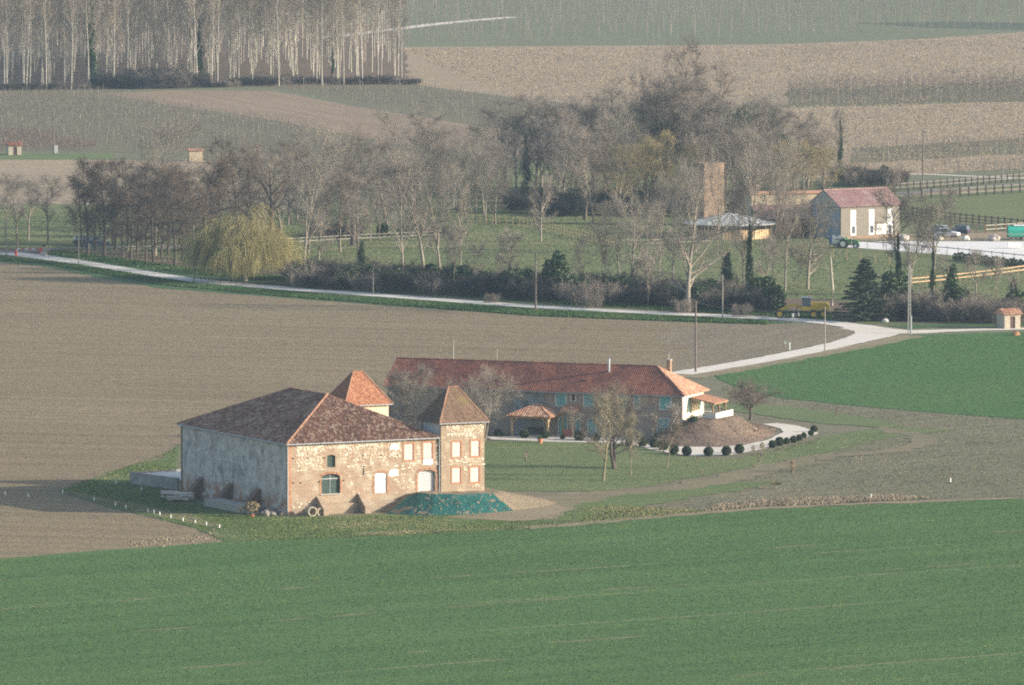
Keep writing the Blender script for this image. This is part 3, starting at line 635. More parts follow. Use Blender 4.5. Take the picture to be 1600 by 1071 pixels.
tower(18.9, -.25, 5.45, 5.0, 0.2, 9.62, 3.75, m_tower, m_tile_brown, m_ridge, 'square tower with brown mossy roof and four pink shuttered windows at the barn front', [(1.41, 2.47, 5.73, 7.43), (3.77, 4.82, 5.74, 7.48), (1.39, 2.45, 2.85, 4.52), (3.68, 4.78, 2.82, 4.49)], [(.5, 5.0, 8.0, 9.4, 1.2), (.8, 5.2, 4.7, 5.6, .7), (2.6, 3.6, 2.5, 4.7, .8), (3.6, 5.2, 2.1, 2.7, .6), (.2, 5.3, 5.6, 8, .12)], wall_mat('pale tower side', (0.60, 0.56, 0.52), (0.68, 0.64, 0.60), (0.5, 0.45, 0.40), 3))
tower(18.9, 24.4, 5.45, 5.0, 0.2, 9.75, 3.6, m_cream, m_tile_orange, m_ridge, 'square tower with bright orange tile roof rising behind the barn')

# ---------------------------------------------------------------- long farmhouse
HC = G(1070, 619.5, 5.4); HLOC = Vector((HC.x, HC.y, 0)); HROT = R(-21.5)
HU = Vector((math.cos(HROT), math.sin(HROT), 0)); HV = Vector((-math.sin(HROT), math.cos(HROT), 0))
def Hh(p, q, z=0.0): return HLOC + HU * p + HV * q + Vector((0, 0, z))
house = thing('farmhouse', 'long low farmhouse with red tile roof and teal shutters above the gravel drive', 'house', HLOC, HROT)
HL, HW, HE = 39.6, 9.0, 5.45
win = [(-17.15, -15.82, 3.72, 5.2), (-15.1, -14.6, 4.33, 5.2), (-13.41, -12.21, 3.76, 5.22), (-11.31, -10.3, 3.8, 5.22), (-8.95, -7.9, 3.72, 5.22), (-6.84, -6.1, 3.72, 5.22), (-3.44, -2.02, 3.68, 5.2)]
drs = [(-16.75, -15.7, .1, 2.25), (-15.0, -14.0, .1, 2.2), (-12.9, -11.9, .1, 2.2), (-3.7, -2.3, .1, 2.5)]
x0h, x1h = -HL, -.55
ops = [(a - x0h, b - x0h, c_, e, 0) for a, b, c_, e in win + drs]
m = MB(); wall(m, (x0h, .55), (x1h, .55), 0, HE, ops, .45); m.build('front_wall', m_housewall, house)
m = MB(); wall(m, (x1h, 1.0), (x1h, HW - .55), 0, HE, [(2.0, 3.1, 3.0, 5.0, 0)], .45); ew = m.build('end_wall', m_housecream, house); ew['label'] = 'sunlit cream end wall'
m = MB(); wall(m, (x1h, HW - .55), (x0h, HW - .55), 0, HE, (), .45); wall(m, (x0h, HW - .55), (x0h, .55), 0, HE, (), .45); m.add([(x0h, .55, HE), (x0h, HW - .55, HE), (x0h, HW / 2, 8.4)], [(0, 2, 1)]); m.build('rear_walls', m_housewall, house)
m = MB(); m.box(-22.8, -18.7, .45, .56, .0, 5.3); q = m.build('lean_boarding', plain('grey blue boarding', (0.27, 0.28, 0.28), .9, .35, 1.5), house); q['label'] = 'dark weathered board section of the front'
for i, (a, b, c_, e) in enumerate(win):
    m = MB()
    m.ring(a, b, c_, e, .08, .50, .60)
    wdw = m.build('window', m_white, house)
    if i == 1: m = MB(); m.box(a, b, .62, .68, c_, e); m.build('board', m_wood_d, wdw); continue
    for s0, s1 in ((a + .01, (a + b) / 2 - .01), ((a + b) / 2 + .01, b - .01)):
        m = MB(); 
        for k in range(4): m.box(s0 + (s1 - s0) * k / 4 + .004, s0 + (s1 - s0) * (k + 1) / 4 - .004, .585, .625, c_ + .01, e - .01)
        m.build('shutter', m_teal, wdw)
for a, b, c_, e in drs:
    m = MB(); m.ring(a, b, c_, e, .08, .5, .6); d_ = m.build('door', m_white, house)
    m = MB(); m.box(a + .01, b - .01, .66, .72, c_, e - .02); m.build('leaf', m_teal, d_)
m = MB(); m.box(x1h + .0, x1h + .05, 2.4, 3.1, 2.7, 5.1); d_ = m.build('shutter', m_teal_l, house)
m = MB(); m.box(x1h + .0, x1h + .05, 6.6, 7.3, 2.7, 5.1); d_ = m.build('shutter', m_teal_l, house)
ov = .15; k = [Vector((x0h - .3, -ov + .2, HE - .05)), Vector((0, -ov + .2, HE - .05)), Vector((0, HW, HE - .05)), Vector((x0h - .3, HW, HE - .05))]
a, b = Vector((x0h - .3, HW / 2, 8.6)), Vector((-5.3, HW / 2, 8.6))
m = MB(); m.add(k + [a, b], [(0, 1, 5, 4), (1, 2, 5), (2, 3, 4, 5), (3, 2, 1, 0)], .3); rf = m.build('roof', plain('roof underlay', (0.16, 0.08, 0.06)), house)
m = MB(); rg = random.Random(21); kw = dict(w=.26, e=.34, h=.045, flat=True, rng=rg, spread=.6, clump=.45)
tiles(m, [k[0], k[1], b, a], **kw); tiles(m, [k[2], k[3], a, b], **kw); m.build('roof_tiles', m_tile_house, rf, kind='stuff')
m = MB(); tiles(m, [k[1], k[2], b], w=.30, e=.38, h=.10, rng=rg, bias=.0); q = m.build('canal_tiles', m_tile_gaz, rf, kind='stuff')
m = MB(); ridge_run(m, a, b, .13); ridge_run(m, k[0] + Vector((0, 0, .04)), a, .11); m.build('ridge_tiles', m_tile_house, rf, kind='stuff')
m = MB(); ridge_run(m, k[1] + Vector((0, 0, .05)), b, .13); ridge_run(m, k[2] + Vector((0, 0, .05)), b, .13); m.build('hip_tiles', m_ridge_d, rf, kind='stuff')
m = MB(); m.box(-14.3, -13.5, 1.7, 2.4, 6.55, 6.85); m.build('roof_vent', m_wood_d, rf)
m = MB(); m.tube([(-11.25, 3.4, 7.6), (-11.25, 3.4, 9.35)], .16, 10); fl = m.build('flue', m_zinc, house); m = MB(); m.tube([(-11.25, 3.4, 9.42), (-11.25, 3.4, 9.56)], [.24, .05], 10); m.build('cowl', m_zinc, fl)
m = MB(); m.box(-4.35, -3.85, 5.2, 5.7, 7.2, 9.3); ch = m.build('chimney', m_brickold, house)
m = MB(); m.box(-4.42, -3.78, 5.13, 5.77, 9.3, 9.4); m.build('chimney_cap', m_concrete, ch)
m = MB(); m.tube([(-4.1, 5.45, 9.4), (-4.1, 5.45, 10.3)], .03, 5)
for i in range(6): m.tube([(-4.1 + .22 * i, 5.25, 10.2), (-4.1 + .22 * i, 5.65, 10.2)], .015, 4)
m.tube([(-4.5, 5.45, 10.2), (-2.9, 5.45, 10.2)], .02, 4); m.build('aerial', m_zinc, ch)
m = MB(); m.tube([(-27.5, 7.0, 6.9), (-27.5, 7.0, 9.9)], .05, 5); m.build('mast', m_wood_g, house)
m = MB(); gutter(m, (x0h, -.02, HE - .1), (0, -.02, HE - .1), .06); m.build('gutter', m_zinc, house)
# entrance canopy: two timber posts and a strip of canal tiles
m = MB(); c0 = [Vector((-15.9, -1.4, 3.1)), Vector((-13.8, -1.4, 3.1)), Vector((-13.8, .5, 3.75)), Vector((-15.9, .5, 3.75))]
m.add([p + Vector((0, 0, .0)) for p in c0] + [p - Vector((0, 0, .1)) for p in c0], [(0, 1, 2, 3), (7, 6, 5, 4), (0, 4, 5, 1), (1, 5, 6, 2), (3, 2, 6, 7), (0, 3, 7, 4)]); cn = m.build('entrance_canopy', m_wood, house)
m = MB(); tiles(m, c0, w=.26, e=.36, h=.11, rng=rg); m.build('canal_tiles', m_tile_gaz, cn, kind='stuff')
for x in (-15.6, -14.1): m = MB(); m.box(x - .09, x + .09, -1.25, -1.07, 0, 3.15); m.build('post', m_wood, cn)
m = MB(); m.box(-15.5, -14.2, -1.2, -.9, 0, .95); m.build('brick_parapet', m_brickred, cn)
# raised porch on the sunny end
m = MB(); pr = [Vector((-.2, 2.6, 5.0)), Vector((2.9, 2.6, 4.35)), Vector((2.9, 7.6, 4.35)), Vector((-.2, 7.6, 5.0))]
m.add(pr + [p - Vector((0, 0, .12)) for p in pr], [(3, 2, 1, 0), (4, 5, 6, 7), (0, 1, 5, 4), (1, 2, 6, 5), (2, 3, 7, 6), (3, 0, 4, 7)]); po = m.build('porch_roof', m_wood, house)
m = MB(); tiles(m, [pr[1], pr[2], pr[3], pr[0]], w=.22, e=.36, h=.06, rng=rg, spread=.5, bias=-.2); m.build('canal_tiles', m_tile_gaz, po, kind='stuff')
for q in ((2.6, 2.9), (2.6, 5.1), (2.6, 7.3)): m = MB(); m.box(q[0] - .08, q[0] + .08, q[1] - .08, q[1] + .08, 2.5, 4.4); m.beam((q[0], q[1], 3.7), (q[0] - .6, q[1], 4.45), .08, .1); m.build('post', m_wood, po)
m = MB(); m.box(-.55, 3.3, 2.0, 8.2, 1.6, 2.55); m.build('terrace', m_concrete, house)
boxes('balustrade', [(3.2, 3.32, 2.0, 8.2, 2.551, 3.25), (1.6, 3.199, 2.0, 2.12, 2.551, 3.2)], m_concrete_l, house)
m = MB()
for i in range(9): m.box(-1.0, .1, -2.6 + i * .3, -2.6 + (i + 1) * .3, 0, .28 * (i + 1))
st = m.build('outside_stair', m_stonewall, house)
m = MB(); m.tube([(-1.0, -2.7, 1.0), (-1.0, .0, 3.5)], .03, 5)
for i in range(5): m.tube([(-1.0, -2.6 + i * .6, .3 + .55 * i), (-1.0, -2.6 + i * .6, 1.05 + .55 * i)], .02, 4)
m.build('handrail', m_zinc, st)
tb = thing('garden_table', 'pale round table on the raised porch terrace', 'table', Hh(1.6, 4.2, 2.551), HROT)
m = MB(); m.tube([(0, 0, .70), (0, 0, .74)], .6, 14); m.build('table_top', m_concrete_l, tb); m = MB(); m.tube([(0, 0, 0), (0, 0, .7)], .05, 6); m.tube([(0, 0, 0), (0, 0, .04)], .25, 10); m.build('leg', m_iron, tb)

# ---------------------------------------------------------------- tiled garden shelter
def shelter():
    g = G(838, 681); o = thing('garden_shelter', 'open timber shelter with hipped canal tile roof before the farmhouse', 'shelter', g, R(-20))
    w, d, ze, rz = 2.35, 2.35, 2.35, 3.75; ov = .55
    for x in (-w, w):
        for y in (-d, d):
            m = MB(); m.box(x - .11, x + .11, y - .11, y + .11, 0, ze)
            m.beam((x, y, ze - .75), (x * .68, y, ze - .02), .10, .12); m.beam((x, y, ze - .75), (x, y * .68, ze - .02), .10, .12); m.build('post', m_wood_o, o)
    boxes('beam', [(-w - .3, w + .3, y - .08, y + .08, ze - .03, ze + .17) for y in (-d, d)] + [(x - .08, x + .08, -d - .3, d + .3, ze + .171, ze + .33) for x in (-w, w)], m_wood_o, o)
    e = ze + .16; k = [Vector((-w - ov, -d - ov, e)), Vector((w + ov, -d - ov, e)), Vector((w + ov, d + ov, e)), Vector((-w - ov, d + ov, e))]; a, b = Vector((-.3, 0, rz)), Vector((.3, 0, rz))
    m = MB(); m.add(k + [a, b], [(0, 1, 5, 4), (1, 2, 5), (2, 3, 4, 5), (3, 0, 4), (3, 2, 1, 0)]); rf = m.build('roof', m_wood, o)
    m = MB(); rg = random.Random(31); kw = dict(w=.30, e=.38, h=.13, rng=rg)
    tiles(m, [k[0], k[1], b, a], **kw); tiles(m, [k[1], k[2], b], **kw); tiles(m, [k[2], k[3], a, b], **kw); tiles(m, [k[3], k[0], a], **kw); m.build('canal_tiles', m_tile_gaz, rf, kind='stuff')
    m = MB()
    for p, q in ((k[0], a), (k[1], b), (k[2], b), (k[3], a), (a, b)): ridge_run(m, p + Vector((0, 0, .08)), q + Vector((0, 0, .08)), .14, rng=rg)
    m.build('hip_tiles', m_ridge, rf, kind='stuff')
shelter()
bn = thing('garden_bench', 'dark wooden bench beneath the tiled garden shelter', 'bench', G(836, 680), R(-20))
boxes('seat_slat', [(-1.0, 1.0, -.28 + k * .15, -.15 + k * .15, .45, .49) for k in range(4)], m_wood_d, bn); boxes('back_slat', [(-1, 1, .30, .34, .6, .72), (-1, 1, .30, .34, .78, .92)], m_wood_d, bn)
for x in (-.85, .85):
    for y in (-.22, .27): m = MB(); m.box(x - .04, x + .04, y - .04, y + .04, 0, .45 if y < 0 else .95); m.build('leg', m_wood_d, bn)

# ---------------------------------------------------------------- earth bank with green netting, mound by the house
def loft(name, rings, mat, noise_amp=.12, sub=6, closed=False, kind=None, smooth=True, freq=.6):
    """Surface through rows of 3-D points (same count each), subdivided and roughened."""
    rows = []
    for i in range(len(rings) - 1):
        for s in range(sub):
            t = s / sub; t = t * t * (3 - 2 * t) if len(rings) == 2 else t
            rows.append([Vector(a).lerp(Vector(b), t) for a, b in zip(rings[i], rings[i + 1])])
    rows.append([Vector(p) for p in rings[-1]])
    fine = []
    for r in rows:
        q = []
        n = len(r); rng_ = range(n if closed else n - 1)
        for i in rng_:
            a, b = r[i], r[(i + 1) % n]
            for s in range(sub): q.append(a.lerp(b, s / sub))
        if not closed: q.append(r[-1])
        fine.append(q)
    nn = len(fine[0]); v = []
    for i, r in enumerate(fine):
        for p in r:
            am = noise_amp * (0 if i == 0 else 1); v.append(p + Vector((0, 0, am * (mnoise.noise(p * freq) + .6 * mnoise.noise(p * freq * 3.1)))))
    f = []
    for i in range(len(fine) - 1):
        for j in range(nn if closed else nn - 1): f.append((i * nn + j, i * nn + (j + 1) % nn, (i + 1) * nn + (j + 1) % nn, (i + 1) * nn + j))
    me = bpy.data.meshes.new(name); me.from_pydata([tuple(p) for p in v], [], f); me.materials.append(mat)
    if smooth: me.polygons.foreach_set('use_smooth', [True] * len(me.polygons))
    me.update(); o = bpy.data.objects.new(name, me); link(o)
    if kind: o['kind'] = kind
    return o
bank_low = [B(11.2, -.3, -.05), B(10.6, -2.8, -.05), B(12.0, -6.0, -.05), B(13.8, -7.8, -.05), B(18.0, -8.2, -.05), B(22, -7.6, -.05), B(24.8, -6.8, -.05), B(29.5, -4.5, -.05), B(34, -1, -.05), B(35, 6, -.05)]
bank_top = [B(14.8, .05, 1.9), B(15.2, -.9, 1.95), B(15.7, -2.4, 1.95), B(16.6, -3.6, 1.9), B(18.6, -4.3, 1.85), B(21.2, -4.2, 1.8), B(23.6, -3.6, 1.75), B(25.3, -2.0, 1.7), B(26.0, .5, 1.7), B(26.5, 6, 1.6)]
bank_in = [B(15.8, .1, 1.95), B(16.2, .06, 1.98), B(17, .06, 2.0), B(18, .06, 2.0), B(19, .06, 1.9), B(20.5, .06, 1.8), B(22, .06, 1.8), B(23.2, .06, 1.78), B(24.0, 2, 1.7), B(24.2, 6, 1.7)]
eb = loft('earth_bank', [bank_low, bank_top, bank_in], ground_mat('bare bank soil', (0.195, 0.155, 0.102), (0.27, 0.215, 0.145), (0.13, 0.135, 0.06), big=0.2, fine=3, bump=.12), .14, 6, kind='structure')
t = NT('green netting', .7, .3)
c = t.mix((0.004, 0.058, 0.052), (0.010, 0.125, 0.108), t.noise(1.3, 5, .7, vec=t.coord((2.2, .35, .6), R(35)), lo=.35, hi=.65))
t.base(c); t.bump(t.noise(2.2, 5, .7, vec=t.coord((2.2, .35, .6), R(35)), lo=0, hi=1), .15, 1.0)
off = Vector((0, 0, .05))
net = loft('netting', [[Vector(p) + BV * -.05 + Vector((0, 0, .03)) for p in bank_low[1:7]], [Vector(p) + Vector((0, 0, .10)) for p in bank_top[1:7]]], t.m, .07, 10, freq=1.3)
tag(net, 'dark green netting pegged over the earth bank below the tower', 'netting')
m = MB(); rq = random.Random(4)
for k in range(150):
    i = rq.uniform(1.2, 4.9); j = int(i); fr = i - j; s = rq.uniform(.08, .9); ss = s * s * (3 - 2 * s)
    a = Vector(bank_low[1 + j]).lerp(Vector(bank_low[2 + j]), fr); b_ = Vector(bank_top[1 + j]).lerp(Vector(bank_top[2 + j]), fr); p = a.lerp(b_, ss) + Vector((0, 0, .14))
    r = rq.uniform(.05, .13); q = [p + Vector((r * math.cos(x) * rq.uniform(.7, 1.2), r * math.sin(x) * rq.uniform(.7, 1.2), -.06 + rq.uniform(-.02, .02))) for x in [h * math.pi / 3 for h in range(6)]]
    m.add(q + [p + Vector((0, 0, r * .5))], [(h, (h + 1) % 6, 6) for h in range(6)], rq.random())
sg = m.build('netting_stones', tinted('scattered clods', [(0, (0.24, 0.18, 0.12)), (1, (0.40, 0.32, 0.22))]), kind='stuff'); tag(sg, 'small tan clods scattered over the green netting', 'stones')

m_mound = ground_mat('mound of dry mulch', (0.150, 0.108, 0.085), (0.215, 0.158, 0.120), (0.25, 0.205, 0.12), big=.25, mid=.8, fine=3, bump=.15)
mo_low = [G(1003, 688), G(1012, 697), G(1040, 698.5), G(1080, 699.5), G(1125, 699.5), G(1165, 695), G(1198, 686), G(1217, 676), G(1212, 668), G(1180, 660), G(1130, 652)]
mo_mid = [Hh(-3.2, -.2, .9), Hh(-2.2, -2.0, .95), Hh(-.9, -3.0, 1.0), Hh(.8, -3.4, 1.1), Hh(2.6, -3.4, 1.1), Hh(4.6, -2.4, 1.0), Hh(6.2, -.3, .95), Hh(7.0, 2.6, .9), Hh(7.2, 5.5, .9), Hh(6.6, 8.6, .9), Hh(4.0, 10.5, .8)]
mo_top = [Hh(-1.2, .6, 1.9), Hh(-.7, .2, 2.1), Hh(0, -.1, 2.4), Hh(.9, -.2, 2.55), Hh(1.9, .0, 2.6), Hh(2.9, .6, 2.65), Hh(3.5, 1.6, 2.65), Hh(3.9, 3.6, 2.6), Hh(4.0, 5.6, 2.6), Hh(3.9, 7.8, 2.55), Hh(3.0, 8.8, 2.4)]
mo_in = [Hh(-.6, 2, 2.2)] * 3 + [Hh(.5, 2.5, 2.5)] * 2 + [Hh(1.5, 4, 2.5)] * 3 + [Hh(1.5, 6, 2.5)] * 2 + [Hh(.5, 7, 2.4)]
loft('earth_mound', [[p + Vector((0, 0, -.05)) for p in mo_low], mo_mid, mo_top, mo_in], m_mound, .16, 6, kind='structure')
lo2 = [p.lerp(sum(mo_low, Vector()) / len(mo_low), -.02) for p in mo_low]
# ---------------------------------------------------------------- trees
def bark(name, c, var=.3, scale=1.5):
    t = NT(name, .95, .1); t.base(t.mix(tuple(x * (1 - var) for x in c), tuple(min(1, x * (1 + var)) for x in c), t.noise(scale, 5, vec=t.coord((3, 3, .6))))); return t.m
m_bk_pop = bark('pale poplar bark', (0.375, 0.345, 0.285)); m_tw_pop = bark('poplar twigs', (0.235, 0.195, 0.148))
m_bk_dark = bark('dark bark', (0.105, 0.085, 0.072)); m_tw_alder = bark('alder twigs', (0.140, 0.110, 0.088))
m_bk_grey = bark('grey bark', (0.255, 0.225, 0.18)); m_tw_grey = bark('grey twigs', (0.245, 0.216, 0.178))
m_tw_red = bark('reddish twigs', (0.225, 0.190, 0.158)); m_tw_olive = bark('budding olive twigs', (0.270, 0.225, 0.120))
m_tw_hedge = bark('dark hedge twigs', (0.052, 0.049, 0.045)); m_tw_oak = bark('dark oak twigs', (0.150, 0.118, 0.092)); m_bk_mid = bark('brown grey bark', (0.235, 0.20, 0.16))
m_tw_willow = bark('yellow willow withes', (0.285, 0.250, 0.108), .5, .35); m_tw_gard = bark('garden tree twigs', (0.235, 0.190, 0.140))
def leafmat(name, stops, rough=.6):
    t = NT(name, rough, .3); t.base(t.ramp(t.attr(), stops)); return t.m
m_ivy = leafmat('ivy leaves', [(0, (0.016, 0.036, 0.014)), (.6, (0.035, 0.070, 0.024)), (1, (0.075, 0.115, 0.035))])
m_fir = leafmat('fir needles', [(0, (0.020, 0.042, 0.024)), (.6, (0.045, 0.080, 0.040)), (1, (0.085, 0.120, 0.055))])
m_box = leafmat('box leaves', [(0, (0.020, 0.034, 0.014)), (.6, (0.045, 0.066, 0.024)), (1, (0.080, 0.105, 0.038))])
m_boxdry = leafmat('straw coloured leaves', [(0, (0.20, 0.15, 0.08)), (1, (0.42, 0.33, 0.20))])
m_laurel = leafmat('laurel leaves', [(0, (0.018, 0.050, 0.020)), (.6, (0.040, 0.090, 0.030)), (1, (0.090, 0.140, 0.050))])

class PyRng:
    """random.Random with the few numpy-style calls the growers use."""
    def __init__(s, seed): s.q = random.Random(seed)
    def uniform(s, a=0.0, b=1.0): return a + (b - a) * s.q.random()
    def normal(s): return s.q.gauss(0, 1)
class Grow:
    """Grows a branching skeleton and turns it into two meshes: trunk with limbs, and the fine crown."""
    def __init__(s, seed): s.r = PyRng(seed); s.seg = {0: [], 1: []}; s.g = s.r.q.gauss
    def vec(s):
        x, y, z = s.g(0, 1), s.g(0, 1), s.g(0, 1); l = math.sqrt(x * x + y * y + z * z) + 1e-9; return x / l, y / l, z / l
    def branch(s, p, d, L, r0, r1, nseg, wob, up, tier, droop=0.0):
        px, py, pz = p; dx, dy, dz = d; pts = [(px, py, pz)]; rad = [r0]; st = L / nseg
        for i in range(nseg):
            vx, vy, vz = s.vec(); dx += vx * wob; dy += vy * wob; dz += vz * wob + up - droop * (i / max(1, nseg - 1))
            l = math.sqrt(dx * dx + dy * dy + dz * dz) + 1e-9; dx /= l; dy /= l; dz /= l
            px += dx * st; py += dy * st; pz += dz * st; pts.append((px, py, pz)); rad.append(r0 + (r1 - r0) * (i + 1) / nseg)
        s.seg[tier].append((pts, rad)); return pts, rad
    def side(s, d, ang):
        vx, vy, vz = s.vec(); ax, ay, az = d[1] * vz - d[2] * vy, d[2] * vx - d[0] * vz, d[0] * vy - d[1] * vx
        l = math.sqrt(ax * ax + ay * ay + az * az) + 1e-9; c, k = math.cos(ang), math.sin(ang) / l; return d[0] * c + ax * k, d[1] * c + ay * k, d[2] * c + az * k
    def at(s, pts, rad, t):
        f = t * (len(pts) - 1); i = min(int(f), len(pts) - 2); f -= i; a, b = pts[i], pts[i + 1]
        dx, dy, dz = b[0] - a[0], b[1] - a[1], b[2] - a[2]; l = math.sqrt(dx * dx + dy * dy + dz * dz) + 1e-9
        return (a[0] + dx * f, a[1] + dy * f, a[2] + dz * f), (dx / l, dy / l, dz / l), rad[i] + (rad[i + 1] - rad[i]) * f
    def mesh(s, tier, name, mat, sides):
        grp = {}
        for pts, rad in s.seg[tier]: grp.setdefault((len(pts), sides(rad[0])), []).append((pts, rad))
        V, Q = [], []; n0 = 0
        for (m, n), items in grp.items():
            P = np.array([i[0] for i in items]); Rr = np.array([i[1] for i in items]); K = len(items)
            d = np.gradient(P, axis=1); d /= np.linalg.norm(d, axis=2)[..., None] + 1e-9
            ref = np.where((np.abs(d[:, :1] @ np.array([0.31, 0.87, 0.38])) < .9)[..., None], np.array([0.31, 0.87, 0.38]), np.array([1., 0, 0]))
            a = np.cross(d, np.broadcast_to(ref, d.shape)); a /= np.linalg.norm(a, axis=2)[..., None] + 1e-9; b = np.cross(d, a); th = np.arange(n) * 2 * math.pi / n
            ring = P[:, :, None, :] + Rr[:, :, None, None] * (a[:, :, None, :] * np.cos(th)[:, None] + b[:, :, None, :] * np.sin(th)[:, None])
            V.append(ring.reshape(-1, 3)); k = np.arange(n); kk = (k + 1) % n; i = np.arange(m - 1)[:, None] * n
            q = np.stack([i + k, i + kk, i + n + kk, i + n + k], -1).reshape(-1, 4); Q.append((n0 + np.arange(K)[:, None, None] * m * n + q[None]).reshape(-1, 4)); n0 += K * m * n
        return np_mesh(name, np.concatenate(V), np.concatenate(Q), mat=mat, smooth=True)
def leaves(name, centers, size, rng, mat, tintf=None, flat=0.0):
    """Small two-triangle leaves (bent along the middle) at the given centres."""
    n = len(centers); c = np.asarray(centers); a = rng.normal(size=(n, 3)); a[:, 2] *= (1 - flat); a /= np.linalg.norm(a, axis=1)[:, None]
    b = np.cross(a, rng.normal(size=(n, 3))); b /= np.linalg.norm(b, axis=1)[:, None] + 1e-9; nr = np.cross(a, b)
    sz = size * rng.uniform(.6, 1.4, (n, 1)); v = np.stack([c - a * sz, c + b * sz * .6 + nr * sz * .15, c + a * sz, c - b * sz * .6 + nr * sz * .15], 1).reshape(-1, 3)
    i = np.arange(n)[:, None] * 4; t = np.concatenate([i + [[0, 1, 2]], i + [[0, 2, 3]]], 1).reshape(-1, 3)
    tint = rng.uniform(0, 1, n) if tintf is None else np.clip(tintf(c) + rng.normal(0, .22, n), 0, 1)
    return np_mesh(name, v, None, t, np.repeat(tint, 2), mat=mat)
def sd(r): return 8 if r > .2 else 6 if r > .1 else 4 if r > .045 else 3

def poplar(seed, H=27.0, lean=.02):
    g = Grow(seed); r = g.r
    tp, tr = g.branch((0, 0, 0), (r.normal() * lean, r.normal() * lean, 1), H, .155, .02, 12, .022, .03, 0)
    for k in range(44):
        t = r.uniform(.46, .97) if k > 4 else r.uniform(.2, .45); p, d, rr = g.at(tp, tr, t)
        L = H * (.22 * (1.08 - t)) + 1.0; q, qr = g.branch(p, g.side(d, R(r.uniform(30, 50))), L * r.uniform(.6, 1.1), max(.03, rr * .38), .012, 4, .08, .12, 0)
        for j in range(11):
            p2, d2, r2 = g.at(q, qr, r.uniform(.2, 1)); b, br = g.branch(p2, g.side(d2, R(r.uniform(20, 50))), r.uniform(.7, 1.9), .020, .009, 2, .12, .14, 1)
            for i in range(2): p3, d3, r3 = g.at(b, br, r.uniform(.2, 1)); g.branch(p3, g.side(d3, R(r.uniform(20, 60))), r.uniform(.4, 1.0), .013, .008, 1, .1, .1, 1)
    return g
def broad(seed, H, spread, trunk=.35, t0=.25, limbs=14, br=9, tw=11, ang=(35, 65), up=.05, r0=.3, wob=.14, tw_r=.016, lean=.03, limb_up=None, shape='oval', multi=1, twl=1.0, tier2=True):
    """A bare broad-leaved tree. spread = crown radius, t0 = where the crown starts."""
    g = Grow(seed); r = g.r; stems = []
    for mdx in range(multi):
        dirn = (r.normal() * lean, r.normal() * lean, 1) if multi == 1 else (math.cos(mdx * 2.4) * .28, math.sin(mdx * 2.4) * .28, 1)
        stems.append(g.branch((0.12 * (mdx > 0) * math.cos(mdx * 2.4), .12 * (mdx > 0) * math.sin(mdx * 2.4), -.1), dirn, H * (1.0 if mdx == 0 else r.uniform(.75, .95)), r0 if multi == 1 else r0 * .7, .03, 9, wob * .45, .03, 0))
    for k in range(limbs):
        tp, tr = stems[k % multi]; t = t0 + (1 - t0) * ((k + r.uniform(0, 1)) / limbs) ** .9; p, d, rr = g.at(tp, tr, min(t, .985)); s = (t - t0) / (1 - t0)
        prof = {'oval': math.sin(math.pi * min(1, .18 + .78 * s)) ** .7, 'vase': .35 + .75 * math.sin(math.pi * min(1, .15 + .7 * s)), 'cone': 1.05 - s, 'round': math.sin(math.pi * min(1, .25 + .65 * s)) ** .5}[shape]
        L = spread * max(.25, prof) * r.uniform(.8, 1.15) / max(.5, math.sin(R(sum(ang) / 2)))
        q, qr = g.branch(p, g.side(d, R(r.uniform(*ang))), L, max(.05, rr * .62), .03, 6, wob, up if limb_up is None else limb_up, 0)
        for j in range(br):
            t2 = r.uniform(.15, 1) ** .8; p2, d2, r2 = g.at(q, qr, t2); L2 = L * .42 * (1.15 - t2 * .6) * r.uniform(.6, 1.2)
            b, bb = g.branch(p2, g.side(d2, R(r.uniform(25, 60))), L2, max(.03, r2 * .6), .018, 4, wob * 1.1, up * .8, 0 if r2 > .06 else 1)
            for i in range(tw):
                t3 = r.uniform(.1, 1); p3, d3, r3 = g.at(b, bb, t3); c, cr = g.branch(p3, g.side(d3, R(r.uniform(20, 65))), r.uniform(.5, 1.3) * twl, tw_r, tw_r * .55, 1, wob, up, 1)
                for _ in range(1 if tier2 else 0):
                    p4, d4, r4 = g.at(c, cr, r.uniform(.2, .95)); g.branch(p4, g.side(d4, R(r.uniform(25, 60))), r.uniform(.35, .95) * twl, tw_r * .8, tw_r * .5, 1, wob, up, 1)
    return g
def shrub(seed, H, W, stems=26, twigs=16, tw_r=.016):
    g = Grow(seed); r = g.r
    for k in range(stems):
        a = r.uniform(0, 2 * math.pi); o = W * .45 * math.sqrt(r.uniform()); out = r.uniform(.05, .5)
        p, q = g.branch((o * math.cos(a), o * math.sin(a), -.1), (out * math.cos(a), out * math.sin(a), 1), H * r.uniform(.55, 1.05), .035, .012, 5, .16, .02, 0)
        for j in range(twigs):
            p2, d2, r2 = g.at(p, q, r.uniform(.15, 1)); b, bb = g.branch(p2, g.side(d2, R(r.uniform(25, 70))), r.uniform(.5, 1.3) * H / 4, tw_r, tw_r * .6, 2, .15, .05, 1)
            for i in range(3): p3, d3, r3 = g.at(b, bb, r.uniform(.1, 1)); g.branch(p3, g.side(d3, R(r.uniform(25, 70))), r.uniform(.25, .7) * H / 4, tw_r * .8, tw_r * .5, 1, .1, .03, 1)
    return g
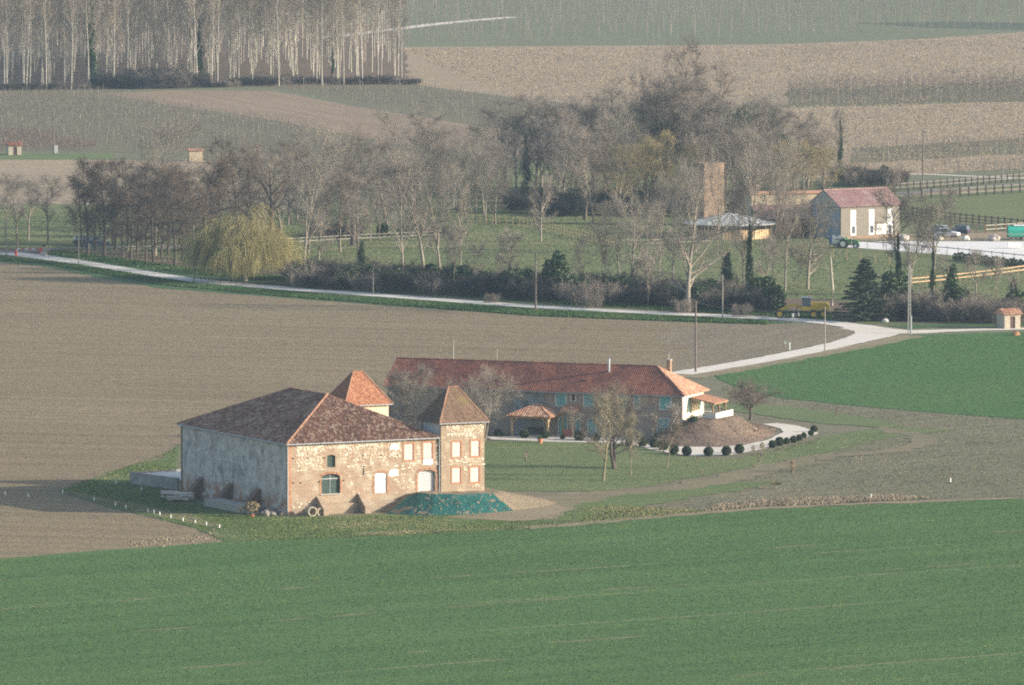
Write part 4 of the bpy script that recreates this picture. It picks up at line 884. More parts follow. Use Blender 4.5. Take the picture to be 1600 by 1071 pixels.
def willow(seed, H=11.5, W=7.0):
    g = Grow(seed); r = g.r
    tp, tr = g.branch((0, 0, -.1), (.05, 0, 1), H * .45, .5, .34, 4, .08, .05, 0)
    for k in range(64):
        p, d, rr = g.at(tp, tr, r.uniform(.45, 1)); a = 2 * math.pi * (k * .382); el = R(r.uniform(15, 80)); dv = (math.cos(a) * math.cos(el), math.sin(a) * math.cos(el), math.sin(el))
        q, qr = g.branch(p, dv, r.uniform(.75, 1.1) * W, .16, .03, 7, .12, -.035, 0)
        for j in range(6):
            p2, d2, r2 = g.at(q, qr, r.uniform(.3, 1)); b, bb = g.branch(p2, g.side(d2, R(r.uniform(20, 75))), r.uniform(1.2, 2.8), .025, .012, 4, .15, -.02, 1, .25)
            for i in range(15):
                p3, d3, r3 = g.at(b, bb, r.uniform(.1, 1)); L = min(max(1.0, p3[2] - r.uniform(.1, 2.0)), r.uniform(3.0, 9.5)); g.branch(p3, (d3[0] * .6, d3[1] * .6, .1), L, .018, .011, 5, .2, -.40, 1)
    return g
PROTO = {}
def proto(kind, g, m_trunk, m_crown, ivy=None):
    PROTO[kind] = [('trunk', g.mesh(0, kind + '_trunk', m_trunk, sd)), ('crown', g.mesh(1, kind + '_crown', m_crown, sd))] + ([('ivy', ivy)] if ivy else [])
def ivy_on(seed, H, r0, r1, n=900, size=.17, wob=.4):
    """Ivy leaves in uneven tufts up a trunk, thinning out towards the top."""
    rng = np.random.default_rng(seed); pts = []; k = 26
    zc = np.sort(rng.uniform(0, 1, k)); lump = rng.uniform(.45, 1.35, k); ac = rng.uniform(0, 6.28, k)
    for i in range(n):
        j = rng.integers(k); z = zc[j] + rng.normal() * .035; rr = (r0 + (r1 - r0) * z) * (1.12 - .75 * max(0, z) ** 2.2)
        c = np.array([math.cos(ac[j]), math.sin(ac[j]), 0]) * rr * .5 * wob * 2 * rng.uniform(.3, 1); d = rng.normal(size=3); d /= np.linalg.norm(d)
        p = c + d * rr * lump[j] * rng.uniform(.35, 1.0) * np.array([.8, .8, 1.1]); p[2] += max(0, z) * H; pts.append((p[0], p[1], max(.02, p[2])))
    return leaves('ivy%d' % seed, np.array(pts), size, rng, m_ivy)
def blob_leaves(seed, W, H, n, size, mat, lumps=9, z0=0.0, name='leaf'):
    """Leaves gathered in clumps through a rounded volume."""
    rng = np.random.default_rng(seed); cs = []
    for k in range(lumps):
        a = rng.uniform(0, 6.28); q = math.sqrt(rng.uniform()); cs.append((q * W * .34 * math.cos(a), q * W * .34 * math.sin(a), z0 + H * rng.uniform(.25, .75), rng.uniform(.22, .36)))
    pts = []
    for k in range(n):
        c = cs[rng.integers(lumps)]; d = rng.normal(size=3); d /= np.linalg.norm(d); q = c[3] * rng.uniform(.55, 1.05) ; pts.append((c[0] + d[0] * q * W * .8, c[1] + d[1] * q * W * .8, max(.03, c[2] + d[2] * q * H)))
    return leaves(name + str(seed), np.array(pts), size, rng, mat)

for k in range(5): proto('poplar%d' % k, poplar(100 + k, (27, 25.5, 28.5, 26, 24)[k]), m_bk_pop, m_tw_pop)
for k in range(4): proto('alder%d' % k, broad(200 + k, (15.5, 16.5, 14, 17)[k], (2.6, 2.9, 2.4, 2.8)[k], t0=.14, limbs=24, br=7, tw=6, ang=(40, 72), up=.03, r0=.22, wob=.15, shape='oval', tw_r=.016, twl=1.1), m_bk_dark, m_tw_alder)
for k in range(3): proto('oak%d' % k, broad(300 + k, (19, 17, 16)[k], (6.0, 5.5, 5.5)[k], t0=.30, limbs=13, br=9, tw=9, ang=(30, 60), up=.04, r0=.6, wob=.26, shape='vase', tw_r=.017, twl=1.2), m_bk_dark, m_tw_oak)
for k in range(4): proto('ash%d' % k, broad(400 + k, (20, 22, 18.5, 21)[k], (4.6, 5.2, 4.2, 5.6)[k], t0=.20, limbs=24, br=9, tw=9, ang=(22, 48), up=.08, r0=.3, wob=.15, shape='vase', tw_r=.017, twl=1.25), m_bk_grey, m_tw_grey)
for k in range(2): proto('vase%d' % k, broad(450 + k, (22, 20)[k], (7.0, 6.0)[k], t0=.12, limbs=24, br=10, tw=10, ang=(28, 62), up=.045, r0=.5, wob=.16, shape='vase', tw_r=.017, twl=1.35), m_bk_grey, m_tw_grey)
for k in range(3): proto('reddish%d' % k, broad(500 + k, (18, 20, 16)[k], (4.6, 5.2, 4.8)[k], t0=.08, limbs=21, br=9, tw=8, ang=(30, 58), up=.06, r0=.32, wob=.19, shape='round', tw_r=.020, twl=1.25), m_bk_mid, m_tw_red)
for k in range(2): proto('olive%d' % k, broad(550 + k, (15, 17)[k], (5.2, 4.6)[k], t0=.06, limbs=22, br=9, tw=9, ang=(30, 58), up=.08, r0=.26, wob=.17, shape='round', tw_r=.018, twl=1.3), m_bk_mid, m_tw_olive)
for k in range(2): proto('linden%d' % k, broad(600 + k, (10.0, 10.4)[k], (4.4, 4.6)[k], t0=.10, limbs=34, br=9, tw=8, ang=(25, 62), up=.05, r0=.26, wob=.13, shape='round', tw_r=.017, multi=3), m_bk_mid, m_tw_grey)
for k in range(3): proto('orchard%d' % k, broad(650 + k, (11.5, 12, 9)[k], (2.7, 3.0, 2.4)[k], t0=.28, limbs=15, br=7, tw=7, ang=(30, 60), up=.06, r0=.19, wob=.14, tw_r=.014), m_bk_mid, m_tw_grey)
proto('garden0', broad(700, 9.6, 4.8, t0=.20, limbs=22, br=9, tw=8, ang=(32, 66), up=.06, r0=.38, wob=.18, shape='vase', tw_r=.015, multi=2), m_bk_dark, bark('dark garden twigs', (0.165, 0.135, 0.105)))
proto('garden1', broad(701, 8.6, 2.2, t0=.28, limbs=14, br=8, tw=8, ang=(25, 50), up=.08, r0=.16, wob=.14, tw_r=.013), bark('lichen bark', (0.23, 0.20, 0.13)), bark('lichen twigs', (0.235, 0.205, 0.14)))
proto('garden2', broad(702, 6.0, 1.7, t0=.30, limbs=11, br=7, tw=8, ang=(25, 52), up=.06, r0=.07, wob=.16, tw_r=.010, lean=.1), m_bk_mid, m_tw_gard)
proto('spreading', broad(710, 5.3, 3.9, t0=.16, limbs=16, br=9, tw=9, ang=(38, 66), up=.045, r0=.36, wob=.2, shape='round', tw_r=.016, multi=2), m_bk_dark, bark('purplish twigs', (0.17, 0.135, 0.115)))
proto('sapling', broad(720, 2.0, .55, t0=.3, limbs=8, br=4, tw=3, ang=(25, 50), up=.08, r0=.022, wob=.12, tw_r=.008, twl=.35, tier2=False), m_bk_mid, m_tw_gard)
proto('young', broad(730, 4.2, 1.2, t0=.3, limbs=10, br=6, tw=5, ang=(28, 55), up=.07, r0=.05, wob=.15, tw_r=.011, twl=.7), m_bk_mid, m_tw_grey)
for k in range(3): proto('bramble%d' % k, shrub(800 + k, (4.2, 5.2, 3.4)[k], (4.6, 5.2, 5.0)[k], 40, 20, .026), m_bk_dark, m_tw_hedge)
for k in range(2): proto('thicket%d' % k, shrub(820 + k, (4.0, 3.2)[k], (4.6, 4.6)[k], 32, 16, .019), m_bk_mid, m_tw_red)
proto('willow', willow(900), m_bk_mid, m_tw_willow)
for k in range(3):
    g = broad(950 + k, (15, 17, 12)[k], (3.0, 3.4, 2.4)[k], t0=.36, limbs=17, br=8, tw=8, ang=(28, 55), up=.06, r0=.22, wob=.15, shape='vase', tw_r=.017)
    proto('ivied%d' % k, g, m_bk_mid, m_tw_grey, ivy_on(950 + k, (9.5, 10, 7.0)[k], .80, .25, 3800, .14, .6))
g = broad(970, 13, 1.2, t0=.55, limbs=8, br=5, tw=5, ang=(25, 50), up=.08, r0=.25, wob=.1, tw_r=.016); proto('ivycolumn', g, m_bk_mid, m_tw_grey, ivy_on(971, 12.2, 1.9, .95, 7000, .17, .6))
g = broad(975, 7.5, .9, t0=.5, limbs=6, br=5, tw=5, ang=(25, 50), up=.08, r0=.16, wob=.1, tw_r=.014); proto('ivystump', g, m_bk_mid, m_tw_grey, ivy_on(976, 7.4, 1.7, .6, 4600, .15, .55))
g = broad(980, 19, 3.6, t0=.30, limbs=22, br=7, tw=7, ang=(28, 55), up=.08, r0=.25, wob=.1, tw_r=.018); proto('ivytall', g, m_bk_mid, m_tw_grey, ivy_on(981, 16.5, 1.35, .7, 6000, .19, .75))

def conifer(seed, H=10.5, W=5.4):
    g = Grow(seed); r = g.r; tp, tr = g.branch((0, 0, -.1), (0, 0, 1), H, .24, .03, 8, .01, 0, 0); C = []
    for k in range(120):
        t = .04 + .94 * (k / 120) ** 1.05; p, d, rr = g.at(tp, tr, t); a = k * 2.4 + r.uniform(-.3, .3); L = W * (1.02 - t) ** .85 * r.uniform(.68, 1.15) + .25
        q, qr = g.branch(p, (math.cos(a), math.sin(a), .12), L, .05 * (1.2 - t), .012, 5, .06, -.03, 0)
        for j in range(int(40 + L * 48)):
            f = r.uniform(.15, 1.0); p2, d2, _ = g.at(q, qr, f); w = r.normal() * .36 * (1.15 - f) * min(1.6, L * .5); C.append((p2[0] + d2[1] * w, p2[1] - d2[0] * w, max(.02, p2[2] + r.normal() * .07 - .06)))
    lv = leaves('fir_needles', np.array(C), .15, np.random.default_rng(seed), m_fir, flat=.75)
    PROTO['conifer'] = [('trunk', g.mesh(0, 'fir_trunk', m_bk_dark, sd)), ('needles', lv)]
conifer(990)
for k in range(3): PROTO['evergreen%d' % k] = [('stem', MB().tube([(0, 0, -.1), (.1, 0, 1.5), (0, .1, 3)], [.12, .09, .04], 6).build('tmp', m_bk_dark).data), ('foliage', blob_leaves(1000 + k, (4.2, 3.6, 5.0)[k], (5.0, 5.6, 4.2)[k], 3600, .20, m_ivy, 11))]
PROTO['lowbush'] = [('stem', PROTO['evergreen0'][0][1]), ('foliage', blob_leaves(1010, 3.2, 1.9, 2400, .12, m_laurel, 9))]
def box_ball(seed, mat, n=2600, sx=1.0, sz=1.0, size=.055):
    rng = np.random.default_rng(seed); d = rng.normal(size=(n, 3)); d /= np.linalg.norm(d, axis=1)[:, None]
    rad = np.array([1 + .10 * mnoise.noise(Vector(q) * 2.2 + Vector((seed, 0, 0))) + .05 * mnoise.noise(Vector(q) * 6) for q in d]) * rng.uniform(.86, 1.0, n)
    c = d * rad[:, None] * np.array([.5 * sx, .5 * sx, .5 * sz]) + np.array([0, 0, .47 * sz]); c[:, 2] = np.maximum(c[:, 2], .01); return leaves('ball%d' % seed, c, size, rng, mat)
core = bpy.data.meshes.new('box_core'); bm = bmesh.new(); bmesh.ops.create_icosphere(bm, subdivisions=2, radius=.42); bmesh.ops.translate(bm, verts=bm.verts, vec=(0, 0, .45)); bm.to_mesh(core); bm.free(); core.materials.append(plain('box twigs', (0.03, 0.035, 0.02)))
for k in range(3): PROTO['box%d' % k] = [('inner_twigs', core), ('foliage', box_ball(1100 + k, m_box))]
PROTO['boxdry'] = [('stem', bpy.data.meshes.new_from_object(MB().tube([(0, 0, -.05), (0, 0, .6)], [.04, .02], 5).build('tmp', m_bk_mid))), ('foliage', box_ball(1110, m_boxdry, 700))]
PROTO['cypress'] = [('stem', PROTO['boxdry'][0][1]), ('foliage', box_ball(1120, m_fir, 900, .55, 1.0, .05))]
for o in [q for q in bpy.data.objects if q.name.startswith('tmp')]: bpy.data.objects.remove(o)

TREE_N = [0]
def zmax(me):
    a = np.empty(len(me.vertices) * 3, np.float32); me.vertices.foreach_get('co', a); return float(a[2::3].max())
def plant(kind, x, y, ytop=None, scale=None, name='bare_tree', label='', cat='tree', group=None, wid=1.0, rz=None, pos=None, z=0.0, seed=None):
    """Stand a tree of the given kind at photo pixel (x, y), tall enough to reach ytop."""
    TREE_N[0] += 1; rg = random.Random(TREE_N[0] * 17 + 5); p = Vector(pos) if pos is not None else G(x, y); p.z = z
    parts = PROTO[kind]
    if scale is None:
        if ytop is None: scale = 1.0
        else:
            if kind not in HGT: HGT[kind] = max(zmax(me) for _, me in parts)
            scale = height(x, y, ytop) / HGT[kind]
    o = thing(name, label, cat, p, rg.uniform(0, 6.28) if rz is None else rz, group); o.scale = (scale * wid, scale * wid, scale)
    for n, me in parts: mesh_obj(n, me, o)
    return o
HGT = {}
# --- poplar plantation, top left: straight rows of pale trunks
rp = random.Random(77); pops = []
rowdir = (G(640, 132) - G(0, 142)).normalized(); back = Vector((-rowdir.y, rowdir.x, 0))
org = G(-25, 142); cnt = 0
for row in range(26):
    for c_ in range(24):
        p = org + rowdir * (c_ * 5.0 + rp.uniform(-.5, .5) + (row % 2) * 1.2) + back * (row * 8.6 + rp.uniform(-.6, .6))
        d = p.y; sx = 800 + FOC * p.x / d
        lim = 642 - row * .4
        if sx < -20 or sx > lim: continue
        if 190 < sx < 330 and row < 3 and rp.random() < .8: continue      # the gap filled by bushes
        if rp.random() < .16 or (sx > 560 and rp.random() < .25): continue
        pops.append(p)
pops = pops[:296]
for p in pops: 
    k = rp.randrange(5); plant('poplar%d' % k, 0, 0, scale=rp.uniform(.9, 1.12), name='poplar_tree', label='tall slender bare poplar with pale trunk in the far plantation', group='poplars of the far plantation', pos=p, wid=rp.uniform(.9, 1.15))
for x, y, yt, kd, lb in ((312, 132, 8, 'ivytall', 'tall ivy covered tree standing before the poplar plantation'), (243, 128, 52, 'ivied1', 'forked pale tree with ivy patches among the poplar trunks'), (143, 138, -40, 'ivytall', 'ivy wrapped trunk near the left end of the poplar rows'), (520, 128, 20, 'ivied0', 'pale leaning trunk with dark ivy among the right hand poplars')):
    plant(kd, x, y, yt, name='ivy_tree', label=lb, wid=.8)
for k, (x, y) in enumerate(((165, 139), (185, 138), (205, 137), (222, 139), (262, 136), (280, 138), (296, 137), (330, 136), (350, 136), (375, 134), (405, 133), (440, 131), (475, 131), (505, 130), (540, 131), (560, 132), (590, 131), (615, 131), (645, 132), (60, 140), (100, 139), (20, 141), (235, 130), (255, 128), (455, 126), (425, 128), (385, 129))):
    plant(('bramble0', 'bramble2', 'thicket1')[k % 3], x, y, y - (26 if 160 < x < 300 else 11) - (k * 7) % (9 if 160 < x < 300 else 6), name='undergrowth_bush', label='low tangled bare bush at the foot of the poplars', cat='bush', group='undergrowth below the poplars', wid=1.7 if 160 < x < 300 else 3.2)
# --- trees along the stream, left to right
def T(kind, x, y, yt, label, name='bare_tree', wid=1.0, group=None, cat='tree', rz=None): return plant(kind, x, y, yt, name=name, label=label, wid=wid, group=group, cat=cat, rz=rz)
for k, (x, y, yt) in enumerate(((9, 372, 268), (27, 387, 258), (44, 375, 272), (75, 382, 262), (117, 381, 282), (-20, 384, 262))):
    T('orchard%d' % (k % 3), x, y, yt, ('slim bare tree second from the left edge of the park lawn', 'pale trunked bare tree nearest the red and white barrier', 'thin bare tree third along the park lawn', 'straight bare tree alone on the lawn behind the barrier', 'bare tree between the park lawn and the dark grove', 'bare tree cut by the left picture edge')[k], wid=1.1)
gr = ((137, 401, 246), (150, 392, 238), (163, 402, 252), (128, 396, 262), (180, 390, 242), (192, 404, 250), (204, 406, 262), (214, 396, 258), (228, 409, 268), (240, 412, 252), (252, 404, 262), (263, 398, 240), (273, 415, 262), (285, 408, 248), (296, 404, 262), (176, 384, 262), (222, 386, 246), (306, 412, 280), (245, 384, 250), (200, 384, 244), (156, 382, 256), (280, 384, 246), (318, 400, 250), (330, 392, 262))
for k, (x, y, yt) in enumerate(gr): T('alder%d' % (k % 4), x, y, yt - 8 + (k * 13) % 22, 'slender dark alder with reddish twigs in the grove left of the willow', 'alder_tree', wid=1.0 + .3 * ((k * 7) % 5) / 5, group='alders of the grove left of the willow')
T('ash1', 242, 400, 172, 'tall pale bare tree fanning out above the alder grove', wid=1.25)
T('alder1', 346, 398, 208, 'dark straight bare tree rising above the left side of the willow'); T('alder3', 393, 392, 222, 'dark leaning bare tree just above the willow top', wid=.8)
T('oak1', 428, 396, 212, 'dark gnarled oak whose limbs rise over the right side of the willow', 'oak_tree'); T('ash3', 475, 419, 178, 'tall grey bare tree right beside the willow', wid=1.05); T('vase1', 498, 408, 322, 'small pale spreading tree at the paddock corner by the willow')
T('oak0', 551, 384, 186, 'dark oak with bold twisting limbs standing in the paddock', 'oak_tree', rz=1.0); T('orchard1', 592, 375, 296, 'small trunk with thin crown behind the white paddock fence', wid=1.2)
T('ash0', 629, 433, 224, 'straight pale trunked tree left of the pair in the paddock hedge', wid=.95); T('ash2', 662, 426, 226, 'pale bare tree in the middle of the three by the paddock hedge', wid=1.2); T('ash3', 687, 430, 232, 'pale bare tree right of the three by the paddock hedge', wid=1.05); T('ash1', 720, 418, 250, 'thin grey tree behind the three pale hedge trees', wid=.9)
T('ash2', 758, 345, 204, 'white barked tree leaning right beyond the paddock fence', wid=1.0); T('vase1', 845, 379, 262, 'lone pale tree inside the paddock beside the path', wid=.85); T('ivytall', 822, 300, 192, 'dark ivy smothered tree left of the far grove', 'ivy_tree', wid=1.1)
T('oak2', 914, 344, 206, 'dark trunked tree with two leaning stems beyond the paddock', 'oak_tree'); T('reddish0', 928, 349, 190, 'large reddish twigged tree beside the dark leaning stems'); T('vase1', 986, 462, 292, 'dense grey multi branched tree left of the big vase shaped tree', wid=.9)
T('vase0', 1076, 488, 232, 'large vase shaped pale tree standing at the road edge', wid=1.0, rz=2.0)
for k, (x, y, yt, kd, w) in enumerate(((560, 400, 300, 'orchard0', 1), (530, 352, 250, 'reddish2', 1), (450, 352, 236, 'reddish0', 1), (585, 338, 250, 'ash2', 1), (650, 345, 240, 'reddish1', .9), (700, 335, 245, 'ash0', 1), (735, 332, 228, 'reddish2', .9), (508, 366, 250, 'ash1', .9), (615, 352, 248, 'reddish2', .9), (415, 360, 240, 'reddish1', .9), (365, 362, 232, 'ash2', 1), (330, 358, 234, 'reddish0', .9))):
    T(kd, x, y, yt, 'thin grey brown tree in the loose belt behind the paddock', group='loose belt of trees behind the paddock', wid=w)
rb = random.Random(19)
for k in range(28):
    x = 338 + k * 16 + rb.uniform(-6, 6); y = rb.uniform(336, 398) if x < 620 else rb.uniform(312, 352); h_ = rb.uniform(105, 165)
    T(('ash0', 'reddish0', 'ash2', 'reddish2', 'ash1', 'alder1', 'ash3', 'reddish1')[rb.randrange(8)], x, y, y - h_, 'thin grey brown tree in the loose belt behind the paddock', group='loose belt of trees behind the paddock', wid=rb.uniform(.9, 1.25))
for k, (x, y, yt) in enumerate(((1030, 440, 270), (1052, 452, 262), (1262, 452, 290), (948, 448, 330), (968, 440, 305), (905, 452, 360), (1010, 446, 300))):
    T(('ash1', 'ash0', 'vase1', 'ash2', 'ash3')[k % 5], x, y, yt, 'grey bare tree rising from the stream hedge before the stable buildings', group='bare trees of the stream hedge before the stables', wid=rb.uniform(.75, 1.1))
for k in range(13):
    x = 800 + k * 38 + rb.uniform(-8, 8); y = rb.uniform(285, 330); T(('reddish0', 'reddish1', 'reddish2', 'ash1')[k % 4], x, y, y - rb.uniform(120, 175) * (.75 if x < 840 or x > 1230 else 1), 'reddish brown bare tree massed in the far grove behind the brick tower', group='massed trees of the far grove', wid=1.3)
for x, y, yt, lb in ((1088, 394, 236, 'left of two thin trees veiling the brick tower'), (1121, 398, 240, 'right of two thin trees veiling the brick tower')): T('ash3', x, y, yt, lb, wid=.8)
far = ((790, 300, 150, 'reddish0'), (806, 306, 158, 'ash0'), (838, 308, 150, 'reddish1'), (860, 300, 146, 'ash1'), (882, 308, 152, 'reddish2'), (900, 296, 142, 'ash3'), (926, 306, 140, 'reddish0'), (945, 300, 150, 'reddish1'), (962, 312, 138, 'ash2'), (985, 300, 112, 'reddish0'), (1006, 306, 130, 'reddish2'), (1024, 296, 116, 'reddish1'), (1040, 304, 104, 'reddish0'), (1058, 300, 110, 'reddish2'), (1076, 306, 118, 'reddish1'), (1095, 300, 122, 'reddish0'), (1112, 308, 140, 'reddish2'), (1135, 306, 150, 'reddish1'), (1160, 310, 152, 'reddish0'), (1180, 300, 142, 'ash1'), (1215, 306, 160, 'reddish2'), (1240, 300, 172, 'reddish1'), (1262, 296, 178, 'reddish0'), (1285, 300, 196, 'reddish2'), (870, 324, 188, 'ash2'), (975, 330, 196, 'ash0'), (1100, 330, 200, 'reddish1'), (1185, 328, 190, 'ash3'))
for k, (x, y, yt, kd) in enumerate(far): T(kd, x, y, yt, 'reddish brown bare tree massed in the far grove behind the brick tower', group='massed trees of the far grove', wid=1.25)
for k, (x, y, yt) in enumerate(((1010, 330, 212), (1040, 322, 198), (965, 336, 214), (1256, 312, 214), (1285, 308, 224), (1225, 318, 216), (1075, 330, 215))): T('olive%d' % (k % 2), x, y, yt, 'olive tinged budding tree in front of the far grove', group='budding trees before the far grove', wid=1.35)
T('oak2', 1062, 236, 42, 'dark oak standing tallest above the far grove', 'oak_tree', wid=.95, rz=.5); T('oak1', 1127, 236, 92, 'dark round topped tree standing above the far grove', 'oak_tree', wid=.8); T('oak0', 1008, 240, 96, 'small dark crown left of the tallest far oak', 'oak_tree', wid=.6)
T('ivytall', 1313, 264, 166, 'slim ivy clad tree alone before the far stubble', 'ivy_tree', wid=.8)
for k, (x, y, yt) in enumerate(((1152, 262, 166), (1190, 262, 168), (1215, 268, 205))): plant('evergreen%d' % k, x, y, yt, name='evergreen_tree', label=('dark round evergreen in the far grove right of the dark oak', 'dark evergreen clump above the brick farm buildings', 'small dark evergreen at the right of the far grove')[k], wid=.7)
for k, (x, y) in enumerate(((1325, 290), (1340, 292), (1355, 290), (1372, 293), (1390, 290), (1402, 288), (1315, 286), (1362, 286))): plant(('bramble1', 'thicket0', 'bramble0')[k % 3], x, y, y - 36 + (k * 5) % 9, name='thicket_bush', label='dark bare thicket bush behind the pink roofed building', cat='bush', group='thicket behind the pink roofed building', wid=1.2)
plant('evergreen1', 1384, 288, 258, name='evergreen_bush', label='dark evergreen within the thicket behind the pink roofed building', cat='bush')
st = ((1161, 450, 268, 'ash0', 'ivy footed grey trunk left of the pair before the round pavilion'), (1171, 452, 232, 'ivied1', 'tall ivy footed tree in front of the round pavilion'), (1195, 470, 360, 'orchard2', 'thin crooked stem between hedge and round pavilion'), (1207, 458, 206, 'ash1', 'tallest pale tree before the brick farm buildings'), (1227, 455, 228, 'ash3', 'tall forked tree before the orange brick wall'), (1247, 452, 372, 'young', 'small pale sapling tree left of the conifer'), (1136, 450, 374, 'ivystump', 'squat ivy column beside the large vase shaped tree'), (1012, 480, 388, 'young', 'forked pale stem leaning out of the roadside hedge'), (1403, 462, 266, 'ivied0', 'ivy clad tree left of the concrete pole'), (1421, 462, 296, 'ash2', 'bare tree directly behind the concrete pole'), (1458, 462, 282, 'ivied1', 'ivy clad forked tree before the riding arena'), (1487, 500, 388, 'ivystump', 'leaning ivy column right of the concrete pole'), (1525, 472, 384, 'orchard2', 'small leaning bare tree against the white arena'), (1585, 500, 416, 'ivystump', 'ivy column above the little stone hut'), (1556, 470, 392, 'young', 'thin bare stem between hut and arena'), (707, 462, 350, 'ivied2', 'ivy wrapped stem right of the three pale hedge trees'), (797, 462, 352, 'ivied2', 'dark ivied stem in the hedge left of the wooden pole'), (565, 418, 364, 'ivystump', 'dark ivy stump at the paddock edge near the willow'), (778, 458, 392, 'orchard2', 'thin dark stem in the hedge beside the ivied one'), (740, 460, 372, 'orchard1', 'twiggy hedge tree between the ivied stems'))
for x, y, yt, kd, lb in st: T(kd, x, y, yt, lb, 'ivy_tree' if kd.startswith('iv') else 'bare_tree', wid=.7 if 1150 < x < 1240 and kd.startswith('ash') else 1.0)
T('willow', 382, 440, 316, 'weeping willow with yellow green hanging withes beside the road', 'willow_tree', wid=1.06); PROTO['conifer'] and T('conifer', 1350, 502, 402, 'broad dark green conifer beside the road junction', 'conifer_tree', wid=1.0)
m = MB(); p = G(1300, 478); dt = thing('dead_tree', 'bare pale dead trunk standing left of the conifer', 'tree', p); m.tube([(0, 0, -.1), (.1, 0, 2.5), (-.1, .1, 5), (-.25, 0, 7.2), (-.2, 0, 8.4)], [.22, .2, .17, .12, .05], 7); m.build('trunk', m_bk_pop, dt); m = MB(); m.tube([(-.1, .1, 4.5), (-.8, 0, 5.6), (-1.0, 0, 6.6)], [.09, .06, .02], 5); m.build('branch', m_bk_pop, dt)
# --- the roadside hedge
rh = random.Random(5); x = 462; kk = 0
while x < 1215:
    yb = 451 + (x - 462) * .052 if x < 1000 else 479 + (x - 1000) * .066
    for lane in range(3):
        y = yb - lane * 6 + rh.uniform(-1.5, 1.5) - 2; kk += 1
        plant(('bramble0', 'bramble1', 'thicket0', 'bramble2')[rh.randrange(4)], x + rh.uniform(-10, 10), y, y - rh.uniform(24, 44) - 16 * max(0, mnoise.noise(Vector((x * .02, lane, 1)))), name='hedge_bush', label='dark bare bush in the hedge along the stream beyond the road', cat='bush', group='bushes of the roadside stream hedge', wid=rh.uniform(1.0, 1.35))
    x += rh.uniform(21, 27)
x = 1385
while x < 1620:
    for lane in range(2):
        y = 500 + (x - 1385) * .03 - lane * 9 + rh.uniform(-2, 2)
        plant(('thicket0', 'thicket1', 'bramble0')[rh.randrange(3)], x, y, y - rh.uniform(30, 52), name='hedge_bush', label='purplish bare bush in the hedge between conifer and stone hut', cat='bush', group='bushes between conifer and stone hut', wid=rh.uniform(1.0, 1.4))
    x += rh.uniform(19, 25)
for k, (x, y, yt, kd, lb) in enumerate(((866, 468, 392, 'evergreen1', 'tall dark evergreen bush right of the wooden pole'), (800, 464, 420, 'evergreen2', 'low dark evergreen mass left of the wooden pole'), (1400, 492, 420, 'evergreen0', 'dark ivy mass at the right side of the conifer'), (1500, 500, 446, 'evergreen0', 'yellowish green leafy clump beneath the leaning ivy column'), (1590, 500, 452, 'evergreen2', 'dark leafy mass beside the stone hut'), (1190, 478, 428, 'evergreen2', 'dark undergrowth clump left of the yellow grader'))): plant(kd, x, y, yt, name='evergreen_bush', label=lb, cat='bush')
for k, (x, y, yt) in enumerate(((912, 478, 430), (1160, 495, 470), (1065, 490, 462), (770, 474, 455), (930, 482, 455))): plant('thicket%d' % (k % 2), x, y, yt, name='roadside_bush', label='pale reddish bare bush at the near edge of the roadside hedge', cat='bush', group='pale bushes along the road edge', wid=1.2)
for k, x in enumerate((420, 500, 520, 545, 600, 640, 690, 720, 870, 890, 905)): y = 368 + (k * 3) % 5 if x < 700 else 338; plant('evergreen%d' % (k % 3) if k % 3 == 1 else 'bramble2', x, y, y - 20 - (k * 7) % 8, name='paddock_shrub', label='dark low shrub along the far side of the paddock', cat='bush', group='shrubs along the far side of the paddock', wid=1.5)
for k in range(34):
    x = 800 + k * 15; y = 318 + (k * 37) % 22; plant(('thicket0', 'bramble1', 'thicket1', 'bramble0')[k % 4], x, y, y - 26 - (k * 11) % 22, name='undergrowth_bush', label='bare brown bush at the foot of the far grove', cat='bush', group='undergrowth of the far grove', wid=1.5)
for k in range(26):
    x = 480 + k * 29 + rb.uniform(-8, 8); yb = (451 + (x - 462) * .052 if x < 1000 else 479 + (x - 1000) * .066) - rb.uniform(3, 12)
    plant('evergreen%d' % (k % 3), x, yb, yb - rb.uniform(24, 44), name='ivy_bush', label='dark ivy covered bush inside the roadside stream hedge', cat='bush', group='ivy bushes of the roadside stream hedge', wid=1.3)
# --- garden
T('linden0', 641, 688, 562, 'dense round bare tree behind the barn left of the front tower', wid=1.1); T('linden1', 757, 690, 562, 'dense round bare tree behind the front tower', wid=1.08)
T('garden0', 961, 733, 590, 'dark forked garden tree between two thinner ones before the farmhouse', wid=1.15); T('garden1', 943, 752, 606, 'slim lichen covered garden tree nearest the camera', wid=1.05); T('garden1', 986, 745, 640, 'thin straight young tree right of the dark garden tree', wid=.7); T('garden2', 1042, 732, 650, 'small leaning garden tree by the gravel drive', wid=1.2); T('spreading', 1172, 657, 585, 'low spreading bare tree right of the raised porch', wid=1.05)
T('young', 895, 690, 636, 'slight bare shrub tree beside the entrance canopy', wid=1.1); T('young', 1020, 690, 640, 'slight bare tree against the farmhouse wall by the stair', wid=1.3); T('young', 1055, 690, 625, 'bare climber tree at the farmhouse corner', wid=1.0)
for k, (x, y, yt, lb) in enumerate(((823, 727, 700, 'staked sapling on the lawn nearest the tower'), (1089, 728, 711, 'bare sapling on the lawn below the drive bushes'), (1188, 727, 706, 'thin stake like sapling below the small dry shrubs'), (1097, 748, 733, 'tiny bare sapling beside the earth track'), (1275, 728, 712, 'twiggy russet sapling beside the earth track'), (1306, 660, 634, 'bare sapling on the meadow beyond the drive'), (1484, 752, 728, 'sapling rising beside the right hand white stake'), (1327, 733, 720, 'tiny dark sapling in the rough meadow'))): plant('sapling', x, y, yt, name='sapling', label=lb, wid=1.2)
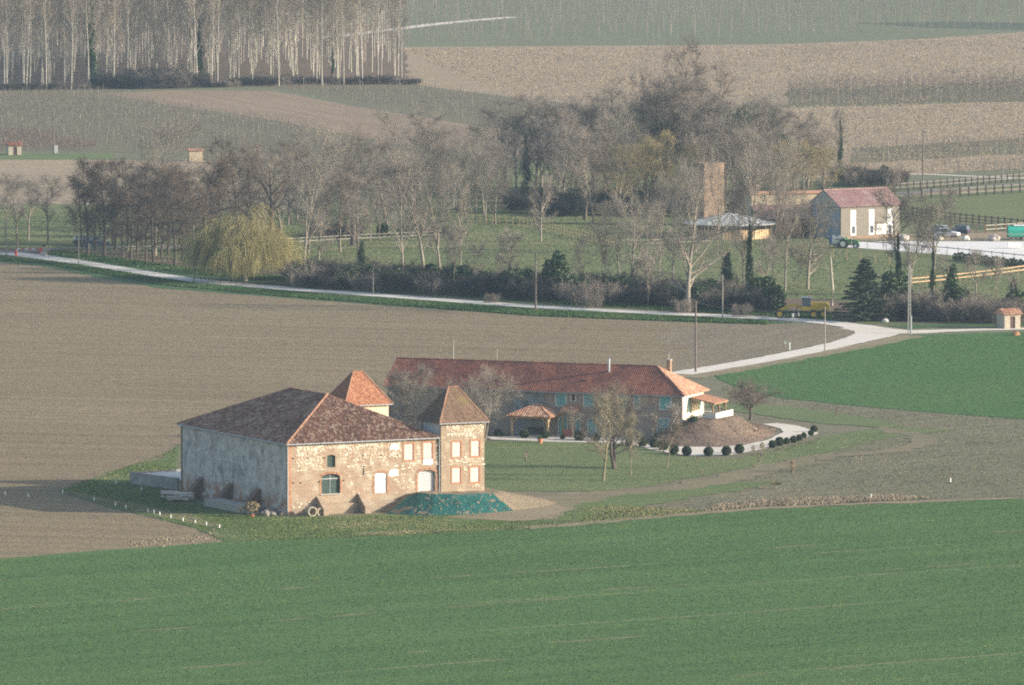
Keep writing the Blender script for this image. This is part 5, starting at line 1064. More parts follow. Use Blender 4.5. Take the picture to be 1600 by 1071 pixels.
bxs = ((778, 683, 12), (819, 685, 14), (851, 686, 14), (879, 687, 8), (905, 689, 16), (932, 690, 12), (983, 697, 12), (1004, 698, 14), (1022, 700, 14), (1036, 704, 16), (1053, 710, 15), (1073, 712, 15), (1107, 713, 15), (1135, 712, 15), (1155, 709, 15), (1207, 700, 12), (1218, 697, 14), (1229, 694, 10), (1240, 692, 11), (1249, 689, 10), (1256, 685, 9), (1267, 681, 9), (1272, 676, 11))
for k, (x, y, h) in enumerate(bxs):
    lb = '%s clipped round box bush along the drive, counting from the front tower' % ('first second third fourth fifth sixth seventh eighth ninth tenth eleventh twelfth thirteenth fourteenth fifteenth sixteenth seventeenth eighteenth nineteenth twentieth twenty-first twenty-second twenty-third'.split()[k])
    plant('box%d' % (k % 3), x, y, scale=h / px_m(x, y) * 1.03, name='box_bush', label=lb, cat='bush', group='clipped box bushes along the drive')
for x, y, h, lb in ((1177, 705, 9, 'left of two small dry straw coloured shrubs by the drive'), (1191, 702, 11, 'right of two small dry straw coloured shrubs by the drive')): plant('boxdry', x, y, scale=h / px_m(x, y), name='dry_shrub', label=lb, cat='bush', wid=.7)
plant('boxdry', 1238, 738, scale=1.5, name='dry_shrub', label='brown pointed dry shrub beside the earth track', cat='bush', wid=.45)
plant('lowbush', 1095, 655, 640, name='low_bush', label='dark spreading evergreen bush on top of the earth mound', cat='bush', pos=Hh(1.3, -.4, 0), z=2.3, wid=1.15)
plant('lowbush', 785, 683, 670, name='low_bush', label='dark bush at the lawn edge beside the front tower', cat='bush', wid=.8)
plant('lowbush', 900, 682, 676, name='low_bush', label='low creeping evergreen beside the entrance canopy', cat='bush', wid=.8)
# ---------------------------------------------------------------- vines, orchards and young plantations (too many and too small to count)
def px_poly(pts): return [(q.x, q.y) for q in (G(*p) for p in pts)]
def rows_of(name, label, cat, poly_px, a, b, spacing, step, make, mat, seed=1):
    rng = np.random.default_rng(seed); poly = px_poly(poly_px); pa, pb = G(*a), G(*b); d = (pb - pa).normalized(); n = Vector((-d.y, d.x, 0))
    ss = [Vector((x, y, 0)).dot(d) for x, y in poly]; ts = [Vector((x, y, 0)).dot(n) for x, y in poly]
    V, Q, Tn = [], [], []; cnt = 0
    def stick(p, q, r0, r1, tint):
        nonlocal cnt
        dd = q - p; dd = dd / (np.linalg.norm(dd) + 1e-9); ax = np.cross(dd, [.3, .9, .2]); ax /= np.linalg.norm(ax); bx = np.cross(dd, ax)
        for c, r in ((p, r0), (q, r1)):
            for k in range(3): V.append(c + r * (ax * math.cos(2.094 * k) + bx * math.sin(2.094 * k)))
        for k in range(3): Q.append((cnt + k, cnt + (k + 1) % 3, cnt + 3 + (k + 1) % 3, cnt + 3 + k)); Tn.append(tint)
        cnt += 6
    t = min(ts); ri = 0
    while t < max(ts):
        s = min(ss) + rng.uniform(0, step); k = 0
        while s < max(ss):
            p = d * s + n * t
            if inside(poly, p.x, p.y): make(np.array([p.x, p.y, 0.0]), np.array(d), rng, stick, k)
            s += step; k += 1
        t += spacing; ri += 1
    me = np_mesh(name, np.array(V), np.array(Q), None, np.array(Tn), mat=mat); o = mesh_obj(name, me, kind='stuff'); return tag(o, label, cat)
m_vine = tinted('vine wood and posts', [(0, (0.12, 0.095, 0.08)), (.45, (0.20, 0.165, 0.135)), (.55, (0.22, 0.18, 0.14)), (1, (0.50, 0.45, 0.37))])
m_vine_r = tinted('reddish vine wood', [(0, (0.13, 0.088, 0.078)), (.5, (0.195, 0.138, 0.12)), (1, (0.42, 0.37, 0.31))])
def vine(h, post_every, canes, pr=.05, cr=.022, lean=.0):
    def f(p, d, rng, stick, k):
        if k % post_every == 0: stick(p, p + [rng.normal() * .05, rng.normal() * .05, h * rng.uniform(.95, 1.25)], pr, pr, rng.uniform(.5, .85))
        q = p + np.array([0, 0, h * .42]); stick(p, q, cr * 1.7, cr * 1.3, rng.uniform(0, .4))
        for _ in range(canes): stick(q, q + d * rng.normal() * .55 + np.array([rng.normal() * .12, rng.normal() * .12, rng.uniform(.15, .62) * h]), cr, cr * .6, rng.uniform(.05, .5))
    return f
rows_of('vineyard', 'old trellised vineyard rows with pale posts on the left slope', 'vines', [(-60, 150), (150, 146), (260, 166), (420, 190), (600, 225), (770, 249), (770, 300), (480, 296), (330, 249), (180, 237), (-60, 200)], (0, 190), (180, 226), 4.2, 1.9, vine(2.3, 6, 4, .05, .03), m_vine, 1)
rows_of('vineyard', 'short reddish vines in front of the far left hut', 'vines', [(-60, 202), (60, 210), (150, 230), (150, 237), (-60, 236)], (0, 205), (180, 236), 2.4, 1.2, vine(1.6, 5, 4, .05, .03), m_vine_r, 2)
rows_of('vineyard', 'trellised vineyard rows below the poplar plantation', 'vines', [(430, 136), (640, 136), (790, 156), (880, 172), (880, 215), (770, 199), (560, 166)], (440, 142), (800, 188), 4.5, 2.2, vine(2.2, 6, 3, .05, .03), m_vine, 3)
rows_of('vineyard', 'vine rows with dark posts left of the pale lane', 'vines', [(1330, 236), (1600, 219), (1750, 212), (1750, 236), (1600, 243), (1330, 258)], (1400, 250), (1600, 234), 6.5, 1.8, vine(2.3, 4, 3, .07, .03), m_vine, 4)
rows_of('vineyard', 'sparse vine row posts just above the pale lane', 'vines', [(1440, 264), (1750, 255), (1750, 282), (1600, 277), (1440, 271)], (1400, 274), (1600, 274), 7, 2.4, vine(2.6, 2, 2, .07, .026), m_vine, 5)
def orch(h, tw, pr=.05):
    def f(p, d, rng, stick, k):
        hh = h * rng.uniform(.8, 1.15); stick(p, p + [0, 0, hh], pr, .02, rng.uniform(.3, 1) if rng.random() < .3 else .3)
        for _ in range(tw):
            z = rng.uniform(.25, .98) * hh; q = p + np.array([0, 0, z]); stick(q, q + np.array([rng.normal() * .55, rng.normal() * .55, rng.uniform(.1, .8)]) * (1.25 - z / hh) * 1.5, .03, .015, rng.uniform(.05, .45))
    return f
rows_of('orchard', 'strip of purplish bare orchard trees across the far stubble', 'orchard', [(1232, 148), (1600, 136), (1760, 130), (1760, 158), (1600, 160), (1232, 168)], (1240, 160), (1600, 150), 5.0, 2.0, orch(5.0, 12), m_vine, 6)
def young(p, d, rng, stick, k):
    h = rng.uniform(4.5, 6.5); stick(p, p + [rng.normal() * .1, rng.normal() * .1, h], .055, .03, rng.uniform(.5, .85))
    for _ in range(7): z = rng.uniform(.45, .98) * h; q = p + np.array([0, 0, z]); stick(q, q + np.array([rng.normal() * .5, rng.normal() * .5, rng.uniform(.4, .9)]), .03, .018, rng.uniform(.3, .6))
rows_of('young_plantation', 'far plantation of thin young poplars across the top', 'plantation', [(610, 70), (900, 68), (1200, 64), (1500, 52), (1750, 34), (1750, -25), (610, -25)], (700, 60), (1600, 50), 8.5, 6.5, young, m_vine, 7)

def tall(p, d, rng, stick, k):
    h = rng.uniform(23, 28); a = p; lx, ly = rng.normal() * .02, rng.normal() * .02
    for i in range(4): b = p + np.array([lx * h * (i + 1) / 4, ly * h * (i + 1) / 4, h * (i + 1) / 4]); stick(a, b, .16 - .035 * i, .16 - .035 * (i + 1), rng.uniform(.7, .95)); a = b
    for _ in range(26): z = rng.uniform(.5, .98) * h; q = p + np.array([lx * z, ly * z, z]); stick(q, q + np.array([rng.normal() * .8, rng.normal() * .8, rng.uniform(1.2, 2.6)]) * (1.4 - z / h), .035, .018, rng.uniform(.3, .55))
rows_of('poplar_plantation', 'rear rows of the far poplar plantation reading as one mass of stems', 'plantation', [(-120, 106), (300, 102), (600, 100), (632, 96), (600, 60), (-120, 60)], (0, 100), (640, 96), 11, 6.0, tall, m_vine, 8)
# ---------------------------------------------------------------- poles and wires
m_pole = plain('weathered pole', (0.30, 0.27, 0.225), .9, .2, 3); m_pole_d = plain('creosoted pole', (0.16, 0.13, 0.115), .9, .2, 3); m_pole_c = plain('concrete pole', (0.44, 0.41, 0.37), .9, .12, 3)
TOPS = {}
def pole(key, x, y, yt, label, mat, r=.13, arm=False, box=False):
    p = G(x, y); h = height(x, y, yt); o = thing('utility_pole', label, 'pole', p, 0, 'utility poles')
    m = MB(); m.tube([(0, 0, -.2), (0, 0, h)], [r, r * .68], 8); m.build('shaft', mat, o)
    if arm:
        m = MB(); m.box(-.6, .6, -.05, .05, h - .35, h - .25); m.build('crossarm', m_iron, o)
        for q in (-.5, 0, .5): m = MB(); m.tube([(q, 0, h - .25), (q, 0, h - .08)], [.05, .04], 6); m.build('insulator', m_white, o)
    if box: m = MB(); m.box(.08, .75, -.2, .2, .2, 1.7); m.build('meter_box', m_concrete_l, o)
    TOPS[key] = p + Vector((0, 0, h - .1)); return o
pole('a', 84, 241, 167, 'pole with grey box beside the far left hut', m_pole_d, .15, box=True)
pole('b', 10, 400, 338, 'grey pole at the left end of the gravel road', m_pole)
pole('c', 123, 414, 362, 'thin pole on the verge before the alder grove', m_pole, .10)
pole('d', 303, 441, 352, 'grey pole in front of the left side of the willow', m_pole, .11)
pole('e', 583, 461, 417, 'short thin post on the verge right of the willow', m_pole, .07)
pole('f', 837, 487, 394, 'stout brown pole on the verge with leaning top', m_pole_d, .17)
pole('g', 1129, 500, 430, 'thin grey pole on the verge right of the vase shaped tree', m_pole, .10)
pole('h', 1087, 582, 472, 'tall dark pole between gravel road and wheat', m_pole_d, .16)
pole('i', 1289, 548, 480, 'slim grey pole at the edge of the gravel road bend', m_pole, .10)
pole('k', 1442, 292, 203, 'dark pole with crossarm above the fenced lane', m_pole_d, .15, arm=True)
pole('l', 708, 592, 532, 'grey pole standing behind the farmhouse roof', m_pole, .12)
p = G(1421, 522); h = height(1421, 522, 414); o = thing('utility_pole', 'pale concrete ladder pole at the road junction', 'pole', p, 0, 'utility poles')
for s in (-.17, .17): m = MB(); m.beam((s, 0, -.2), (s * .55, 0, h), .12, .16); m.build('leg', m_pole_c, o)
for k in range(16): z = .5 + k * (h - .9) / 15; w = .17 - .075 * z / h; m = MB(); m.box(-w, w, -.05, .05, z, z + .14); m.build('rung', m_pole_c, o)
m = MB(); m.box(.20, .34, -.1, .1, 0, 2.6); m.build('cable_guard', m_white, o); m = MB(); m.box(-.55, .35, -.04, .04, h * .66, h * .66 + .07); m.build('crossarm', m_iron, o)
TOPS['j'] = p + Vector((0, 0, h - .1))
def wire(a, b, label, sag=.8):
    m = MB(); p, q = TOPS[a], TOPS[b]; m.tube([p.lerp(q, k / 14) - Vector((0, 0, sag * 4 * (k / 14) * (1 - k / 14))) for k in range(15)], .014, 4, cap=False); tag(m.build('overhead_cable', m_iron), label, 'cable')
TOPS['w1'] = Hh(-4.1, 5.4, 9.3); TOPS['k2'] = TOPS['k'] + Vector((200, 30, 0))
wire('h', 'i', 'cable from the tall dark pole to the slim pole at the bend'); wire('i', 'j', 'cable crossing in front of the conifer to the concrete pole'); wire('g', 'h', 'cable from the verge pole to the tall dark pole'); wire('f', 'g', 'cable between the brown pole and the thin grey verge pole'); wire('h', 'w1', 'cable from the tall dark pole to the farmhouse chimney', .5); wire('d', 'c', 'cable in front of the alder grove'); wire('c', 'b', 'cable at the left end of the road')

# ---------------------------------------------------------------- fences: every post and rail a part
def fence(label, line, rails, h, step, m_post, m_rail=None, pr=.07, rail=(.04, .10), name='rail_fence', dense=1):
    pts = [G(*q) for q in line]; o = thing(name, label, 'fence', pts[0]); base = pts[0]; prev = None
    pm, rm = None, {}
    for i in range(len(pts) - 1):
        L = (pts[i + 1] - pts[i]).length; n = max(1, round(L / step))
        for k in range(n + (1 if i == len(pts) - 2 else 0)):
            p = pts[i].lerp(pts[i + 1], k / n) - base
            if pm is None: q = MB().box(-pr, pr, -pr, pr, -.2, h * 1.12).build('post', m_post, o, loc=p); pm = q.data
            else: q = mesh_obj('post', pm, o); q.location = p
            if prev is not None:
                for z in rails: m = MB(); m.beam(prev + Vector((0, 0, h * z)) - prev, p + Vector((0, 0, h * z)) - prev, rail[0], rail[1]); m.build('rail', m_rail or m_post, o, loc=prev)
            prev = p
m_rail_d = plain('grey brown rails', (0.19, 0.165, 0.145), .9, .25, 4)
fence('upper dark rail fence beside the asphalt lane', [(1396, 300), (1480, 294), (1620, 282)], (.5, .95), 1.5, 2.0, m_wood_d, m_rail_d, .12, (.06, .14))
fence('lower dark rail fence on the near side of the farm lane', [(1398, 310), (1440, 310), (1500, 308), (1620, 300)], (.45, .95), 1.6, 2.3, m_wood_d, m_rail_d, .14, (.06, .15))
fence('dark four rail fence along the green pasture', [(1406, 337), (1440, 342), (1500, 350), (1620, 362)], (.3, .6, .95), 1.7, 2.0, m_wood_d, m_wood_d, .13, (.06, .13))
fence('short brown rail fence behind the parked cars', [(1496, 362), (1540, 365), (1620, 360)], (.45, .9), 1.5, 2.4, m_wood, m_wood_g, .12, (.05, .12))
fence('new tan two rail fence below the riding arena', [(1425, 448), (1470, 444), (1540, 436), (1600, 428), (1640, 424)], (.5, .95), 1.3, 2.0, m_wood_o, m_wood_o, .07, (.05, .14))
fence('rail fence with thin dark top rail along the near arena edge', [(1306, 388), (1380, 393), (1480, 401), (1620, 415)], (.95,), 1.5, 3.2, m_wood_g, m_wood_d, .06, (.05, .12))
fence('reddish rail fence along the far arena edge', [(1482, 378), (1540, 377.5), (1640, 377)], (.98,), 1.2, 2.3, m_wood_g, plain('rusty rail', (0.42, 0.26, 0.17)), .04, (.05, .07))
fence('pale stake fence curving across the paddock', [(740, 348), (770, 351), (812, 354), (850, 360), (900, 372), (935, 380), (960, 386)], (.35, .8), 1.4, 1.8, m_wood_o, m_wood_d, .06, (.03, .05))
fence('thin grey fence behind the oak in the paddock', [(446, 384), (520, 380), (600, 376), (690, 372)], (.5, .95), 1.2, 3.0, m_wood_g, m_wood_g, .06, (.03, .08))
fence('pale rail fence before the round pavilion', [(962, 386), (1010, 386), (1060, 384), (1110, 382), (1170, 382)], (.5, .95), 1.2, 3.0, m_wood_o, m_wood_g, .06, (.03, .09))
fence('wire fence posts on the grass before the grey building', [(1175, 392), (1217, 398), (1260, 401), (1345, 410), (1390, 414)], (.9,), 1.5, 4.0, m_wood_o, m_iron, .07, (.012, .012))
fence('pale leaning rail fence under the alder grove', [(165, 394), (200, 395), (240, 394), (300, 392)], (.5, .9), 1.1, 2.2, m_wood_o, m_wood_g, .05, (.03, .08))

# ---------------------------------------------------------------- riding stables
GA = G(1314, 323.7, 5.4); gl = Vector((GA.x, GA.y, 0)); grot = math.atan2(6.43, 10.2); GL, GW, GE = 11.9, 8.8, 5.4
gb = thing('stable_building', 'tall grey building with pink roof and three white window bays', 'building', gl, grot)
bays = ((2.0, 3.1), (5.7, 6.8), (9.4, 10.5)); ops = [(a, b, .55, 5.0 - .2, 0) for a, b in bays]
m = MB(); wall(m, (0, 0), (GL, 0), 0, GE, ops, .4); m.build('front_wall', m_greybuild, gb)
m = MB(); wall(m, (0, GW), (0, .4), 0, GE, [(3.4, 6.0, 0, 3.0, 0)], .4); m.add([(0, 0, GE), (0, GW, GE), (0, GW / 2, GE + 2.45)], [(0, 2, 1)]); q = m.build('gable_wall', m_greywall_b, gb); q['label'] = 'blue grey shaded gable wall'
m = MB(); wall(m, (GL, .4), (GL, GW), 0, GE, (), .4); wall(m, (GL, GW), (0, GW), 0, GE, (), .4); m.add([(GL, 0, GE), (GL, GW, GE), (GL, GW / 2, GE + 2.45)], [(0, 1, 2)]); m.build('rear_walls', m_greybuild, gb)
for a, b in bays:
    m = MB(); m.box(a + .01, b - .01, .04, .10, 2.3, 4.79); wq = m.build('window', m_white, gb)
    m = MB(); m.box(a + .01, b - .01, .02, .10, .56, .85); m.box(a + .01, a + .2, .02, .10, .85, 2.1); m.box(b - .2, b - .01, .02, .10, .85, 2.1); m.box(a + .01, b - .01, .02, .10, 2.1, 2.29); m.build('frame', m_white, wq)
    m = MB(); m.box(a + .2, b - .2, .09, .12, .85, 2.1); m.build('pane', m_glass, wq)
m = MB(); m.box(7.2, 9.2, -.03, .01, .6, 2.3); m.build('white_panel', m_plaster, gb)
m = MB(); m.box(0, GL, -.25, .0, 0, .5); m.build('plinth', m_brickold, gb); m = MB(); m.box(-.02, .06, 2.8, 5.4, 0, 2.95); m.build('door', plain('blue grey door', (0.26, 0.32, 0.37)), gb)
e = GE - .05; k = [Vector((-.5, -.4, e)), Vector((GL + .4, -.4, e)), Vector((GL + .4, GW + .4, e)), Vector((-.5, GW + .4, e))]; a, b = Vector((-.5, GW / 2, e + 2.6)), Vector((GL + .4, GW / 2, e + 2.6))
m = MB(); m.add(k + [a, b], [(0, 1, 5, 4), (2, 3, 4, 5), (3, 2, 1, 0), (0, 4, 3), (1, 2, 5)]); rf = m.build('roof', m_wood_g, gb)
m = MB(); rg = random.Random(41); tiles(m, [k[0], k[1], b, a], w=.3, e=.45, h=.08, rng=rg, spread=.5, clump=.3); tiles(m, [k[2], k[3], a, b], w=.3, e=.45, h=.08, rng=rg, spread=.5); m.build('roof_tiles', m_tile_pink, rf, kind='stuff')
m = MB(); ridge_run(m, a + Vector((0, 0, .06)), b + Vector((0, 0, .06)), .14, rng=rg); m.build('ridge_tiles', m_tile_pink, rf, kind='stuff')
# brick shed with lean-to roof
sp_ = G(1188, 372); sh = thing('brick_shed', 'long brick shed with tan upper wall and brown lean to roof', 'shed', sp_, R(15))
w = 13.5
m = MB(); m.box(0, w, 5.5, 9.0, 0, 7.0); m.build('rear_block', m_tanwall, sh)
m = MB(); m.box(-.3, w + .3, 5.2, 9.3, 7.0, 7.25); m.build('roof', m_tile_gaz, sh)
m = MB(); q = [Vector((-.2, .2, 3.3)), Vector((w, .2, 3.3)), Vector((w, 5.45, 5.15)), Vector((-.2, 5.45, 5.15))]; m.add(q + [p - Vector((0, 0, .15)) for p in q], [(0, 1, 2, 3), (7, 6, 5, 4), (0, 4, 5, 1), (1, 5, 6, 2), (2, 6, 7, 3), (3, 7, 4, 0)]); lr = m.build('lean_to_roof', m_wood_g, sh)
m = MB(); tiles(m, q, w=.3, e=.45, h=.07, rng=rg, spread=.6); m.build('roof_tiles', m_tile_pink, lr, kind='stuff')
for x in (3.0, 6.4, 9.2, 12.6): m = MB(); m.box(x, x + .9, .5, 1.1, 0, 3.45); m.build('brick_pier', m_brick, sh)
m = MB(); m.box(3.9, 6.4, .8, 1.0, 0, 2.6); m.build('brick_wall', m_brick, sh); m = MB(); m.box(7.3, 9.2, 3.0, 3.2, 0, 2.4); m.build('brick_wall', m_brick, sh); m = MB(); m.box(10.1, 12.6, .8, 1.0, 0, 2.9); m.build('brick_wall', m_brickred, sh); m = MB(); m.box(-.1, .3, .5, 5.5, 0, 3.5); m.build('gable_wall', m_brickred, sh)
# tall brick tower
tp_ = G(1107, 352); tw_ = thing('brick_tower', 'tall plain square brown brick tower behind the round pavilion', 'tower', tp_, R(28)); hh = height(1107, 352, 256)
m = MB(); wall(m, (-1.95, -1.95), (1.95, -1.95), 0, hh, (), .4); wall(m, (-1.95, 1.95), (-1.95, -1.55), 0, hh, (), .4); wall(m, (1.95, -1.55), (1.95, 1.95), 0, hh, (), .4); wall(m, (1.95, 1.95), (-1.95, 1.95), 0, hh, (), .4); m.build('walls', m_brickold, tw_)
m = MB(); m.box(-2.02, 2.02, -2.02, 2.02, hh, hh + .18); m.build('coping', m_brickold, tw_)
# round pavilion
rp_ = G(1143, 376); pv = thing('round_pavilion', 'round timber riding pavilion with low grey metal roof', 'pavilion', rp_ + Vector((0, 7.5, 0))); NP = 16; rw, re_, zw = 7.0, 8.1, 2.5
an = lambda k: 2 * math.pi * (k + .5) / NP
for k in range(NP):
    a0, a1 = an(k), an(k + 1); p0, p1 = Vector((rw * math.cos(a0), rw * math.sin(a0), 0)), Vector((rw * math.cos(a1), rw * math.sin(a1), 0))
    m = MB(); m.beam(p0 + Vector((0, 0, .85)), p1 + Vector((0, 0, .85)), .06, 1.6)
    for j in range(1, 5): m.beam(p0.lerp(p1, j / 5) * 1.008 + Vector((0, 0, .05)), p0.lerp(p1, j / 5) * 1.008 + Vector((0, 0, 1.65)), .06, .05)
    m.build('wall_panel', plain('tan boards', (0.60, 0.43, 0.24), .8, .15, 4), pv)
    m = MB(); m.beam(p0, p0 + Vector((0, 0, zw)), .16, .16); m.build('post', m_wood_g, pv)
    e0_, e1_ = Vector((re_ * math.cos(a0), re_ * math.sin(a0), zw)), Vector((re_ * math.cos(a1), re_ * math.sin(a1), zw)); t0_, t1_ = Vector((1.1 * math.cos(a0), 1.1 * math.sin(a0), zw + 1.35)), Vector((1.1 * math.cos(a1), 1.1 * math.sin(a1), zw + 1.35))
    q = [e0_ * .998 + Vector((0, 0, .005)), e1_, t1_, t0_]; m = MB(); m.add(q + [p - Vector((0, 0, .1)) for p in q], [(0, 1, 2, 3), (7, 6, 5, 4), (0, 4, 5, 1), (1, 5, 6, 2), (2, 6, 7, 3), (3, 7, 4, 0)]); rpn = m.build('roof_panel', m_zincroof, pv)
    m = MB(); m.tube([q[0] + Vector((0, 0, .03)), q[3] + Vector((0, 0, .03))], .05, 5); m.build('roof_seam', m_zinc, rpn)
m = MB(); m.tube([(0, 0, zw + 1.28), (0, 0, zw + 1.45), (0, 0, zw + 1.6)], [1.25, 1.2, .1], 16); m.build('roof_cap', m_concrete_l, pv)
# far small buildings
def hut(label, x, y, rz, w, d, h, rise, mw, mt, gable_x=True, door=True, chimney=False):
    o = thing('small_hut', label, 'hut', G(x, y), rz, 'small huts'); m = MB(); wall(m, (-w / 2, -d / 2), (w / 2, -d / 2), 0, h, [(w * .35, w * .35 + .8, 0, min(1.9, h - .3), 0)] if door else (), .3); wall(m, (-w / 2, d / 2), (-w / 2, -d / 2 + .3), 0, h, (), .3); wall(m, (w / 2, -d / 2 + .3), (w / 2, d / 2), 0, h, (), .3); wall(m, (w / 2, d / 2), (-w / 2, d / 2), 0, h, (), .3); m.build('walls', mw, o)
    k = [Vector((-w / 2 - .25, -d / 2 - .3, h - .03)), Vector((w / 2 + .25, -d / 2 - .3, h - .03)), Vector((w / 2 + .25, d / 2 + .3, h - .03)), Vector((-w / 2 - .25, d / 2 + .3, h - .03))]; a, b = Vector((-w / 2 - .25, 0, h + rise)), Vector((w / 2 + .25, 0, h + rise))
    m = MB(); m.add(k + [a, b], [(0, 1, 5, 4), (2, 3, 4, 5), (3, 2, 1, 0), (0, 4, 3), (1, 2, 5)]); rf = m.build('roof', mt, o); m = MB(); rg = random.Random(int(x)); tiles(m, [k[0], k[1], b, a], rng=rg); tiles(m, [k[2], k[3], a, b], rng=rg); m.build('roof_tiles', mt, rf, kind='stuff')
    if door: m = MB(); m.box(-w / 2 + w * .35, -w / 2 + w * .35 + .8, -d / 2 + .12, -d / 2 + .18, 0, min(1.88, h - .32)); m.build('door', m_wood_d, o)
    return o
hut('tiny stone hut with red tile roof at the far left vineyard', 22, 242, R(12), 2.6, 2.4, 1.9, .5, m_stonewall, m_tile_house)
hut('small cream hut half hidden behind the alder and willow', 305, 252, R(10), 2.6, 2.2, 2.1, .3, m_tanwall, m_tile_gaz, door=False)
hut('small white stone hut with tile roof beside the right hand lane', 1575, 513, R(22), 2.5, 3.0, 2.1, .75, m_stonewall, m_tile_gaz)

# ---------------------------------------------------------------- vehicles
m_tyre = plain('tyre rubber', (0.025, 0.025, 0.025), .9, .2); m_rim = plain('wheel rim', (0.45, 0.45, 0.46), .4, .1, metal=.6)
def wheel(parent, c, r, w, axis='y', rim=m_rim):
    m = MB(); m.disc((0, 0, 0), axis, r * .62, r, w, 18); q = m.build('wheel', m_tyre, parent, loc=c); m = MB(); m.disc((0, 0, 0), axis, .02, r * .63, w * .8, 14); m.build('rim', rim, q)
def car(label, x, y, rz, paint, kind=0):
    o = thing('parked_car', label, 'car', G(x, y), rz, 'parked cars'); W = .86
    prof = [(-2.0, .35), (-2.05, .75), (-1.95, .95), (-1.0, 1.02), (1.0, .95), (1.9, .82), (2.05, .6), (2.05, .35)] if kind == 0 else [(-2.0, .35), (-2.05, .9), (-1.95, 1.0), (-1.0, 1.05), (.9, 1.0), (1.9, .9), (2.05, .65), (2.05, .35)]
    m = MB(); m.prism(prof, lambda a, b: (a, -W, b), lambda a, b: (a, W, b)); m.build('body', paint, o)
    cab = [(-1.85, .98), (-1.45, 1.42), (.15, 1.46), (1.0, .97)] if kind == 0 else [(-1.95, 1.0), (-1.8, 1.6), (.3, 1.65), (1.05, 1.0)]
    m = MB(); n = len(cab); m.add([(a, -W + (.02 if b < 1.1 else .14), b) for a, b in cab] + [(a, W - (.02 if b < 1.1 else .14), b) for a, b in cab], [tuple(range(n)), tuple(range(2 * n - 1, n - 1, -1))] + [(i, n + i, n + (i + 1) % n, (i + 1) % n) for i in range(n)]); m.build('windows', m_glass, o)
    tp = cab[1], cab[2]; m = MB(); m.box(tp[0][0] + .05, tp[1][0] - .05, -W + .17, W - .17, tp[0][1] + .01, tp[1][1] + .05); m.build('roof', paint, o)
    for sx in (-1.25, 1.3):
        for sy in (-W + .06, W - .06): wheel(o, (sx, sy, .31), .31, .2)
    for sy in (-.6, .6): m = MB(); m.box(1.98, 2.07, sy - .16, sy + .16, .58, .72); m.build('headlight', m_white, o)
    for sy in (-.7, .7): m = MB(); m.box(-2.08, -2.0, sy - .1, sy + .1, .7, .92); m.build('tail_light', plain('red lens', (0.35, 0.02, 0.02), .3), o)
car('white hatchback parked behind the riding arena', 1480, 371, R(-20), plain('white car paint', (0.75, 0.76, 0.78), .3, .03), 0)
car('dark blue car parked beside the white hatchback', 1496, 368, R(160), plain('dark blue paint', (0.035, 0.05, 0.085), .3, .1), 1)
car('silver car behind the white hatchback', 1465, 366, R(150), plain('silver paint', (0.35, 0.37, 0.40), .3, .1), 0)
car('dark blue car parked among the alder trunks', 152, 386, R(5), plain('dark blue paint', (0.035, 0.05, 0.085), .3, .1), 1)
car('black car left of the blue one among the alders', 134, 384, R(12), plain('black paint', (0.02, 0.022, 0.028), .3, .1), 1)
# tractor
tr_ = thing('tractor', 'small green tractor at the corner of the white arena', 'tractor', G(1326, 388), R(-12)); m_tg = plain('tractor green', (0.13, 0.33, 0.14), .45, .08)
m = MB(); m.prism([(-.2, .7), (-.2, 1.35), (.3, 1.5), (1.5, 1.3), (1.75, 1.0), (1.75, .7)], lambda a, b: (a, -.38, b), lambda a, b: (a, .38, b)); m.build('bonnet', m_tg, tr_)
for s in (-.75, .75): m = MB(); m.prism([(-1.5, 1.0), (-1.2, 1.6), (-.5, 1.72), (-.05, 1.3), (-.2, 1.2), (-.6, 1.5), (-1.1, 1.42), (-1.35, 1.0)], lambda a, b: (a, s - .25, b), lambda a, b: (a, s + .25, b)); m.build('mudguard', m_tg, tr_); wheel(tr_, (-.8, s, .75), .75, .4, rim=m_white); wheel(tr_, (1.25, s * .85, .45), .45, .26, rim=m_white)
m = MB(); m.box(-1.1, -.5, -.3, .3, 1.0, 1.2); m.box(-1.2, -1.05, -.3, .3, 1.2, 1.65); m.build('seat', m_tyre, tr_); m = MB(); m.box(-1.4, 1.2, -.3, .3, .5, .75); m.build('chassis', m_iron, tr_); m = MB(); m.tube([(.9, .1, 1.4), (.9, .1, 2.1)], .04, 6); m.build('exhaust', m_iron, tr_); m = MB(); m.disc((-.3, 0, 1.75), 'x', .16, .2, .03, 12); m.build('steering_wheel', m_iron, tr_)
tl = thing('farm_trailer', 'white and blue panelled trailer behind the green tractor', 'trailer', G(1308, 387), R(-12)); m = MB(); m.box(-1.2, 1.0, -.8, .8, .5, .62); m.build('bed', m_iron, tl)
for k, x in enumerate((-1.2, -.7, -.2, .3, .8)): m = MB(); m.box(x, x + .42, -.82, -.76, .63, 1.9 + .15 * (k % 2)); m.build('panel', m_white if k else plain('blue panel', (0.06, 0.13, 0.36), .5), tl)
for s in (-.75, .75): wheel(tl, (0, s, .38), .38, .2)
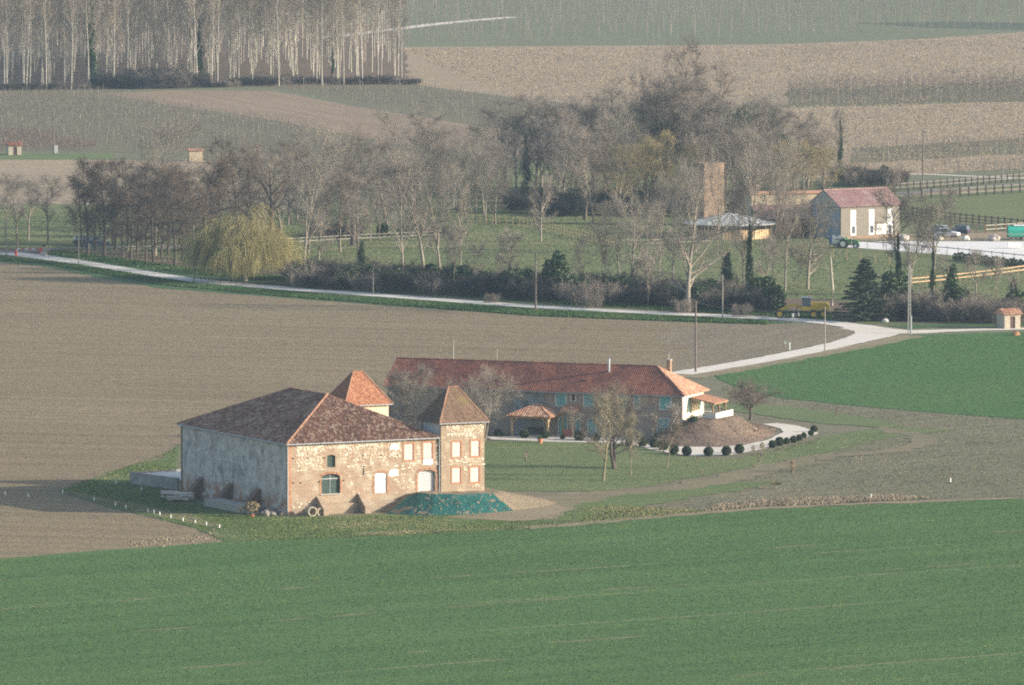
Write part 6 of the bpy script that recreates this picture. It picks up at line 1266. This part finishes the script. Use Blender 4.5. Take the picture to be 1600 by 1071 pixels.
# motor grader
gr_ = thing('motor_grader', 'yellow motor grader parked under the trees at the road bend', 'grader', G(1254, 497), R(176)); m_y = plain('machine yellow', (0.60, 0.40, 0.04), .5, .1)
m = MB(); m.prism([(-3.9, 1.1), (-3.9, 1.9), (-3.6, 2.25), (-1.3, 2.3), (-1.3, 1.1)], lambda a, b: (a, -.6, b), lambda a, b: (a, .6, b)); m.build('engine_hood', m_y, gr_)
m = MB(); m.beam((-1.2, 0, 1.2), (1.4, 0, 1.95), .45, .4); m.beam((1.4, 0, 1.95), (3.6, 0, 1.0), .4, .35); m.build('gooseneck_frame', m_y, gr_)
m = MB(); m.box(-1.25, .1, -.75, .75, 1.15, 1.7); cb = m.build('cab', m_y, gr_); m = MB(); m.box(-1.2, .05, -.7, .7, 1.7, 2.95); m.build('cab_glass', m_glass, cb); m = MB(); m.box(-1.35, .2, -.8, .8, 2.951, 3.06); m.build('cab_roof', m_zinc, cb); m = MB(); m.tube([(-1.0, 0, 3.06), (-1.0, 0, 3.3)], .08, 8); m.build('beacon', plain('orange beacon', (0.6, 0.2, 0.03)), cb)
for sy in (-.95, .95):
    for x in (-3.1, -1.7): wheel(gr_, (x, sy, .62), .62, .4, rim=m_y)
    wheel(gr_, (3.3, sy, .62), .62, .4, rim=m_y)
m = MB(); m.box(-3.6, -1.2, -.7, .7, .6, 1.1); m.build('rear_frame', m_iron, gr_); m = MB(); m.beam((3.3, -.9, .7), (3.3, .9, .7), .18, .2); m.build('front_axle', m_y, gr_); m = MB(); m.beam((.6, -1.7, .45), (1.5, 1.7, .45), .12, .6); m.build('blade', m_zinc, gr_); m = MB(); m.tube([(1.0, 0, .75), (1.0, 0, .9)], .7, 14); m.tube([(1.0, 0, .85), (3.2, 0, .9)], .1, 6); m.tube([(.9, .3, .9), (.7, .3, 1.8)], .06, 6); m.build('blade_circle', m_iron, gr_); m = MB(); m.box(3.9, 4.1, -.9, .9, .5, .9); m.build('front_counterweight', m_iron, gr_)
# teal covered trailer at the right edge
gt = thing('covered_trailer', 'teal tarpaulin covered trailer at the right edge of the yard', 'trailer', G(1592, 375), R(5)); m = MB(); prof = [(-1.1, .6), (-1.15, 1.7), (-.9, 2.2), (-.3, 2.35), (.3, 2.35), (.9, 2.2), (1.15, 1.7), (1.1, .6)]; m.prism(prof, lambda a, b: (-1.9, a, b), lambda a, b: (2.4, a, b)); m.build('cover', plain('teal tarpaulin', (0.03, 0.36, 0.27), .5, .12), gt); m = MB(); m.box(-1.9, 2.4, -1.1, 1.1, .42, .598); m.build('chassis', m_iron, gt); m = MB(); m.box(-.9, 2.0, -.8, .8, 2.36, 2.5); m.build('roof_panel', m_white, gt)
for x in (-1.0, .6):
    for s in (-.95, .95): wheel(gt, (x, s, .36), .36, .22)
wb = thing('white_block', 'white box shaped jump block standing on the sand arena', 'block', G(1585, 389), R(3)); m = MB()
m.box(-1.15, 1.15, -.4, .4, .18, 1.05); m.build('body', m_white, wb)
for x in (-.6, .55): m = MB(); m.box(x - .2, x + .2, -.42, .42, 0, .18); m.build('foot', m_concrete, wb)
# boulders
def rock(label, x, y, r, mat, seed, group='boulders'):
    bm = bmesh.new(); bmesh.ops.create_icosphere(bm, subdivisions=3, radius=1)
    for v in bm.verts: v.co = Vector((v.co.x * 1.15, v.co.y * .9, v.co.z * .8)) * r * (1 + .28 * mnoise.noise(v.co * 1.3 + Vector((seed, 0, 0))) + .1 * mnoise.noise(v.co * 4 + Vector((seed, 0, 0)))); v.co.z = max(v.co.z + r * .55, -.05)
    me = bpy.data.meshes.new('boulder'); bm.to_mesh(me); bm.free(); me.materials.append(mat); o = mesh_obj('boulder', me); o.location = G(x, y); tag(o, label, 'boulder', group); return o
m_rock = plain('pale boulder', (0.50, 0.45, 0.39), .95, .2, 2)
rock('boulder half hidden behind the ivy clad trunks', 1412, 376, .75, m_rock, 1); rock('boulder left of the white hatchback', 1466, 376, .65, m_rock, 2); rock('white rounded boulder right of the white hatchback', 1509, 376, .6, m_concrete_l, 3); rock('large grey boulder before the brown rail fence', 1553, 377, .85, m_rock, 4)
rock('white stone at the foot of the conifer', 1383, 504, .42, m_concrete_l, 5); rock('low red rubble heap at the wheat edge by the hut', 1587, 525, .5, m_brick, 6)
# small shrubs along the arena edge
for k in range(22):
    x = 1492 + k * 5.4; y = 407 + (x - 1492) * .115; plant('cypress', x, y, scale=1.25 + .35 * ((k * 7) % 5) / 5, name='young_cypress', label='small young cypress in the row along the near arena edge', cat='shrub', group='young cypresses along the arena', wid=1.1)
# ---------------------------------------------------------------- road end: barrier, hydrant, blocks
hy = thing('hydrant', 'bright red hydrant at the left end of the gravel road', 'hydrant', G(25, 401)); m_red = plain('red paint', (0.62, 0.05, 0.03), .5, .08); m = MB(); m.tube([(0, 0, 0), (0, 0, .75), (0, 0, .95), (0, 0, 1.02)], [.17, .17, .14, .05], 10); m.build('body', m_red, hy); m = MB(); m.tube([(-.26, 0, .6), (.26, 0, .6)], .07, 8); m.build('outlets', m_red, hy); m = MB(); m.tube([(0, 0, 0), (0, 0, .08)], .24, 10); m.build('base', m_red, hy)
br_ = thing('road_barrier', 'red and white lifting barrier across the park lane', 'barrier', G(64, 398), R(175)); m = MB(); m.box(-.2, .2, -.2, .2, 0, 1.1); m.build('post', m_red, br_)
for k in range(6): m = MB(); m.box(.2 + k * .62, .2 + (k + 1) * .62, -.05, .05, .84, .96); m.build('boom_section', m_white if k % 2 else m_red, br_)
m = MB(); m.box(-1.1, -.2, -.12, .12, .74, 1.02); m.build('counterweight', m_concrete, br_); m = MB(); m.box(3.8, 3.9, -.05, .05, 0, .95); m.build('rest_post', m_white, br_)
bl = thing('stone_block', 'grey stone block beside the lifting barrier', 'block', G(68, 400), .3); m = MB(); m.prism([(-.5, 0), (-.45, .6), (.1, .75), (.5, .5), (.55, 0)], lambda a, b: (a, -.35, b), lambda a, b: (a, .35, b)); m.build('block', m_concrete, bl)
sg_ = thing('sign_post', 'small dark sign on a post beside the lifting barrier', 'sign', G(69, 398)); m = MB(); m.tube([(0, 0, 0), (0, 0, 1.5)], .04, 6); m.build('post', m_zinc, sg_); m = MB(); m.box(-.3, .3, -.05, -.041, 1.25, 1.6); m.build('panel', m_iron, sg_)
mk = thing('marker_post', 'pale green marker post at the gravel road edge', 'post', G(1233.5, 547)); m = MB(); m.tube([(0, 0, 0), (0, 0, .95)], .10, 8); m.build('shaft', plain('pale green plastic', (0.55, 0.66, 0.55)), mk); m = MB(); m.tube([(0, 0, .95), (0, 0, 1.02)], [.11, .04], 8); m.build('cap', m_white, mk)
mk = thing('marker_flag', 'small pale green flag on a stake in the ploughed soil', 'flag', G(1227, 545)); m = MB(); m.tube([(0, 0, 0), (0, 0, .95)], .025, 5); m.build('stake', m_wood_g, mk); m = MB(); m.box(-.14, .14, -.03, .03, .7, 1.0); m.build('flag', plain('pale green plastic', (0.55, 0.66, 0.55)), mk)
# ---------------------------------------------------------------- around the barn
P1, P2 = G(203, 757), G(277, 767); pd = (P2 - P1).normalized(); prz = math.atan2(pd.y, pd.x); PL = (P2 - P1).length
cp = thing('concrete_platform', 'low walled concrete platform at the rear left of the barn', 'platform', P1, prz); m_dirtc = plain('dirty concrete', (0.30, 0.275, 0.25), .95, .3, .8)
m = MB(); m.box(0, PL, 0, .3, -.3, 1.45); m.build('front_wall', m_dirtc, cp); m = MB(); m.box(0, .3, .3, 9.5, -.3, 1.4); m.build('side_wall', m_dirtc, cp); m = MB(); m.box(.3, PL, .3, 9.5, -.3, 1.2); m.build('slab', m_concrete_l, cp)
lp = thing('pole_pile', 'heap of pale thin wooden poles against the grey barn wall', 'wood pile', G(281, 783), BROT - .5); rq = random.Random(8)
for k in range(64):
    z = .12 + rq.uniform(0, .75); y = rq.uniform(-1.1, 1.1) * (1.15 - z); m = MB(); a = rq.uniform(-1.0, 1.0); L = rq.uniform(1.2, 2.8); m.tube([(-L * .8, y - a, z + rq.uniform(-.1, .5)), (L * .6, y + a, z + rq.uniform(-.06, .06))], rq.uniform(.05, .09), 6); m.build('pole', m_wood_g if k % 3 == 0 else plain('pale peeled wood', (0.62, 0.57, 0.50)), lp)
tb_ = thing('timber_stack', 'long grey stack of boards on the grass along the barn side', 'wood pile', B(-3.0, 9.2), BROT)
for i in range(5):
    for j in range(6): m = MB(); m.box(-1.0 + j * .34, -.72 + j * .34, -4.6 + rq.uniform(-.3, .2), 4.4 + rq.uniform(-.3, .3), .1 + i * .17, .25 + i * .17); m.build('board', m_wood_g, tb_)
for y in (-3.5, 0, 3.4): m = MB(); m.box(-1.1, 1.15, y - .06, y + .06, 0, .1); m.build('bearer', m_wood_d, tb_)
pg = thing('concrete_pipe', 'large round concrete pipe lying open end forward by the barn corner', 'pipe', B(2.0, -1.7), BROT, 'concrete pipes by the barn corner'); m = MB(); m.disc((0, 0, .55), 'y', .42, .55, 1.0, 22); m.build('shell', plain('cast concrete', (0.38, 0.33, 0.25)), pg)
pg = thing('concrete_pipe', 'smaller concrete pipe propped behind the large round one', 'pipe', B(2.95, -1.2), BROT + .5, 'concrete pipes by the barn corner'); m = MB(); m.disc((0, 0, .42), 'y', .3, .42, .9, 20); m.build('shell', plain('cast concrete', (0.38, 0.33, 0.25)), pg)
for k in range(9):
    q = B(-.9 - .9 * (k % 4) + .3 * rq.random(), .3 + 1.1 * (k // 3) + .4 * rq.random()); o = rock('grey rubble lump beside the near barn corner', 0, 806, .22 + .14 * (k % 3), plain('dull rubble', (0.24, 0.21, 0.18), .95, .3) if k % 3 else m_brickold, 20 + k, 'rubble by the near barn corner'); o.location = q
dtre = thing('dead_shrub', 'beige dead shrub in a red pot before the barn corner', 'shrub', G(394, 808)); m = MB(); m.tube([(0, 0, 0), (0, 0, .22)], [.18, .26], 10); m.build('pot', plain('terracotta', (0.55, 0.20, 0.10)), dtre); m = MB(); m.tube([(0, 0, .2), (.02, 0, .8)], [.05, .03], 6); m.build('stem', m_bk_mid, dtre)
rng = np.random.default_rng(3); d_ = rng.normal(size=(700, 3)); d_ /= np.linalg.norm(d_, axis=1)[:, None]; lv = leaves('dead_leaves', d_ * (rng.uniform(.35, 1, (700, 1)) ** .5) * [.85, .85, .6] + [0, 0, 1.15], .09, rng, m_boxdry); mesh_obj('dry_foliage', lv, dtre)
stk = ((8, 774), (44, 777), (98, 771), (147, 783), (180, 791), (196.5, 795), (231, 801.5), (240.5, 803), (249.5, 806), (267, 810.5), (286, 815), (305, 818.5), (322.5, 822), (342.5, 825.5), (181, 757), (221, 767))
od = 'first second third fourth fifth sixth seventh eighth ninth tenth eleventh twelfth thirteenth fourteenth'.split()
for k, (x, y) in enumerate(stk):
    lb = '%s white marker stake from the left in the line beside the barn' % od[k] if k < 14 else ('white marker stake left of the concrete platform wall' if k == 14 else 'white marker stake just before the concrete platform wall')
    o = thing('marker_stake', lb, 'stake', G(x, y), rq.uniform(0, 3), 'white marker stakes'); m = MB(); m.tube([(0, 0, -.1), (rq.uniform(-.04, .04), 0, .42)], .07, 7); m.build('sleeve', m_white, o); m = MB(); m.tube([(0.02, .03, 0), (.02, .03, .55)], .015, 4); m.build('stick', m_wood_g, o)
for x, y, lb in ((1153, 0, ''), (1361, 779, 'white marker stake at the edge of the dry grass strip'), (1485, 754, 'white marker stake in the rough meadow at right')):
    if lb: o = thing('marker_stake', lb, 'stake', G(x, y), 0, 'white marker stakes'); m = MB(); m.tube([(0, 0, -.1), (0, 0, .5)], .08, 7); m.build('sleeve', m_white, o); m = MB(); m.tube([(0.02, .03, 0), (.02, .03, .6)], .015, 4); m.build('stick', m_wood_g, o)
fp = thing('flower_pot', 'terracotta pot with sparse plant on the lawn edge', 'pot', G(844, 693)); m = MB(); m.tube([(0, 0, 0), (0, 0, .45), (0, 0, .46), (0, 0, .56)], [.22, .3, .35, .35], 14); m.build('pot', plain('terracotta', (0.55, 0.20, 0.10)), fp); mesh_obj('plant', leaves('pot_leaves', rng.normal(size=(160, 3)) * [.16, .16, .12] + [0, 0, .75], .07, rng, m_laurel), fp)
pa = thing('palm_shrub', 'small yellowish palm standing in the rough meadow', 'palm', G(1212, 764)); m = MB(); m.tube([(0, 0, 0), (0, 0, .5)], [.09, .07], 7); m.build('trunk', m_bk_mid, pa); m = MB()
for k in range(22):
    a = k * 2.4; L = rq.uniform(.5, .8); el = rq.uniform(.1, 1.2); d0 = Vector((math.cos(a) * math.cos(el), math.sin(a) * math.cos(el), math.sin(el))); b0 = Vector((0, 0, .5)); s = d0.cross(Vector((0, 0, 1))).normalized() * .10
    p1 = b0 + d0 * L * .6; p2 = p1 + Vector((d0.x * L * .5, d0.y * L * .5, -.12)); m.add([b0, p1 + s, p2, p1 - s], [(0, 1, 2), (0, 2, 3)], rq.random())
m.build('fronds', leafmat('palm fronds', [(0, (0.12, 0.14, 0.04)), (1, (0.30, 0.28, 0.09))]), pa)

# ---------------------------------------------------------------- ground cover: tufts, clods, dry grass
def scatter(name, label, cat, poly, n, mat, h=(.06, .16), w=.05, blades=2, seed=0, lean=.6, clump=0.0, world_pts=False, var=.35, ang=0.0, excl=()):
    rng = np.random.default_rng(seed); pl = np.array(px_poly(poly) if not world_pts else [(q.x, q.y) for q in poly]); lo, hi = pl.min(0), pl.max(0)
    def pip(pl, P):
        r = np.zeros(len(P), bool); j = len(pl) - 1
        for i in range(len(pl)):
            with np.errstate(divide='ignore', invalid='ignore'):
                c = ((pl[i, 1] > P[:, 1]) != (pl[j, 1] > P[:, 1])) & (P[:, 0] < (pl[j, 0] - pl[i, 0]) * (P[:, 1] - pl[i, 1]) / (pl[j, 1] - pl[i, 1]) + pl[i, 0])
            r ^= c; j = i
        return r
    got = []; tot = 0
    while tot < n:
        P = rng.uniform(lo, hi, (max(20000, n), 2)); k = pip(pl, P) & (P[:, 1] > 700)
        sx = 800 + FOC * P[:, 0] / P[:, 1]; k &= (sx > -120) & (sx < 1720)
        for e in excl: k &= ~pip(np.array(e), P)
        if clump: k &= (np.sin(P[:, 0] * .31 + 2 * np.sin(P[:, 1] * .07)) * np.sin(P[:, 1] * .13 + 1.7 * np.sin(P[:, 0] * .19)) + rng.normal(0, .35, len(P))) > clump
        got.append(P[k]); tot += k.sum()
        if len(got) > 60: break
    P = np.concatenate(got)[:n]; n = len(P); z0 = np.zeros(n) + .02
    base = np.repeat(np.column_stack([P, z0]), blades, 0); N = n * blades; base[:, :2] += rng.normal(0, w, (N, 2)); a = rng.uniform(0, 2 * math.pi, N); hh = rng.uniform(h[0], h[1], N); ww = w * rng.uniform(.6, 1.4, N)
    dx = np.column_stack([np.cos(a), np.sin(a), np.zeros(N)]); tip = base + np.column_stack([rng.normal(0, lean, N) * hh, rng.normal(0, lean, N) * hh, hh])
    V = np.stack([base - dx * ww[:, None], base + dx * ww[:, None], tip], 1).reshape(-1, 3); T_ = np.arange(N * 3).reshape(-1, 3)
    ca, sa = math.cos(ang), math.sin(ang)
    sp = np.array([mnoise.noise(Vector((x * .045, y * .03, seed))) + .8 * mnoise.noise(Vector(((x * ca + y * sa) * (.16 if not ang else .012), (y * ca - x * sa) * (.10 if not ang else .22), seed + 9))) for x, y in P])
    tint = np.repeat(np.clip(rng.normal(.5, .2, n) + sp * var, 0, 1), blades)
    o = mesh_obj(name, np_mesh(name, V, None, T_, tint, mat=mat), kind='stuff'); return tag(o, label, cat)
def turf(name, stops): t = NT(name, .9, .1); t.base(t.ramp(t.attr(), stops)); return t.m
m_t_wheat = turf('wheat blades', [(0, (0.050, 0.102, 0.030)), (.5, (0.092, 0.156, 0.050)), (.9, (0.132, 0.196, 0.070)), (1, (0.20, 0.22, 0.09))])
m_t_wheat2 = turf('bright wheat blades', [(0, (0.048, 0.115, 0.036)), (.6, (0.082, 0.175, 0.056)), (1, (0.13, 0.21, 0.08))])
m_t_grass = turf('grass blades', [(0, (0.065, 0.110, 0.030)), (.5, (0.130, 0.172, 0.058)), (.8, (0.205, 0.21, 0.09)), (1, (0.32, 0.27, 0.15))])
m_t_rough = turf('rough meadow blades', [(0, (0.090, 0.105, 0.045)), (.5, (0.165, 0.160, 0.088)), (1, (0.31, 0.255, 0.17))])
m_t_padd = turf('paddock blades', [(0, (0.075, 0.105, 0.040)), (.5, (0.130, 0.160, 0.070)), (1, (0.23, 0.215, 0.12))]); m_t_dry = turf('dry grass stalks', [(0, (0.20, 0.165, 0.12)), (1, (0.38, 0.32, 0.23))]); m_t_clod = turf('soil clods', [(0, (0.148, 0.113, 0.070)), (.5, (0.225, 0.178, 0.112)), (.85, (0.28, 0.225, 0.145)), (1, (0.40, 0.335, 0.21))])
m_t_verge = turf('verge blades', [(0, (0.030, 0.070, 0.020)), (.6, (0.070, 0.135, 0.045)), (1, (0.16, 0.18, 0.08))]); m_t_mulch = turf('mulch stalks', [(0, (0.10, 0.065, 0.05)), (.6, (0.21, 0.145, 0.10)), (1, (0.36, 0.28, 0.17))])
TRACK_EX = px_poly([(757, 770), (850, 780), (940, 769), (1040, 763), (1040, 768), (950, 778), (890, 797), (830, 815), (757, 814)])
BARN_EX = [(q.x, q.y) for q in (B(-.5, -.6), B(25, -.6), B(25, 30), B(-.5, 30))]
scatter('wheat_blades', 'dense young wheat of the near green field', 'wheat', [(-150, 887), (0, 875), (345, 849), (830, 828), (1200, 797), (1600, 780), (1720, 776), (1740, 1090), (-150, 1090)], 130000, m_t_wheat, (.03, .10), .07, 2, 1, 1.1, var=.42, ang=WANG)
scatter('wheat_blades', 'bright young wheat of the field beside the road', 'wheat', [(1112, 586), (1289, 553), (1428, 525), (1720, 516), (1720, 668), (1450, 645), (1215, 622), (1150, 606)], 40000, m_t_wheat2, (.03, .09), .08, 2, 2, 1.1, var=.25)
scatter('soil_clods', 'clods and straw on the large ploughed field', 'soil', [(-120, 418), (60, 424), (250, 450), (600, 482), (1000, 505), (1330, 520), (1150, 562), (1060, 586), (640, 690), (276, 695), (180, 734), (88, 768), (300, 826), (346, 846), (0, 874), (-120, 884)], 110000, m_t_clod, (.02, .075), .10, 1, 3, 1.6, var=.3, excl=(BARN_EX,))
scatter('lawn_grass', 'short uneven grass of the garden lawn', 'grass', [(757, 768), (757, 694), (930, 694), (1060, 716), (1140, 719), (1290, 683), (1400, 672), (1330, 700), (1150, 735), (1000, 762), (930, 768)], 22000, m_t_grass, (.02, .08), .08, 2, 4, var=.55, excl=(BARN_EX, TRACK_EX))
scatter('barn_grass', 'rough grass round the barn foot', 'grass', [(276, 702), (180, 736), (92, 768), (300, 824), (352, 848), (620, 838), (830, 826), (1000, 812), (1130, 800), (960, 790), (830, 804), (560, 808), (450, 810), (270, 784)], 40000, m_t_grass, (.03, .12), .08, 2, 5, clump=-.7, var=.5, excl=(BARN_EX, TRACK_EX))
scatter('meadow_grass', 'rough brownish grass of the meadow at right', 'grass', [(830, 822), (1000, 765), (1150, 740), (1330, 702), (1400, 670), (1130, 640), (1130, 600), (1215, 624), (1450, 647), (1720, 670), (1720, 776), (1200, 796)], 18000, m_t_rough, (.02, .07), .09, 2, 6, var=.5, excl=(TRACK_EX,))
scatter('dry_grass', 'strip of tall dry grass at the near wheat edge', 'grass', [(1100, 800), (1180, 793), (1300, 788), (1460, 780), (1400, 775), (1200, 782), (1120, 790)], 2600, m_t_dry, (.10, .40), .05, 3, 7, .4)
scatter('verge_grass', 'dark grass on the verge below the gravel road', 'grass', [(-100, 402), (60, 412), (120, 422), (250, 446), (440, 464), (840, 495), (1200, 508), (1200, 503), (840, 485), (440, 456), (300, 444), (120, 415), (0, 402)], 40000, m_t_verge, (.10, .40), .10, 2, 8)
scatter('verge_grass', 'grass strip on the far side of the gravel road', 'grass', [(70, 397), (300, 430), (840, 474), (1300, 500), (1300, 490), (840, 466), (300, 420), (90, 392)], 20000, m_t_verge, (.10, .35), .10, 2, 9)
scatter('paddock_grass', 'uneven grass of the paddock beyond the stream', 'grass', [(0, 330), (420, 335), (800, 300), (1180, 300), (1300, 390), (1600, 440), (1600, 480), (1300, 470), (900, 445), (600, 425), (300, 415), (0, 385)], 40000, m_t_padd, (.05, .16), .12, 2, 10, var=.5)
scatter('stubble_straw', 'pale straw on the far stubble fields', 'stubble', [(620, 76), (1200, 72), (1600, 54), (1720, 50), (1720, 262), (1400, 274), (1180, 275), (1100, 170), (800, 152)], 80000, turf('straw', [(0, (0.20, 0.145, 0.09)), (.6, (0.34, 0.26, 0.165)), (1, (0.42, 0.335, 0.22))]), (.05, .18), .16, 1, 11, .9)
rq = random.Random(12); mv = MB()
for k in range(2600):                                # mulch stalks on the mound
    i = rq.uniform(0, 9.98); j = int(i); fr = i - j; rings = [mo_low, mo_mid, mo_top]; s = rq.uniform(0.05, 1.98); a_, b_ = rings[int(s)], rings[int(s) + 1]; p = a_[j].lerp(a_[j + 1], fr).lerp(b_[j].lerp(b_[j + 1], fr), s - int(s)); hh = rq.uniform(.04, .16); an_ = rq.uniform(0, 6.28); dx = Vector((math.cos(an_), math.sin(an_), 0)) * .05
    mv.add([p - dx, p + dx, p + Vector((rq.gauss(0, .15), rq.gauss(0, .15), hh))], [(0, 1, 2)], rq.random())
tag(mv.build('mound_mulch', m_t_mulch, kind='stuff'), 'brown dry stalks covering the earth mound', 'mulch')
mv = MB()
for k in range(420):                                 # big clods at the near end of the ploughed field
    t_ = rq.random(); p = G(200 + 150 * t_ + rq.gauss(0, 8), 852 - 16 * t_ + rq.gauss(0, 3.5)); r = rq.uniform(.06, .26) * (1.1 if rq.random() < .2 else .7)
    q = [p + Vector((r * math.cos(x) * rq.uniform(.7, 1.3), r * math.sin(x) * rq.uniform(.7, 1.3), 0)) for x in [h * math.pi / 3 for h in range(6)]]; mv.add(q + [p + Vector((rq.gauss(0, .04), rq.gauss(0, .04), r * .9))], [(h, (h + 1) % 6, 6) for h in range(6)], rq.random())
tag(mv.build('turned_clods', m_t_clod, kind='stuff'), 'large turned clods where the ploughed field meets the wheat', 'soil')

# ---------------------------------------------------------------- single out the members of the smaller rows
ORD = 'first second third fourth fifth sixth seventh eighth ninth tenth eleventh twelfth thirteenth fourteenth fifteenth sixteenth seventeenth eighteenth nineteenth twentieth twenty-first twenty-second twenty-third twenty-fourth'.split()
for grp, lb in (('alders of the grove left of the willow', '%s alder trunk from the left in the dark grove left of the willow'), ('budding trees before the far grove', '%s olive tinged budding tree from the left before the far grove'),
                ('bare trees of the stream hedge before the stables', '%s grey bare tree from the left rising out of the stream hedge'), ('young cypresses along the arena', '%s small young cypress from the left along the near arena edge'),
                ('pale bushes along the road edge', '%s pale reddish bush from the left at the near edge of the hedge'), ('shrubs along the far side of the paddock', '%s dark low shrub from the left along the far paddock side'),
                ('rubble by the near barn corner', '%s grey rubble lump from the left beside the near barn corner'), ('thicket behind the pink roofed building', '%s dark thicket bush from the left behind the pink roofed building'),
                ('bushes between conifer and stone hut', '%s purplish bare bush from the left between conifer and stone hut')):
    mem = sorted([o for o in bpy.data.objects if o.get('group') == grp], key=lambda o: o.location.x / o.location.y)
    if len(mem) <= len(ORD):
        for o, w in zip(mem, ORD): o['label'] = lb % w
# ---------------------------------------------------------------- the air
me = bpy.data.meshes.new('haze'); hb = MB(); hb.box(-9100, 9100, -300, 18100, -3, 97)
t = NT('haze'); t.nt.nodes.remove(t.p); vol = t.node('ShaderNodeVolumePrincipled')
vol.inputs['Color'].default_value = (0.54, 0.75, 1.0, 1); vol.inputs['Density'].default_value = 0.000052; vol.inputs['Anisotropy'].default_value = 0.0
t.ln(vol.outputs[0], t.nt.nodes['Material Output'].inputs['Volume'])
hz = hb.build('haze', t.m); tag(hz, 'thin pale haze over the whole valley', 'haze', kind='stuff')
